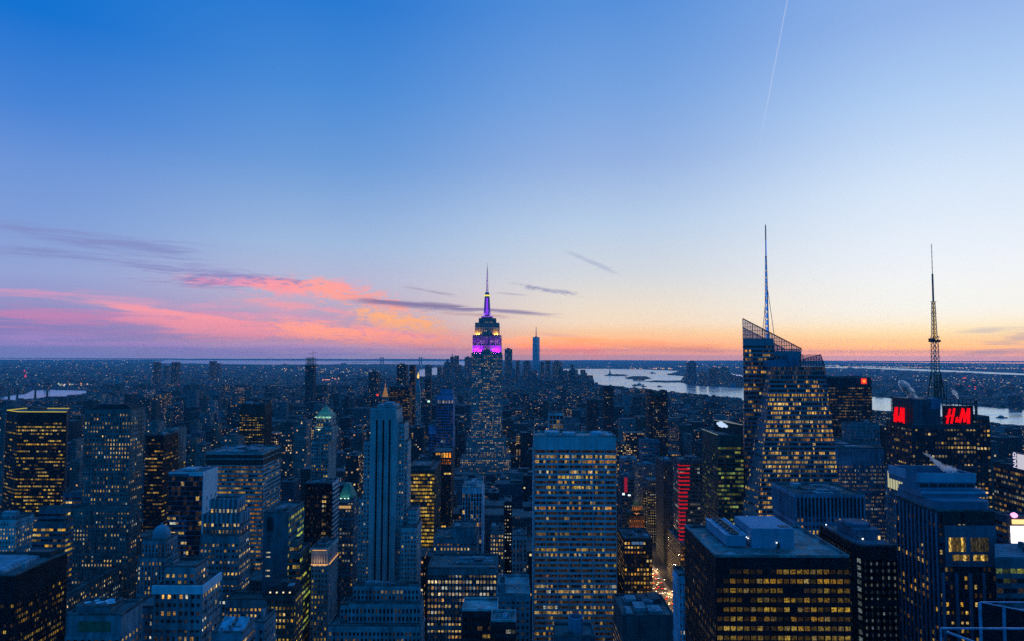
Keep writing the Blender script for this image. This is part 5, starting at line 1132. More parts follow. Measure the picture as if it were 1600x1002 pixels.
B.part('mast_platform', DARK(), lambda b: (b.box(mx - 4, mx - 1.4, my - 3, my + 3, mz + H * .36, mz + H * .385, bottom=True), b.box(mx + 1.4, mx + 4, my - 3, my + 3, mz + H * .36, mz + H * .375, bottom=True), b.box(mx - 3, mx + 3, my - 3, my - 2, mz + H * .39, mz + H * .395, bottom=True)))
B.done(wall((.05, .058, .07), .45), 80)
# low block with five vertical white light strips
Xs = xz(1415, 760, 480)[0]; zs_ = xz(1415, 747, 480)[1] + 3
B = Bld('light_strip_block', 'grey block whose flank carries five upright white light strips', Xs + 18, 492, ybot=790)
B.block(Xs, Xs + 40, 480, 506, 0, zs_, punched(bay=2.6, p=.22, pal='warm', gain=.4)); foot(Xs, Xs + 40, 480, 506, 780, zs_, 'five-strip block')
for i in range(6): B.part('light_strip', glow((.85, .82, .5), .55), lambda b: b.box(Xs - .9, Xs - .5, 482 + i * 3.4, 484 + i * 3.4, zs_ - 14, zs_ - 1.5, bottom=True))
B.done(wall((.16, .18, .2), .8), 0)
# near postmodern tower with a crown
stp = ST(bay=2.4, fh=4.3, ww=.7, wh=.5, pd=.8, sd=.3, p=.3, pal='amber', corr=.3, gain=.7, side=ST(bay=3.4, fh=4.2, ww=.7, wh=.5, pd=.3, sd=.2, p=.24, pal='amber', corr=.3, gain=.5))
B = tower('crown_tower', 'near dark tower with pilastered flanks, stepped shoulders and an open boxy crown', 'boxy-crowned near tower', [(1464, 1553, 800, 330, 34)], stp, (.04, .05, .065), ybot=1002, fin=False, clutter=0, top=5)
X0, X1, Y0, Y1, _, z = B.t[0]
c0, zc0 = xz(1440, 768, 340); c1, _ = xz(1543, 768, 340); d0, zd = xz(1433, 740, 346); d1, _ = xz(1523, 740, 346)
CW = wall((.13, .19, .25), .6, .2)
B.part('pilaster', wall((.17, .2, .27), .7, .2), lambda b: ([b.box(X0 - .9, X0 - .32, Y0 - .35 + k * 3.4, Y0 + .4 + k * 3.4, 0, z - 1) for k in range(11)], [b.box(X0 + .3 + k * (X1 - X0 - 1.5) / 4, X0 + 1.6 + k * (X1 - X0 - 1.5) / 4, Y0 - 2.0, Y0 - 1.35, 0, z - 30) for k in range(5)]))
def fn(b):
    b.prism([(X0 + .3, Y0 + 3), (X0 + 3, Y0 + .3), (X1 - 3, Y0 + .3), (X1 - .3, Y0 + 3), (X1 - .3, Y1 - .4), (X0 + .3, Y1 - .4)], z - .2, zc0 - 3)
    b.box(c0, c1, 340, 360, zc0 - 3, zc0 - .1); b.box(c0 + 1.5, c1 - 1.5, 341.5, 359, zc0 - .1, zc0 + .9)
B.part('shoulder', CW, fn)
def fn(b):
    for (a, c, e, g) in ((d0, d1, 346, 347), (d0, d1, 371, 372), (d0, d0 + 1, 347, 371), (d1 - 1, d1, 347, 371)): b.box(a, c, e, g, zc0 + .9, zd, bottom=True)
    b.box(d0 + 1, d1 - 1, 347, 371, zc0 + .9, zd - 4)
    for i in range(22): x = d0 + (d1 - d0) * (i + .3) / 22; b.box(x, x + .35, 345.75, 346, zd - 3.5, zd)
B.part('crown', CW, fn)
B.part('crown_band', wall((.30, .38, .46), .6, .2), lambda b: (b.box(d0 - .35, d1 + .35, 345.6, 345.98, zd - 4.6, zd + .3, bottom=True), b.box(d0 - .35, d0 - .02, 346, 372, zd - 4.6, zd + .3, bottom=True), b.box(c0 - .3, c1 + .3, 339.5, 339.95, zc0 - 1.2, zc0 - .1, bottom=True)))
B.part('crown_hollow_shade', plain('dark_band', (.012, .02, .024), .4), lambda b: [b.box(d0 + 1.5 + k * 4.9, d0 + 5.6 + k * 4.9, 345.8, 345.95, zd - 10.5, zd - 5.4, bottom=True) for k in range(6)])  # flat dark panels paint the shade of the hollow crown
B.part('crown_fin', CW, lambda b: b.poly([(d0 - 2.5, 352, zc0), (d0 - .1, 345.5, zc0), (d0 - .1, 345.5, zd), (d0 - 2.5, 352, zd + 4.5)]))
B.part('crown_lamp', glow((1, .6, .2), 1.3), lambda b: b.box(c1 - 1.2, c1 - .3, 339.2, 339.8, zc0 - .8, zc0 - .1, bottom=True))
# large upper openings, their shade painted as flat dark panels, and double-height amber windows on the front
wx = X1 - X0
B.part('opening_shade', plain('opening_shadow', (.01, .012, .016), .6), lambda b: [b.box(X0 + wx * a, X0 + wx * c, Y0 - 1.35, Y0 - 1.25, z - 5.5, z + .5) for a, c in ((.06, .38), (.44, .78), (.84, .98))])
def big(a, c, zz, hh, colr, n):
    for i in range(n):
        xa_ = X0 + wx * (a + (c - a) * i / n); xb_ = X0 + wx * (a + (c - a) * (i + .92) / n)
        g = (([.8, .1, .06, .1, .08, .75, .1] if a < .3 else [.08, .05, .08, .1, .06, .08, .05])[i]) if hh > 6 else B.rnd.choice([.2, .5, .8, .1]); B.k += 1
        B.wins.append(([(xa_, Y0 - 1.3, zz), (xb_, Y0 - 1.3, zz), (xb_, Y0 - 1.3, zz + hh), (xa_, Y0 - 1.3, zz + hh)], (colr[0] * g, colr[1] * g, colr[2] * g, 1), [(B.k, .2), (B.k + .5, .2), (B.k + .5, 1.4), (B.k, 1.4)]))
B.part('front_panel', wall((.14, .15, .19), .8), lambda b: b.box(X0 + wx * .1, X1 - .1, Y0 - 1.24, Y0 - .02, z - 27, z - 6.5, bottom=True))
big(.16, .46, z - 19.5, 7, (1, .62, .12), 7); big(.54, .86, z - 19.5, 7, (.5, .38, .15), 7)
big(.22, .52, z - 24, 3, (1, .62, .14), 5); big(.58, .84, z - 24, 3, (1, .62, .12), 4)
B.done(wall((.04, .05, .065), .75), 100)
# finned low slab behind the black roofed tower
B = tower('finned_slab', 'low slab with a tall row of upright fins around its attic', 'upright-finned slab', [(1243, 1349, 774, 430, 36)],
      ST(bay=2.5, fh=3.9, ww=.6, wh=.6, pd=1.2, sd=.2, p=.3, pal='amber', corr=.75, gain=.6, side=ST(bay=1.9, fh=3.9, ww=.5, wh=.6, pd=.4, sd=.15, p=.2, pal='amber', gain=.35)), (.19, .23, .3), ybot=842, ind=40, top=14.5, fin=False, clutter=6, hmax=2.6)
X0, X1, Y0, Y1, _, z = B.t[0]
def fn(b):
    for i in range(19): x = X0 + (X1 - X0) * i / 18; b.box(x - .45, x + .45, Y0 - 1.2, Y0 - .05, z - 14.5, z - 1.4)
    for i in range(17): y = Y0 + (Y1 - Y0) * i / 16; b.box(X0 - 1.2, X0 - .05, y - .35, y + .35, z - 14.5, z - 1.4)
    b.box(X0 - 1.25, X1 + .5, Y0 - 1.25, Y0 - .03, z - 1.4, z + .6, bottom=True); b.box(X0 - 1.25, X0 - .03, Y0, Y1, z - 1.4, z + .6, bottom=True)
B.part('attic_dark_sheet', plain('dark_band', (.012, .02, .024), .4), lambda b: (b.box(X0, X1, Y0 - .25, Y0 - .02, z - 14, z - 1.4), b.box(X0 - .25, X0 - .02, Y0, Y1, z - 14, z - 1.4)))  # dark sheets paint the shade of the openings between the fins
B.part('attic_fin', wall((.21, .25, .32), .7), fn); B.done(wall((.19, .23, .3), .75), 40)
# black tower with the big flat roof
B = tower('flat_roofed_tower', 'black tower with a broad flat blue roof, cooling units and rows of amber windows', 'black flat-roofed tower', [(1118, 1327, 871, 285, 50)],
          ST(bay=2.86, fh=4.02, ww=.82, wh=.52, pd=.35, sd=.7, p=.74, pal='yellow', corr=.4, gain=.36, side=ST(bay=2.4, fh=4.02, ww=.6, wh=.5, pd=.2, sd=.15, p=.35, pal='warm', corr=.1, gain=.1)), (.014, .016, .02), ybot=1002, fin=False, clutter=0, top=4, rough=.4, roofmat=roofing((.20, .235, .26)))
X0, X1, Y0, Y1, _, z = B.t[0]; UNIT = wall((.26, .32, .40), .65, .15)
ua, ub = xz(1135, 855, 300)[0], xz(1166, 855, 300)[0]
B.part('cooling_unit', UNIT, lambda b: (b.box(ua, ub, 300, 331, z + .5, z + 5.2, bottom=True), [b.box(ua + .3, ub - .3, 301 + k * 6, 301.6 + k * 6, z - .25, z + .5) for k in range(6)]))
CU = B.root.children[-1]
for k in range(6):
    b = MB(); b.tube((ua + ub) / 2, 303 + k * 5, [(2.2, z + 5.2), (2.0, z + 6.2), (1.5, z + 6.2), (1.5, z + 5.6), (.1, z + 5.6)], 14); b.build('fan_cowl', plain('fan_metal', (.05, .055, .065), .5), CU)
B.part('unit_rim', wall((.55, .58, .64), .6), lambda b: (b.box(ua - .3, ua + .25, 300, 331, z + 5.2, z + 5.7), b.box(ub - .25, ub + .3, 300, 331, z + 5.2, z + 5.7)))
pa, pb = xz(1175, 856, 299)[0], xz(1241, 856, 299)[0]; zp = xz(1175, 826, 299)[1]
B.part('penthouse', UNIT, lambda b: (b.box(pa, pb, 299, 322, z - .25, zp),)); B.part('penthouse_hatch', DARK(), lambda b: b.box(pb - 5.5, pb - 1, 301, 304, zp, zp + .25))
B.part('door', DARK(), lambda b: b.box(pa + 11.6, pa + 12.8, 298.8, 298.98, z - .2, z + 2.3))
B.lamps('roof_lamp', glow((.9, .95, 1), 1.8), [(pa + 11.0, pa + 11.5, 298.5, 298.9, z + 2.2, z + 2.6), (ub + .9, ub + 1.5, 303, 303.5, z + 3.4, z + 3.9), (ub + 1.9, ub + 2.4, 303, 303.5, z + 2.9, z + 3.3)])
B.part('vent_pipe', DARK(), lambda b: b.tube(pa + 9, 293, [(.2, z - .25), (.2, z + 2.2), (.3, z + 2.3), (.1, z + 2.6)], 8))
B.done(wall((.014, .016, .02), .4), 100)
# black chamfered tower with a dot grid of pale windows
X0, zt = xz(1330, 848, 336); Xc, _ = xz(1346.5, 851, 330); X1, _ = xz(1401, 851, 330)
B = Bld('chamfered_tower', 'black tower with a chamfered corner and an even grid of small pale windows', (X0 + X1) / 2, 350, ybot=1002)
B.w.prism([(Xc, 330), (X1, 330), (X1, 370), (X0, 370), (X0, 336)], 0, zt, top=False)
stq = ST(bay=2.95, fh=3.55, ww=.34, wh=.44, pd=.3, sd=.3, p=.75, pal='cool', corr=.1, gain=.2)
B.facade((Xc, 330, 0), (X1, 330, 0), (Xc, 330, zt), (X1, 330, zt), stq, 7); B.facade((X0, 370, 0), (X0, 336, 0), (X0, 370, zt), (X0, 336, zt), {**stq, 'gain': .12, 'bay': 2.2}, 4)
B.facade((X0 + .3, 336, 0), (Xc - .2, 330, 0), (X0 + .3, 336, zt), (Xc - .2, 330, zt), ST(bay=6, fh=3.55, ww=.85, wh=.62, pd=.2, sd=.2, p=.8, pal='cool', corr=.3, gain=.3), 6)
B.part('roof', wall((.1, .13, .15), .8), lambda b: b.poly([(Xc, 330, zt - .2), (X1, 330, zt - .2), (X1, 370, zt - .2), (X0, 370, zt - .2), (X0, 336, zt - .2)]))
B.part('parapet', wall((.06, .08, .1), .6), lambda b: [b.bar((*p, zt + .3), (*q, zt + .3), .7, 1.0) for p, q in (((Xc, 330.3), (X1, 330.3)), ((X0 + .3, 336), (Xc, 330.3)), ((X0 + .3, 336), (X0 + .3, 370)))])
B.part('penthouse', wall((.08, .12, .16), .7), lambda b: (b.box(X0 + 6, X1 - 1, 342, 362, zt - .2, zt + 5), b.tube(X0 + 11, 352, [(7, zt + 5), (7, zt + 6.5), (6, zt + 7), (.2, zt + 7.2)], 20)))
B.part('roof_lamp', glow((.85, .95, 1), 2.0), lambda b: b.box(X0 + 8, X0 + 8.6, 340, 340.5, zt + .4, zt + 1, bottom=True))
B.part('roof_lamp', glow((.85, .95, 1), 2.0), lambda b: (b.box(X0 + 1.2, X0 + 1.7, 365, 365.5, zt + 1.2, zt + 1.7, bottom=True)))
B.part('door_light', glow((1, .7, .3), 1.0), lambda b: b.box(X1 - 2.6, X1 - 1.6, 341.6, 341.95, zt, zt + 1.8)); foot(X0, X1, 330, 370, 1002, zt, 'chamfered black tower'); B.done(wall((.01, .011, .014), .5), 100)
# right edge: dark long slab seen along its flank, with an upright white sign
Xe = xz(1552, 722, 457)[0]; ze = xz(1552, 722, 457)[1]
B = Bld('long_slab', 'long dark slab at the edge whose flank shows slanting rows of dim windows', Xe + 20, 420, ybot=860)
B.block(Xe, Xe + 50, 398, 457, 0, ze, ribbon(bay=2.2, fh=3.9, ww=.75, wh=.45, p=.6, pal='warm', corr=.4, gain=.34)); foot(Xe, Xe + 50, 398, 457, 870, ze, 'long dark edge slab')
tz = ze
def text_obj(name, s, size, ext=.15):
    cu = bpy.data.curves.new(name, 'FONT'); cu.body = s; cu.size = size; cu.extrude = ext; cu.align_x = 'LEFT'
    o = bpy.data.objects.new(name, cu); COL.objects.link(o); dg = bpy.context.evaluated_depsgraph_get()
    me = bpy.data.meshes.new_from_object(o.evaluated_get(dg)); bpy.data.objects.remove(o); bpy.data.curves.remove(cu)
    o = bpy.data.objects.new(name, me); COL.objects.link(o); me.materials.clear(); return o
B.part('sign_box', plain('sign_violet', (.05, .04, .10), .5), lambda b: b.box(Xe - 1.2, Xe - .1, 423, 438.5, ze - 1, ze + 10, bottom=True))
to = text_obj('sign_lettering', 'NASD', 3.9, .12); to.data.materials.append(glow((.85, .82, 1), 1.0)); to.parent = B.root
# upright lettering reading upwards on the flank plane (facing -X)
to.matrix_local = Matrix.Translation(Vector((Xe - 1.35, 434.4, ze - .4)) - Vector(B.root.location)) @ Matrix(((0, 0, -1, 0), (0, 1, 0, 0), (1, 0, 0, 0), (0, 0, 0, 1)))
B.part('sign_panel', glow((.75, .72, .85), .75), lambda b: b.box(Xe - 1.4, Xe - 1.25, 423.5, 433.6, ze - .5, ze + 9.3, bottom=True))
B.done(wall((.04, .045, .055), .5), 60)
# glowing billboards at the edge
B = Bld('billboard_block', 'low block carrying glaring white and pink billboards at the edge', xz(1590, 830, 385)[0] + 14, 392, ybot=872)
bx0, bz0 = xz(1581, 849, 385); _, bz1 = xz(1581, 822.5, 385); xw, _ = xz(1576, 849, 385)
B.block(xw, xw + 40, 386, 396, 0, bz1 + 5, ribbon(p=.2, gain=.3), faces='FL'); foot(xw, xw + 40, 385, 396, 872, bz1, 'glaring billboard block')
B.part('screen', glow((1, .92, 1), 2.2), lambda b: b.box(bx0, bx0 + 30, 384.9, 385.6, bz0, bz1, bottom=True))
B.part('screen', glow((1, .9, 1), 1.6), lambda b: b.box(bx0 + 4.4, bx0 + 30, 384.9, 385.6, bz0 - 8, bz0 - 2.6, bottom=True))
B.part('sign_strip', glow((1, .62, .25), 1.5), lambda b: b.box(bx0 + .9, bx0 + 30, 384.9, 385.6, bz1 + 1.2, bz1 + 3.8, bottom=True))
cpx, cpz = xz(1586.5, 806, 385)
B.part('round_sign', glow((1, .35, .75), 2.0), lambda b: b.tube(cpx, 386, [(.3, cpz - 1.6), (1.5, cpz - .9), (1.9, cpz), (1.5, cpz + .9), (.3, cpz + 1.6)], 14))
B.part('sign_shroud', plain('pink_shroud', (.3, .14, .22), .6), lambda b: b.prism([(bx0 - 9, 386), (bx0 - 1, 384.5), (bx0, 390), (bx0 - 7, 391)], bz0 - 9, bz0 - 3, scale=.9)); B.done(wall((.06, .07, .09), .6), 0)
X0, zt = xz(1555, 874, 296); X1 = X0 + 32; Xk = X0 * 320 / 296
B = Bld('teal_block', 'low teal block with two lit shop-like strips near the corner', X0 + 16, 306, ybot=942)
B.w.prism([(X0, 296), (X1, 296), (X1, 320), (Xk, 320)], 0, zt, top=False); foot(X0, X1, 296, 320, 942, zt, 'low teal block')
B.facade((X0, 296, 0), (X1, 296, 0), (X0, 296, zt), (X1, 296, zt), ribbon(bay=3.2, fh=4.4, ww=.9, wh=.5, p=.3, pal='green', gain=.4), 3)
B.top_roof = B.part('roof', wall((.12, .19, .22), .8), lambda b: (b.poly([(X0, 296, zt), (X1, 296, zt), (X1, 320, zt), (Xk, 320, zt)]), b.box(X0, X1, 296, 296.5, zt + .02, zt + 1)))
B.clutter(Xk + 1, X1, 300, 318, zt, 6, 2.5); B.done(wall((.07, .13, .15), .8), 20)
# nearest roof at the corner: open blue steel frame
YF = 222; fx0, fz = xz(1470, 982, YF); gx0, gz = xz(1531, 941, 246)
B = Bld('framed_roof_block', 'nearest corner roof with an open frame of bright blue steel beams', fx0 + 18, YF + 15, ybot=1002)
B.block(fx0 + .5, fx0 + 60, YF + .6, YF + 46, 0, fz - 50, ribbon(p=.12, gain=.3), roofing=False); B.w.poly([(fx0 + .5, YF + .6, fz - 50), (fx0 + 60, YF + .6, fz - 50), (fx0 + 60, YF + 46, fz - 50), (fx0 + .5, YF + 46, fz - 50)]); foot(fx0, fx0 + 60, YF, YF + 46, 1002, fz, 'blue steel roof frame')
BLU = plain('blue_steel', (.12, .34, .55), .4)
B.part('roof_frame', BLU, lambda b: (b.bar((fx0, YF, fz), (fx0 + 60, YF, fz), .5), b.bar((fx0 + .8, YF + 1, fz - 50), (fx0, YF, fz), .45), b.bar((fx0 + 2.2, YF + .4, fz - 1.3), (fx0 + 12, YF - 13, fz - 2.6), .6)))
def fn(b):
    for k in range(4): b.bar((gx0 + k * 5.6, 246 - k * 4.4, fz - 50), (gx0 + k * 5.6, 246 - k * 4.4, gz - .2), .75)
    b.bar((gx0, 246, gz), (gx0 + 22.4, 228.4, gz), .35); b.bar((gx0, 246, gz), (gx0 + 40, 246, gz), .35)
B.part('screen_post', BLU, fn)
B.part('glass_screen', plain('dark_screen', (.008, .012, .02), .15), lambda b: b.poly([(gx0 + .2, 246.3, fz - 50), (gx0 + 22.4, 228.8, fz - 50), (gx0 + 22.4, 228.8, gz - .3), (gx0 + .2, 246.3, gz - .3)]))
B.part('roof_deck', wall((.14, .26, .34), .75), lambda b: (b.poly([(gx0 + 2, 245.6, gz - 2.2), (gx0 + 22, 230, gz - 2.2), (gx0 + 40, 230, gz - 2.2), (gx0 + 40, 245.6, gz - 2.2)]), b.box(gx0 + 9, gx0 + 12, 240, 243, gz - 2.2, gz - 1.4), b.box(gx0 + 15, gx0 + 20, 238, 242, gz - 2.2, gz - 1.2))); B.done(wall((.02, .03, .045), .4), 0)
# ------------------------------------------------------------------ distant landmarks
def slim(name, label, short, px0, px1, py, Y, depth, col, p=.06, cat='tower', crown=None, rough=.5, gain=.5, group=None):
    """a far tower: tapered-free shaft with shaded window cells, optional crown"""
    X0, z = xz(px0, py, Y); X1, _ = xz(px1, py, Y)
    o = city_box(name, [(X0, X1, Y, Y + depth, 0, z)], col, p); tag(o, label, cat, group); foot(X0, X1, Y, Y + depth, py + (20 if Y > 3000 else 40))
    if short: ANCH.append((*proj((X0 + X1) / 2, Y, z), Y, short))
    return o, X0, X1, z
def city_faces(b, x0, x1, y0, y1, z0, z1, col, p, seed):
    c = (*col, p); su, sv = (seed * 37 % 991) * 3.3, (seed * 53 % 877) * 3.7
    w, d, h = x1 - x0, y1 - y0, z1 - z0
    for k, (a, q, L) in enumerate((((x0, y0), (x1, y0), w), ((x1, y0), (x1, y1), d), ((x1, y1), (x0, y1), w), ((x0, y1), (x0, y0), d))):
        u = su + k * 330
        b.poly([(*a, z0), (*q, z0), (*q, z1), (*a, z1)], c, [(u, sv + 1), (u + L, sv + 1), (u + L, sv + 1 + h), (u, sv + 1 + h)])
    b.poly([(x0, y0, z1), (x1, y0, z1), (x1, y1, z1), (x0, y1, z1)], (.15, .16, .17, 0), None)
SEED = [7]
def city_box(name, boxes, col, p, parent=None, buf=None):
    b = buf or MB()
    for bx in boxes: SEED[0] += 1; city_faces(b, *bx, col, p, SEED[0])
    if buf: return None
    return b.build(name, city_mat(), parent, attr='wcol')
# the tallest downtown tower, with spire
YW = 5700; X0, z = xz(832.2, 527, YW); X1, _ = xz(843.2, 527, YW); cx, hw = (X0 + X1) / 2, (X1 - X0) / 2
root = empty('glass_skyscraper', (cx, YW, 0), 'tallest far downtown tower, tapering blue glass with a needle spire', 'skyscraper'); ANCH.append((837, 527, YW, 'tall needle-spired downtown tower'))
b = MB(); n = 4; base = [(cx + hw * 1.05 * math.cos(math.pi / 4 + k * math.pi / 2) * 1.414, YW + hw * math.sin(math.pi / 4 + k * math.pi / 2) * 1.414) for k in range(4)]
topq = [(cx + hw * 1.0 * math.cos(k * math.pi / 2 - math.pi / 2), YW + hw * math.sin(k * math.pi / 2 - math.pi / 2)) for k in range(4)]
for k in range(4):
    a, c = base[k], base[(k + 1) % 4]; mids = [q for q in topq]
    t = min(mids, key=lambda q: (q[0] - (a[0] + c[0]) / 2) ** 2 + (q[1] - (a[1] + c[1]) / 2) ** 2)
    b.poly([(*a, 60), (*c, 60), (*t, z)])
    t2 = sorted(mids, key=lambda q: (q[0] - c[0]) ** 2 + (q[1] - c[1]) ** 2)[:2]; b.poly([(*c, 60), (*t2[0], z), (*t2[1], z)])
b.prism(base, 0, 60); b.poly([(*q, z) for q in topq])
b.build('glass_shaft', plain('pale_blue_glass', (.42, .42, .52), .3, .15), root)
zt = P(837.5, 510, YW).z; b = MB(); b.tube(cx, YW, [(14, z), (14, z + 5), (4.5, z + 6), (3.4, z + 45), (1.6, zt)], 8); b.build('spire', plain('spire_grey', (.2, .22, .26), .5), root)
b = MB(); b.tube(cx + 4, YW - hw - 3, [(5, 92), (7, 98), (5, 104)], 8); b.build('base_light', glow((1, .6, .35), 1.0), root)
foot(X0, X1, YW - 40, YW + 40, 590)
# downtown and other far towers: (px0, px1, py, distance, depth, colour, label, short)
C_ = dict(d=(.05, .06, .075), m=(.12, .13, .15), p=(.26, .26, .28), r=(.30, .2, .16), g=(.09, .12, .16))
FAR = [(788.5, 800.5, 545.5, 5550, 60, 'g', 'round-topped glass tower standing between the great spire and the needle-spired tower', 'round-topped downtown tower'),
       (818, 829, 565, 5600, 50, 'm', 'mid-height slab left of the needle-spired tower', None), (845, 850, 566, 5500, 40, 'd', 'dark stub tower tucked against the needle-spired tower', None),
       (806, 811.5, 563, 5900, 40, 'd', 'thin dark tower behind the round-topped downtown tower', None), (852, 860, 563, 5650, 50, 'm', 'grey tower two blocks from the needle-spired tower, beside the pink-faced slab', None),
       (864, 878, 565.5, 5700, 60, 'r', 'broad slab with pink dusk light painted in its colour near the downtown tip', 'pink-faced downtown slab'), (879, 890, 580, 5200, 60, 'm', 'low dark block in front of the pink-faced downtown slab', None),  # pink dusk light is put into the broad slab's wall colour
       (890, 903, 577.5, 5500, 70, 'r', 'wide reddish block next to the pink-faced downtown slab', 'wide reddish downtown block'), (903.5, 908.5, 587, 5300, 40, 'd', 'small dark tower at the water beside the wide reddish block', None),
       (911, 917.5, 583, 5400, 40, 'd', 'last slim dark tower before the harbor water', 'last slim waterfront tower'), (917.6, 921.5, 592, 5350, 30, 'm', 'short block leaning on the last slim waterfront tower', None),
       (694, 703, 566, 5700, 60, 'm', 'stepped old tower at the far edge of the downtown cluster, left of the great spire', 'stepped downtown edge tower'), (703.5, 709, 557.5, 5900, 40, 'd', 'pointed dark tower in the cluster left of the great spire', None),
       (709.8, 716.5, 556, 5800, 45, 'd', 'tallest flat-topped slab in the cluster left of the great spire', 'flat-topped cluster slab'), (717, 721, 570, 5600, 40, 'm', 'low narrow tower behind the flat-topped cluster slab', None),
       (726, 736, 558.5, 5500, 60, 'g', 'blue-grey tower touching the left edge of the great spire', None), (664, 674, 571, 5500, 50, 'd', 'blocky dark tower standing alone left of the downtown cluster', None),
       (683, 690, 573, 5300, 50, 'd', 'low dark tower between the lone blocky tower and the downtown cluster', None), (620, 635, 570.5, 2300, 40, 'd', 'broad dark apartment slab above the flat dim-amber tower', 'broad dark apartment slab'),
       (576, 591, 582, 2700, 50, 'd', 'stubby dark tower before the harbor channel', 'stubby dark tower'), (240, 247, 566, 5200, 50, 'd', 'far dark tower on the left skyline, the nearer to the frame edge of a pair', None),
       (268, 277, 566, 5000, 50, 'd', 'far dark twin tower on the left skyline beside a narrower one', 'far dark skyline twin'), (327, 335, 564.5, 6500, 60, 'd', 'hazy dark tower on the horizon line above the banded block', None),
       (336, 343, 568, 6800, 60, 'm', 'hazy lower companion of the dark horizon tower', None), (256, 262, 572, 5600, 40, 'm', 'pale small tower between the two dark skyline towers', None),
       (1095, 1104, 582, 5900, 60, 'm', 'low block beside the tall Jersey waterfront tower', None), (1110, 1124, 576, 5800, 60, 'd', 'dark twin slab across the river, beside the round-shouldered block', None),
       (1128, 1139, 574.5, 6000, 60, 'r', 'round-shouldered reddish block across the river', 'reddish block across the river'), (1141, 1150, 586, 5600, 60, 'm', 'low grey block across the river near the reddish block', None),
       (1152, 1160, 589, 5500, 60, 'd', 'low dark block across the river at the crystal tower edge', None), (1366, 1376, 601, 5200, 60, 'm', 'small block on the far river bank above the orange-sign tower', None),
       (146, 158, 616, 3100, 40, 'p', 'pale slab by the river, first of three above the hipped-roof tower', None), (158, 169, 623, 3050, 40, 'p', 'pale slab by the river, middle of three above the hipped-roof tower', None),
       (175, 187, 622, 3000, 40, 'p', 'pale slab by the river, farthest inland of three above the hipped-roof tower', None), (76, 84, 626, 2900, 30, 'r', 'small reddish chimney-like tower near the river stacks', None),
       (258, 266, 645, 2100, 30, 'r', 'slim reddish tower above the fin-crowned tower', None), (336, 341, 661, 1500, 20, 'r', 'slim pale reddish tower above the wide banded block', None),
       (298, 306, 686, 1250, 20, 'r', 'slim reddish tower rising behind the white-sided glass block', None), (344, 372, 684, 950, 24, 'p', 'pale stepped hospital-like block behind the wide banded block', 'pale stepped block'),
       (228, 247, 661, 1150, 26, 'p', 'pale blue stepped block beside the hipped-roof tower', 'pale blue stepped block'), (306, 320, 694, 1000, 22, 'p', 'pale blue short block behind the white-sided glass block', None),
       (-14, 8, 652, 820, 26, 'p', 'pale blue tower cut by the frame edge behind the black yellow-rimmed tower', None), (111, 120, 687, 900, 20, 'p', 'slender pale tower between the yellow-rimmed tower and the hipped-roof tower', None),
       (112, 125, 720, 880, 20, 'p', 'short pale block at the foot of the slender pale tower', None), (440, 456, 660, 980, 26, 'm', 'blue block with lit yellow floors left of the tall green pyramid tower', 'blue yellow-floored block'),
       (456.2, 479, 658, 984, 26, 'p', 'light-walled block joined to the blue yellow-floored block', None), (410, 425, 724, 860, 26, 'm', 'grey block behind the band-sided black slab', None),
       (548, 566, 676, 900, 30, 'm', 'grey block behind the three-striped tower on its far side', None), (540, 560, 712, 800, 30, 'd', 'dark block with warm rows between the pyramid towers and the striped tower', None),
       (640, 662, 668, 1100, 30, 'd', 'dark block behind the bright yellow glass block', None), (1232, 1290, 660, 760, 20, 'm', 'hidden grey block behind the crystal tower', None),
       (1386, 1396, 668, 900, 26, 'm', 'grey block behind the red-letter mast tower', None), (1530, 1560, 690, 760, 30, 'm', 'grey block with a pale band beside the red-letter mast tower', None)]
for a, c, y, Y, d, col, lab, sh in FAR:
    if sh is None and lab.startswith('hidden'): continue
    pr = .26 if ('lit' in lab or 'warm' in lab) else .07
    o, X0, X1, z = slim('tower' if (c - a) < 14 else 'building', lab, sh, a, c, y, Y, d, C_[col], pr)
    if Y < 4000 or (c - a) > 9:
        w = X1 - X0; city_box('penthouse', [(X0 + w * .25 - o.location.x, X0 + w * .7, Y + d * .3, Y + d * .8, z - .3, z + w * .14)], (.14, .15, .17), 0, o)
    elif 'stepped' in lab or 'pointed' in lab:
        b = MB(); b.prism([(X0 + 12, Y + 8), (X1 - 12, Y + 8), (X1 - 12, Y + d - 8), (X0 + 12, Y + d - 8)], z - .3, z + 30, scale=.25); b.build('spire_roof', wall((.1, .14, .14), .7), o)
# tall waterfront tower across the river, with a curved top
X0, z = xz(1075, 566, 6000); X1, _ = xz(1087.5, 566, 6000); w = X1 - X0
o, *_ = slim('tower', 'tall lone curved-top tower across the river, mirrored in the water', 'lone tower across the river', 1075, 1087.5, 567, 6000, 60, C_['g'], .05)
b = MB(); pts = [(X0 + w * (.5 - .5 * math.cos(math.pi * k / 10)), z - 8 + 24 * math.sin(math.pi * k / 10) ** .7) for k in range(11)]
for (xa, za), (xb, zb) in zip(pts, pts[1:]): b.poly([(xa, 6000, za), (xb, 6000, zb), (xb, 6060, zb), (xa, 6060, za)])
for yy in (6000, 6060): b.poly([(x, yy, zz) for x, zz in pts])
b.build('curved_top', plain('blue_glass', (.12, .17, .24), .12), o)
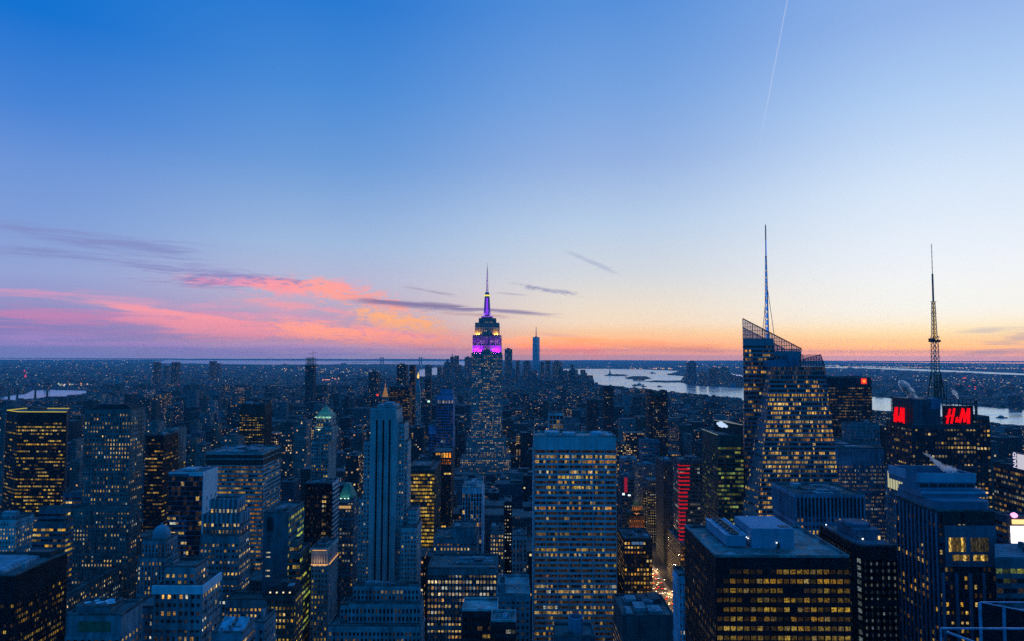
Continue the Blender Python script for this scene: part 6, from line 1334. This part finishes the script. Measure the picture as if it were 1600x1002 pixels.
# tower under construction, reddish top
o, X0, X1, z = slim('construction_tower', 'tower under construction with an exposed reddish top, alone on the left skyline', 'reddish unfinished tower', 477, 490, 571, 2600, 34, C_['d'], .02)
b = MB(); zt = P(480, 558.5, 2600).z
for k in range(5): b.box(X0 + .6, X1 - .6, 2600.6, 2633.4, z + (zt - z) * k / 5, z + (zt - z) * k / 5 + 1.5, bottom=True)
for i in range(6):
    x = X0 + 1 + (X1 - X0 - 3) * i / 5; b.box(x, x + 1.2, 2601, 2603, z, zt); b.box(x, x + 1.2, 2628, 2630, z, zt)
b.build('open_floor', plain('primer_red', (.42, .16, .11), .8), o); b = MB(); b.bar((X1 - 8, 2615, zt - 6), (X1 - 8, 2615, zt + 26), 1.2); b.bar((X1 - 26, 2615, zt + 14), (X1 + 10, 2615, zt + 22), 1.0); b.build('crane', DARK(), o)
# smokestacks by the river
for i, (px, py) in enumerate(((14.5, 610), (27.5, 609), (55.5, 607.5), (74, 609.5))):
    p = P(px, py, 3300); b = MB(); b.tube(p.x, 3300, [(6.2, 0), (4.6, p.z * .6), (4.2, p.z)], 10)
    tag(b.build('smokestack', wall((.1, .075, .07), .8)), ('slim dark smokestack by the river, closest to the frame edge', 'slim dark smokestack by the river, second from the frame edge', 'slim dark smokestack rising from the middle of the river view', 'slim dark smokestack farthest from the frame edge')[i], 'smokestack', 'row of power station smokestacks')
o, *_ = slim('power_station', 'low dark power station at the foot of the river smokestacks', None, 36, 66, 626, 3200, 60, C_['d'], .12)
# red lit lattice tower
p = P(39, 578, 6800); root = empty('beacon_tower', (p.x, 6800, 0), 'distant slender tower outlined in red lights, over the river', 'tower')
b = MB(); b.tube(p.x, 6800, [(9, 0), (6, p.z * .5), (3, p.z)], 6); b.build('shaft', DARK(), root)
b = MB(); b.tube(p.x, 6794, [(5, p.z * .72), (4, p.z * .98)], 6); b.tube(p.x + 14, 6792, [(9, p.z * .12), (8, p.z * .4)], 6); b.build('red_light', glow((1, .06, .18), .8), root)
# the suspension bridge far behind
YB = 15000; root = empty('suspension_bridge', (P(627, 570, YB).x, YB, 0), 'far hazy suspension bridge with two tall towers across the bay', 'bridge')
tx = []
for px in (597, 657):
    p = P(px, 558.5, YB); tx.append(p.x); b = MB(); w = 26
    for s in (-1, 1): b.box(p.x + s * w - 11, p.x + s * w + 11, YB - 12, YB + 12, 0, p.z)
    for zz in (p.z - 16, p.z * .55): b.box(p.x - w, p.x + w, YB - 9, YB + 9, zz, zz + 13, bottom=True)
    b.build('bridge_tower', wall((.12, .15, .18), .7), root)
zd, zt = 75, P(597, 559, YB).z
b = MB(); b.box(tx[0] - 900, tx[1] + 900, YB - 14, YB + 14, zd - 7, zd, bottom=True); b.build('deck', wall((.1, .12, .14), .8), root)
b = MB()
def cab(x):
    if x < tx[0]: return zd + (zt - zd) * max(0, 1 - (tx[0] - x) / 700) ** 1.3
    if x > tx[1]: return zd + (zt - zd) * max(0, 1 - (x - tx[1]) / 700) ** 1.3
    u = (x - tx[0]) / (tx[1] - tx[0]) * 2 - 1; return zd + 6 + (zt - zd - 6) * u * u
xs = [tx[0] - 700 + (tx[1] - tx[0] + 1400) * k / 40 for k in range(41)]
for a, c in zip(xs, xs[1:]): b.bar((a, YB, cab(a)), (c, YB, cab(c)), 5)
b.build('cable', wall((.1, .12, .14), .7), root)
# statue on its island
p = G(953, 586.4); root = empty('statue', (p.x, p.y, 0), 'tiny statue on a pedestal, raising an arm, on the first harbor island', 'statue')
b = MB(); b.prism([(p.x - 26, p.y - 26), (p.x + 26, p.y - 26), (p.x + 26, p.y + 26), (p.x - 26, p.y + 26)], 6, 20, scale=.8); b.prism([(p.x - 11, p.y - 11), (p.x + 11, p.y - 11), (p.x + 11, p.y + 11), (p.x - 11, p.y + 11)], 20, 47, scale=.75); b.build('pedestal', wall((.2, .2, .19), .85), root)
b = MB(); b.tube(p.x, p.y, [(6, 47), (5.4, 58), (4.2, 70), (4.6, 76), (3, 80), (1.6, 81.5), (2.4, 84), (2.2, 87), (.4, 89)], 10); b.bar((p.x - 4, p.y, 77), (p.x - 7, p.y, 92), 2.2); b.tube(p.x - 7, p.y, [(1.4, 91), (2, 93), (.4, 97)], 8); b.bar((p.x + 4, p.y - 1, 76), (p.x + 5.5, p.y - 4, 66), 2); b.build('figure', wall((.07, .15, .13), .7), root)
o = city_box('terminal_building', [(G(1004, 596).x - 60, G(1004, 596).x + 60, G(1004, 595).y, G(1004, 595).y + 40, 3, 20), (G(1004, 596).x - 12, G(1004, 596).x - 2, G(1004, 595).y + 10, G(1004, 595).y + 20, 20, 44), (G(1004, 596).x + 4, G(1004, 596).x + 14, G(1004, 595).y + 10, G(1004, 595).y + 20, 20, 44)], (.2, .13, .1), .1)
tag(o, 'low terminal building with twin turrets on the pier island in the harbor', 'building')
# wooded cover on the islands: many small clumps
def clumps(name, spots, hmin, hmax, seed, label):
    rnd = random.Random(seed); b = MB()
    for x, y, n, r in spots:
        for _ in range(n):
            cx, cyy = x + rnd.gauss(0, r), y + rnd.gauss(0, r * .5); h = rnd.uniform(hmin, hmax)
            for _ in range(9):
                px, pyy, pz = cx + rnd.gauss(0, 4), cyy + rnd.gauss(0, 4), 3 + h * rnd.random() ** .6
                d1 = Vector((rnd.gauss(0, 1), rnd.gauss(0, 1), rnd.gauss(0, 1))).normalized() * 3.2; d2 = d1.cross(Vector((rnd.gauss(0, 1), rnd.gauss(0, 1), rnd.gauss(0, 1)))).normalized() * 3
                c = Vector((px, pyy, pz)); b.poly([c + d1, c + d2, c - d1, c - d2])
    o = b.build(name, wall((.045, .06, .04), .9)); tag(o, label, 'trees', kind='stuff'); return o
g1, g2 = G(997, 591.3), G(968, 586.8)
clumps('tree_cover', [(g1.x + d, g1.y + 40, 22, 40) for d in (-90, -40, 10, 60, 100)] + [(g2.x + d, g2.y, 14, 30) for d in (-40, 10, 60)], 8, 16, 5, 'dark tree cover on the harbor islands')
# boats on the river and harbour
def boat(px, py, L, label, dirx=1):
    p = G(px, py, .5); root = empty('boat', (p.x, p.y, .5), label, 'boat'); h = L * .09
    b = MB(); pts = [(p.x - L / 2, p.y - L * .12), (p.x + L * .32, p.y - L * .12), (p.x + L / 2, p.y), (p.x + L * .32, p.y + L * .12), (p.x - L / 2, p.y + L * .12)]
    b.prism(pts, .4, .5 + h, scale=1.05); b.build('hull', plain('hull_paint', (.05, .055, .07), .5), root)
    b = MB(); b.box(p.x - L * .34, p.x + L * .12, p.y - L * .08, p.y + L * .08, .5 + h, .5 + h * 2.1); b.box(p.x - L * .22, p.x, p.y - L * .06, p.y + L * .06, .5 + h * 2.1, .5 + h * 2.8); b.build('cabin', plain('cabin_paint', (.3, .3, .32), .5), root)
    b = MB(); b.bar((p.x - L * .1, p.y, h * 2), (p.x - L * .1, p.y, h * 4.2), L * .012); b.build('mast', DARK(), root)
boat(1566, 653.5, 46, 'dark barge alone on the bright river near the far bank'); boat(1000, 602, 70, 'dark ferry on the harbor in front of the pier island'); boat(1006, 604.5, 48, 'small ferry trailing just below the dark ferry')
boat(1031, 604.6, 46, 'small boat on open water right of the two ferries'); boat(990, 609, 40, 'tiny boat closest to the near shore'); boat(1020, 583.6, 90, 'far ship out beyond the wooded island'); boat(993, 603, 60, 'low work boat touching the dark ferry')
# ------------------------------------------------------------------ steam over the roofs
def steam(label, pts, seed, dens):
    """a drifting plume: soft lumps joined into one mesh filled with thin vapour"""
    rnd = random.Random(seed); bm = bmesh.new()
    for (x, y, z, r) in pts:
        for _ in range(3):
            m = Matrix.Translation((x + rnd.uniform(-.4, .4) * r, y + rnd.uniform(-.4, .4) * r, z + rnd.uniform(-.4, .4) * r)) @ Matrix.Diagonal((1, 1, .85, 1))
            bmesh.ops.create_icosphere(bm, subdivisions=2, radius=r * rnd.uniform(.55, .9), matrix=m)
    me = bpy.data.meshes.new('steam'); bm.to_mesh(me); bm.free()
    o = bpy.data.objects.new('steam', me); COL.objects.link(o)
    md = o.modifiers.new('join', 'REMESH'); md.mode = 'VOXEL'; md.voxel_size = .5
    dg = bpy.context.evaluated_depsgraph_get(); me2 = bpy.data.meshes.new_from_object(o.evaluated_get(dg)); o.modifiers.clear(); o.data = me2
    m, nt = mat_new('vapour'); v = N(nt, 'ShaderNodeVolumePrincipled'); v.inputs['Color'].default_value = (.97, .97, .98, 1); v.inputs['Anisotropy'].default_value = .72
    t = N(nt, 'ShaderNodeTexCoord'); n1 = N(nt, 'ShaderNodeTexNoise'); nt.links.new(t.outputs['Object'], n1.inputs['Vector']); n1.inputs['Scale'].default_value = .28; n1.inputs['Detail'].default_value = 5
    nt.links.new(MR(nt, n1.outputs[0], .36, .66, 0, dens * 1.8), v.inputs['Density'])
    oo = N(nt, 'ShaderNodeOutputMaterial'); nt.links.new(v.outputs[0], oo.inputs['Volume']); me2.materials.clear(); me2.materials.append(m)
    return tag(o, label, 'steam', kind='stuff')
def plume(path, Y, n, seed, label, dens):
    rnd = random.Random(seed); pts = []
    for k in range(n):
        t = k / (n - 1) * (len(path) - 1); i = min(int(t), len(path) - 2); f = t - i
        a, c = path[i], path[i + 1]; px, py, r = (a[j] + (c[j] - a[j]) * f for j in range(3)); p = P(px, py, Y + rnd.uniform(-2, 2)); pts.append((p.x, p.y, p.z, r * Y / F))
    return steam(label, pts, seed, dens)
plume([(1428, 624, 5), (1421, 613, 9), (1414, 605, 8), (1408, 598, 5)], 618, 11, 1, 'pale steam plume rising from the flank of the red-letter tower', 1.2)
plume([(1496, 622, 2.5), (1492, 615, 3.5), (1488, 610, 2)], 628, 6, 2, 'small puff of steam behind the red letters', .8)
plume([(1488, 736, 9), (1473, 731, 6), (1462, 722, 4.5), (1452, 713, 3.5), (1442, 708, 3)], 360, 13, 3, 'thin steam drifting off the boxy crown', .4)

# ------------------------------------------------------------------ the rest of the city
# polygons on the ground (pixel outlines) that stay free of buildings
def inside(x, y, poly):
    c = False; j = len(poly) - 1
    for i in range(len(poly)):
        a, b_ = poly[i], poly[j]
        if (a[1] > y) != (b_[1] > y) and x < (b_[0] - a[0]) * (y - a[1]) / (b_[1] - a[1]) + a[0]: c = not c
        j = i
    return c
WATER = [[(G(*p).x, G(*p).y) for p in q] for q in (HUD,
    [(1288, 575), (1350, 576), (1440, 580), (1520, 583), (1640, 588.5), (1640, 585.5), (1520, 580.5), (1440, 577), (1350, 574), (1288, 573.2)],
    [(240, 567.5), (430, 570), (600, 569), (700, 570), (735, 572), (735, 564.6), (260, 562.6)], [(655, 592), (690, 584), (704, 573), (692, 573), (655, 578)],
    [(588, 597), (625, 597), (655, 592), (655, 588), (590, 591)], [(-40, 640), (20, 637), (45, 630), (100, 626), (138, 619), (135, 611), (80, 609.5), (52, 610), (40, 616), (-40, 625)], [(145, 608), (208, 610), (207, 605), (170, 600.5), (145, 603)])]
def wet(x, y): return any(inside(x, y, q) for q in WATER)
AV = 167.0      # centre line of the avenue with the traffic
rnd = random.Random(11)
def clear(x0, x1, y0, y1):
    for f in FOOT:
        if x0 < f[1] + 3 and x1 > f[0] - 3 and y0 < f[3] + 3 and y1 > f[2] - 3: return False
    return True
def cap(x0, x1, y0, z):
    """lowest allowed picture height of a roof here, so that nothing named behind it gets buried"""
    a, c = proj(x0, y0, z)[0], proj(x1, y0, z)[0]; lim = 0
    for f in FOOT:
        if f[2] > y0 and f[5] > f[4] and a < f[5] - 1 and c > f[4] + 1: lim = max(lim, f[6])
    return lim
SHORE = [(0, 634), (140, 622), (150, 604), (900, 590), (930, 600), (1000, 610), (1060, 616), (1160, 626), (1380, 645), (1540, 660), (1640, 672)]
def shore(px, y):
    for (a, u), (c, v) in zip(SHORE, SHORE[1:]):
        if a <= px <= c: return u + (v - u) * (px - a) / (c - a) - 3
    return 600
FOOT.append((95, 186, 430, 690, -1, -2, 0))      # the open mouth of the avenue
CAND = []; STUFF = MB(); FARS = MB(); nst = 0
SH = [('dark', (.035, .05, .065)), ('mid-grey', (.085, .12, .15)), ('pale', (.20, .25, .30)), ('brownish', (.085, .08, .08)), ('slate blue', (.06, .11, .16)), ('reddish', (.14, .095, .09))]  # the same blue dusk cast is mixed into these colours
y = 300.0
while y < 5000:
    blk = 62.0
    for ka in range(-16, 17):
        ax0 = AV + 13 + ka * 280.0; ax1 = ax0 + 254.0
        xa = proj(ax1, y, 0)[0]; xb = proj(ax0, y, 0)[0]
        if xa < -60 or xb > 1660: continue
        for row in (0, 1):
            x = ax0
            while x < ax1 - 10:
                w = rnd.choice([14, 18, 22, 26, 30, 38, 48]) * (1.0 if y < 2600 else 1.35); w = min(w, ax1 - x)
                x0, x1 = x + .3, x + w - .3; x += w
                if w < 9: continue
                y0 = y + row * 31 + rnd.uniform(0, 2); y1 = y0 + 29 - rnd.uniform(0, 3)
                if proj(x1, y0, 0)[0] < -40 or proj(x0, y0, 0)[0] > 1640: continue
                if wet((x0 + x1) / 2, (y0 + y1) / 2) or not clear(x0, x1, y0, y1): continue
                if y < 1000: h = rnd.choice([24, 34, 46, 60, 74, 90])
                elif y < 1700: h = rnd.choice([18, 24, 32, 42, 52, 66, 84, 104])
                elif y < 3000: h = rnd.choice([14, 17, 20, 24, 30, 38, 46, 58]) if rnd.random() < .9 else rnd.uniform(60, 115)
                else: h = rnd.choice([12, 15, 18, 22, 26, 34]) if rnd.random() < .95 else rnd.uniform(40, 80)
                if x0 > 600 and y > 1500: h *= .75
                h *= rnd.uniform(.88, 1.12)
                lim = cap(x0, x1, y0, h); lim = max(lim, 604 if y > 1500 else 640, shore(proj((x0 + x1) / 2, y0, 0)[0], y0))
                if y < 900: lim = max(lim, 700)
                hm = CAMZ - (lim - 557) * y0 / F
                if h > hm: h = hm * rnd.uniform(.8, .98)
                if h < 9:
                    if hm < 6: continue
                    h = max(6, min(hm, 9))
                s, col = rnd.choice(SH) if rnd.random() < .75 else SH[0]
                k = rnd.uniform(.75, 1.25); col = tuple(c * k for c in col)
                a, c = proj(x0, y0, h), proj(x1, y0, h)
                vis = 0
                if c[0] > 0 and a[0] < 1600 and a[1] < 1000:
                    covered = 0
                    mid = (a[0] + c[0]) / 2
                    vis = min(c[0], 1600) - max(a[0], 0); dy = min(1002, proj(x0, y0, 0)[1]) - a[1]
                    for f in FOOT:
                        if f[2] < y0 and f[4] < mid < f[5] and f[6] > a[1] + 6: covered = 1
                    vis = 0 if covered else vis * min(dy, 26) 
                hot = random.Random(int(x0 // 140) * 977 + int(y0 // 200) * 131).choice((.15, .3, .6, 1.0, 2.4))      # busy and quiet quarters
                CAND.append((vis, x0, x1, y0, y1, h, s, col, hot * rnd.choice((.01, .02, .03, .06, .12, .2)) * (1.5 if y < 1500 else .8)))
    y += 80.0
# beyond the grid: low sprawl on every far shore
sr = random.Random(21)
def sprawl(n, ya, yb, hmin, hmax, ptower, wmin, wmax):
    for _ in range(n):
        yy = ya * (yb / ya) ** sr.random(); xx = sr.uniform(-.86, .86) * yy
        if wet(xx, yy): continue
        px = proj(xx, yy, 0)[0]
        if yy < 5000 and px < 1140 and not (px < 240): continue
        w, d = sr.uniform(wmin, wmax), sr.uniform(wmin, wmax); h = sr.uniform(hmin, hmax)
        if sr.random() < ptower: h *= sr.uniform(2, 4.2)
        h = min(h, CAMZ - (572 - 557) * yy / F if yy < 9000 else 40)
        if px < 150 and yy < 3700: h = min(h, CAMZ - (639 - px * .08 - 557) * yy / F)
        if h < 4: continue
        if wet(xx - w / 2, yy) or wet(xx + w / 2, yy) or wet(xx, yy - d) or wet(xx, yy + d): continue
        s, col = sr.choice(SH + [SH[2], SH[2], SH[5], SH[1]]); col = tuple(c * sr.uniform(.8, 1.5) for c in col); SEED[0] += 1
        city_faces(FARS, xx - w / 2, xx + w / 2, yy - d / 2, yy + d / 2, 0, h, col, sr.choice((.005, .01, .03, .06)), SEED[0])
sprawl(5200, 2500, 9000, 7, 18, .05, 14, 46); sprawl(3600, 7000, 24000, 6, 14, .04, 40, 150)
# dense downtown south of the grid
for _ in range(1500):
    yy = sr.uniform(4600, 6100); px = sr.uniform(560, 925); d = ray(px, 600); xx = d.x / d.y * yy
    if wet(xx, yy) or not clear(xx - 20, xx + 20, yy - 20, yy + 20): continue
    w = sr.uniform(16, 46); h = sr.choice([16, 20, 24, 30, 36, 44, 60, 80]) if px > 680 else sr.choice([14, 18, 24, 34, 60]); s, col = sr.choice(SH); SEED[0] += 1
    h = min(h, CAMZ - (573 - 557) * yy / F)
    city_faces(FARS, xx - w / 2, xx + w / 2, yy - 18, yy + 18, 0, h, col, sr.choice((.01, .02, .05)), SEED[0])
for _ in range(34):       # taller slabs of the downtown tip
    yy = sr.uniform(4900, 6000); px = sr.choice((sr.uniform(690, 735), sr.uniform(786, 912), sr.uniform(786, 912))); d = ray(px, 600); xx = d.x / d.y * yy
    if wet(xx - 20, yy) or wet(xx + 20, yy): continue
    w = sr.uniform(18, 42); h = min(sr.uniform(90, 200), CAMZ - (sr.uniform(566, 582) - 557) * yy / F); SEED[0] += 1
    city_faces(FARS, xx - w / 2, xx + w / 2, yy, yy + 36, 0, h, sr.choice(SH)[1], sr.choice((.01, .02, .05)), SEED[0])
CAND.sort(key=lambda c: -c[0]); TOP = CAND[:285]
for c in CAND[285:]:
    SEED[0] += 1; city_faces(STUFF, c[1], c[2], c[3], c[4], 0, c[5], c[7], c[8], SEED[0])
    if rnd.random() < .55:
        w, d = c[2] - c[1], c[4] - c[3]; fx, fy = rnd.uniform(.1, .5), rnd.uniform(.1, .5); SEED[0] += 1
        city_faces(STUFF, c[1] + w * fx, c[1] + w * (fx + .35), c[3] + d * fy, c[3] + d * (fy + .4), c[5] - .2, c[5] + rnd.uniform(2, 5), rnd.choice(SH)[1], 0, SEED[0])
tag(STUFF.build('city_blocks', city_mat(), attr='wcol'), 'dense mass of small city blocks running away to downtown', 'city blocks', kind='stuff')
tag(FARS.build('far_city', city_mat(), attr='wcol'), 'hazy sprawl of low buildings on the far shores', 'city sprawl', kind='stuff')
# the individual buildings of the middle distance, each with roof pieces
USED = set()
def describe(px, py, Y, w, h, s, feat, lit):
    shape = 'slender' if h > 2.2 * w else 'squat' if h < .8 * w else 'boxy'
    near = sorted(ANCH, key=lambda a: abs(a[0] - px) + .8 * abs(a[1] - py) + .01 * abs(a[2] - Y))
    for fmt in range(4):
        for a in near[:9]:
            rel = ('left of' if px < a[0] - 14 else 'right of' if px > a[0] + 14 else 'behind' if Y > a[2] else 'in front of')
            for adj in ((lit,), (feat,), (lit, feat)):
                L = f"{s} {shape} building, {', '.join(adj)}, {rel} the {a[3]}"
                if fmt: L = f"{('broader', 'lower', 'farther')[fmt - 1]} {L}"
                if L not in USED and len(L.replace('-', ' ').split()) <= 19 and len(L.split()) <= 16: USED.add(L); return L
    return L
for i, (vis, x0, x1, y0, y1, h, s, col, p) in enumerate(TOP):
    w, d = x1 - x0, y1 - y0; r2 = random.Random(i); kind = r2.choice(('shed', 'tank', 'setback', 'two sheds'))
    px, py = proj((x0 + x1) / 2, y0, h); feat = {'shed': 'one roof shed', 'tank': 'roof water tank', 'setback': 'set-back top storey', 'two sheds': 'two roof sheds'}[kind]
    lit = 'many lit windows' if p > .15 else 'some lit windows' if p > .05 else 'mostly dark windows'
    root = empty('building', ((x0 + x1) / 2, (y0 + y1) / 2, 0), describe(px, py, y0, w, h, s, feat, lit), 'building', 'smaller buildings of the middle distance')
    b = MB(); SEED[0] += 1; city_faces(b, x0, x1, y0, y1, 0, h, col, p, SEED[0]); b.build('wall', city_mat(), root, attr='wcol')
    b = MB(); t = .6
    for q in ((x0 - .1, x1 + .1, y0 - .1, y0 + t), (x0 - .1, x1 + .1, y1 - t, y1 + .1), (x0 - .1, x0 + t, y0 + t, y1 - t), (x1 - t, x1 + .1, y0 + t, y1 - t)): b.box(*q, h - .4, h + 1.0, bottom=True)
    b.build('parapet', wall(tuple(min(.5, c * 1.25) for c in col), .8), root)
    def shed(fx, fy, fw, fd, hh):
        b = MB(); SEED[0] += 1; city_faces(b, x0 + w * fx, x0 + w * (fx + fw), y0 + d * fy, y0 + d * (fy + fd), h - .2, h + hh, tuple(c * .9 + .02 for c in col), 0, SEED[0]); b.build('roof_shed', city_mat(), root, attr='wcol')
    if kind in ('shed', 'two sheds', 'tank'): shed(r2.uniform(.15, .3), r2.uniform(.3, .5), .28, .4, r2.uniform(2.5, 4.5))
    if kind == 'two sheds': shed(.62, .2, .26, .35, 2.6)
    if kind == 'setback':
        b = MB(); SEED[0] += 1; city_faces(b, x0 + w * .14, x1 - w * .14, y0 + 3, y1 - 3, h - .2, h + 7.5, col, p, SEED[0]); b.build('top_storey', city_mat(), root, attr='wcol')
    if kind == 'tank':
        b = MB(); tx_, ty_ = x0 + w * .68, y0 + d * .35
        for sx_, sy_ in ((-1, -1), (1, -1), (1, 1), (-1, 1)): b.bar((tx_ + sx_ * 1.2, ty_ + sy_ * 1.2, h - .2), (tx_ + sx_ * 1.2, ty_ + sy_ * 1.2, h + 3), .25)
        b.tube(tx_, ty_, [(1.9, h + 3), (1.9, h + 6.5), (.1, h + 7.8)], 12); b.build('water_tank', wall((.1, .07, .055), .8), root)
# ------------------------------------------------------------------ avenue, cars, lamps
def strip_(name, x0, x1, y0, y1, z, m):
    b = MB(); b.poly([(x0, y0, z), (x1, y0, z), (x1, y1, z), (x0, y1, z)]); return tag(b.build(name, m), kind='structure')
strip_('road', AV - 10, AV + 10, 250, 4200, .01, plain('asphalt', (.045, .046, .05), .8))
for sgn, nm in ((-1, 'pavement'), (1, 'pavement')):
    b = MB(); b.box(AV + sgn * 11.5 - 1.5, AV + sgn * 11.5 + 1.5, 250, 4200, 0, .14); tag(b.build(nm, plain('paving', (.2, .2, .2), .85)), kind='structure')
cr = random.Random(5)
def car_mesh(head):
    b = MB(); W_ = .9
    prof = [(-2.2, .35), (-2.2, .85), (-1.5, .95), (-.8, 1.42), (.7, 1.45), (1.4, 1.0), (2.2, .9), (2.25, .4)]
    for (ya, za), (yb, zb) in zip(prof, prof[1:]): b.poly([(-W_, ya, za), (W_, ya, za), (W_, yb, zb), (-W_, yb, zb)])
    for s in (-W_, W_): b.poly([(s, yy, zz) for yy, zz in prof])
    for sx_ in (-W_, W_):
        for yy in (-1.35, 1.4): b.poly([(sx_ * 1.03, yy + .34 * math.cos(k * .785), .34 + .34 * math.sin(k * .785)) for k in range(8)])
    return b
body_mats = [plain('car_paint', c, .35) for c in ((.02, .02, .025), (.3, .3, .32), (.35, .25, .03), (.12, .03, .03))]
def make_car(mat, head):
    root = empty('car', (0, 0, 0), 'car', 'car'); car_mesh(head).build('body', mat, root)
    for s in (-.62, .62):
        b = MB(); r = .3; b.poly([(s - r, -2.27, .55), (s + r, -2.27, .55), (s + r, -2.27, .95), (s - r, -2.27, .95)]); b.poly([(s - r, -2.27, .95), (s + r, -2.27, .95), (s + r, -2.05, 1.0), (s - r, -2.05, 1.0)])
        b.build('headlight' if head else 'tail_light', glow((1, .82, .55), 5.0) if head else glow((1, .06, .03), 5.0), root)
    return root
protos = [make_car(m, hd) for m in body_mats for hd in (True, True, False)]; first = set()
for k in range(190):
    src = cr.randrange(len(protos)); pr_ = protos[src]
    if src not in first: first.add(src); c = pr_
    else:
        c = pr_.copy(); COL.objects.link(c)
        for ch in pr_.children: d = ch.copy(); COL.objects.link(d); d.parent = c
    c.location = (AV - 8 + (k % 6) * 3.2 + cr.uniform(-.3, .3), 640 + (k // 6) * 15 + cr.uniform(-5, 5), .02)
    hd = src % 3 != 2
    c['label'] = 'car with glowing white headlights in the avenue traffic' if hd else 'car with glowing red lights in the avenue traffic'; c['group'] = 'cars with white headlights on the avenue' if hd else 'cars with red lights on the avenue'
for k, pr_ in enumerate(protos):
    if k not in first:
        for ch in list(pr_.children): bpy.data.objects.remove(ch)
        bpy.data.objects.remove(pr_)
# street lamps along the avenue
lampz = None
for k in range(22):
    yy = 640 + (k // 2) * 36; sx_ = -1 if k % 2 else 1; x = AV + sx_ * 10.6
    if lampz is None:
        root = empty('street_lamp', (x, yy, .14), 'street lamp', 'street lamp', 'street lamps along the traffic avenue')
        b = MB(); b.tube(x, yy, [(.12, .14), (.08, 8.4)], 6); b.bar((x, yy, 8.3), (x - sx_ * 1.8, yy, 8.7), .1); b.build('pole', DARK(), root)
        b = MB(); b.box(x - sx_ * 1.9 - .45, x - sx_ * 1.9 + .45, yy - .4, yy + .4, 8.5, 8.85, bottom=True); b.build('lamp_head', glow((1, .72, .38), 6.0), root); lampz = root
        c = root
    else:
        c = lampz.copy(); COL.objects.link(c)
        for ch in lampz.children: d = ch.copy(); COL.objects.link(d); d.parent = c
        c.location = (x, yy, .14); c.rotation_euler = (0, 0, 0 if sx_ == 1 else math.pi)
    c['label'] = 'street lamp with a warm head beside the traffic avenue'
for k in range(10):
    l = bpy.data.lights.new('street_glow', 'POINT'); o = bpy.data.objects.new('street_glow', l); COL.objects.link(o); l.energy = 20000; l.color = (1, .55, .22); l.shadow_soft_size = .5
    o.location = (AV + (-8.4 if k % 2 else 8.4), 650 + k * 38, 8.3)
# scattered points of light: lamps, signs and lit doorways of the far city
LB = MB(); lr = random.Random(8)
def lamp(x, y, z, s, c): LB.box(x - s, x + s, y - s, y + s, z, z + s * 1.4, col=(*c, 1))
LC = [(1, .55, .2), (1, .72, .4), (1, .85, .65), (.8, .9, 1), (1, .4, .15)]
for _ in range(2400):
    yy = 900 * (9.0 ** lr.random()); xx = lr.uniform(-.84, .84) * yy
    if _ % 3:                                   # most lamps stand along the avenues and cross streets
        if _ % 2: xx = AV + round((xx - AV) / 280) * 280 + lr.choice((-9, 9))
        else: yy = 300 + round((yy - 300) / 80) * 80 - 9
    if wet(xx, yy): continue
    g = lr.choice((.12, .2, .35, .8)); c = lr.choice(LC) if lr.random() < .94 else (1, .06, .05)
    lamp(xx, yy, lr.uniform(6, 26), yy * .00045 * lr.uniform(.5, 1.15), tuple(v * g for v in c))
for _ in range(1500):
    yy = 4500 * (5.0 ** lr.random()); xx = lr.uniform(-.84, .84) * yy
    if wet(xx, yy): continue
    g = lr.choice((.15, .3, .5, 1.2)); c = lr.choice(LC) if lr.random() < .95 else (1, .08, .06)
    lamp(xx, yy, lr.uniform(8, 22), yy * .0004 * lr.uniform(.5, 1.2), tuple(v * g for v in c))
def row(pa, pb, n, jx, jy, s, cols, g):
    for k in range(n):
        t = lr.random(); q = G(pa[0] + (pb[0] - pa[0]) * t + lr.gauss(0, jx), min(pa[1], pb[1]) * 0 + pa[1] + (pb[1] - pa[1]) * t + lr.gauss(0, jy), 10)
        lamp(q.x, q.y, 10, q.y * s * lr.uniform(.6, 1.3), tuple(v * g * lr.uniform(.5, 1.2) for v in lr.choice(cols)))
OR = [(1, .5, .2), (1, .6, .3), (1, .75, .5)]
row((1290, 573.3), (1600, 576.3), 130, 3, .35, .0005, OR, 1.3); row((1290, 569), (1600, 571), 60, 3, .8, .0004, OR, .8); row((1330, 590), (1600, 600), 70, 4, 4, .0005, LC, .8)
row((985, 575.6), (1050, 576.5), 26, 2, .3, .0006, OR, 1.4); row((1055, 572), (1160, 575), 40, 3, .8, .0005, OR, 1.2); row((1140, 586), (1160, 588), 14, 2, .8, .0007, [(.8, .9, 1)], 1.5)
row((66, 601), (140, 602.5), 40, 4, 1.6, .0006, LC, 1.2); row((430, 577), (600, 582), 70, 6, 2.2, .0005, LC, 1.1); row((60, 571), (430, 576), 60, 8, 3, .0004, LC, .8); row((505, 594), (528, 592), 9, 3, .5, .0008, [(1, .5, .3)], 1.5)
row((850, 608), (1000, 622), 30, 12, 5, .0005, LC, .8); row((1045, 620), (1075, 620.4), 16, 1, .2, .0006, [(1, .9, .7)], 1.0); row((1500, 592), (1540, 607), 8, 9, 4, .0008, [(1, .1, .1)], 1.4)
LB_o = LB.build('city_lights', lights_mat(), attr='lit'); tag(LB_o, 'points of lamp light scattered over the far city', 'lights', kind='stuff')

# ------------------------------------------------------------------ the air between
HB = MB(); HB.box(-36000, 36000, -2000, 36500, -4, HAZE_TOP, bottom=True)
hz, nt = mat_new('air'); v = N(nt, 'ShaderNodeVolumePrincipled'); v.inputs['Color'].default_value = (.40, .76, 1.0, 1); v.inputs['Density'].default_value = HAZE_D
v.inputs['Anisotropy'].default_value = 0.0
oo = N(nt, 'ShaderNodeOutputMaterial'); nt.links.new(v.outputs[0], oo.inputs['Volume'])
hb = HB.build('haze', hz); tag(hb, kind='stuff')
for o in SC.objects:
    if o.type == 'EMPTY' and o.location.length == 0: pass
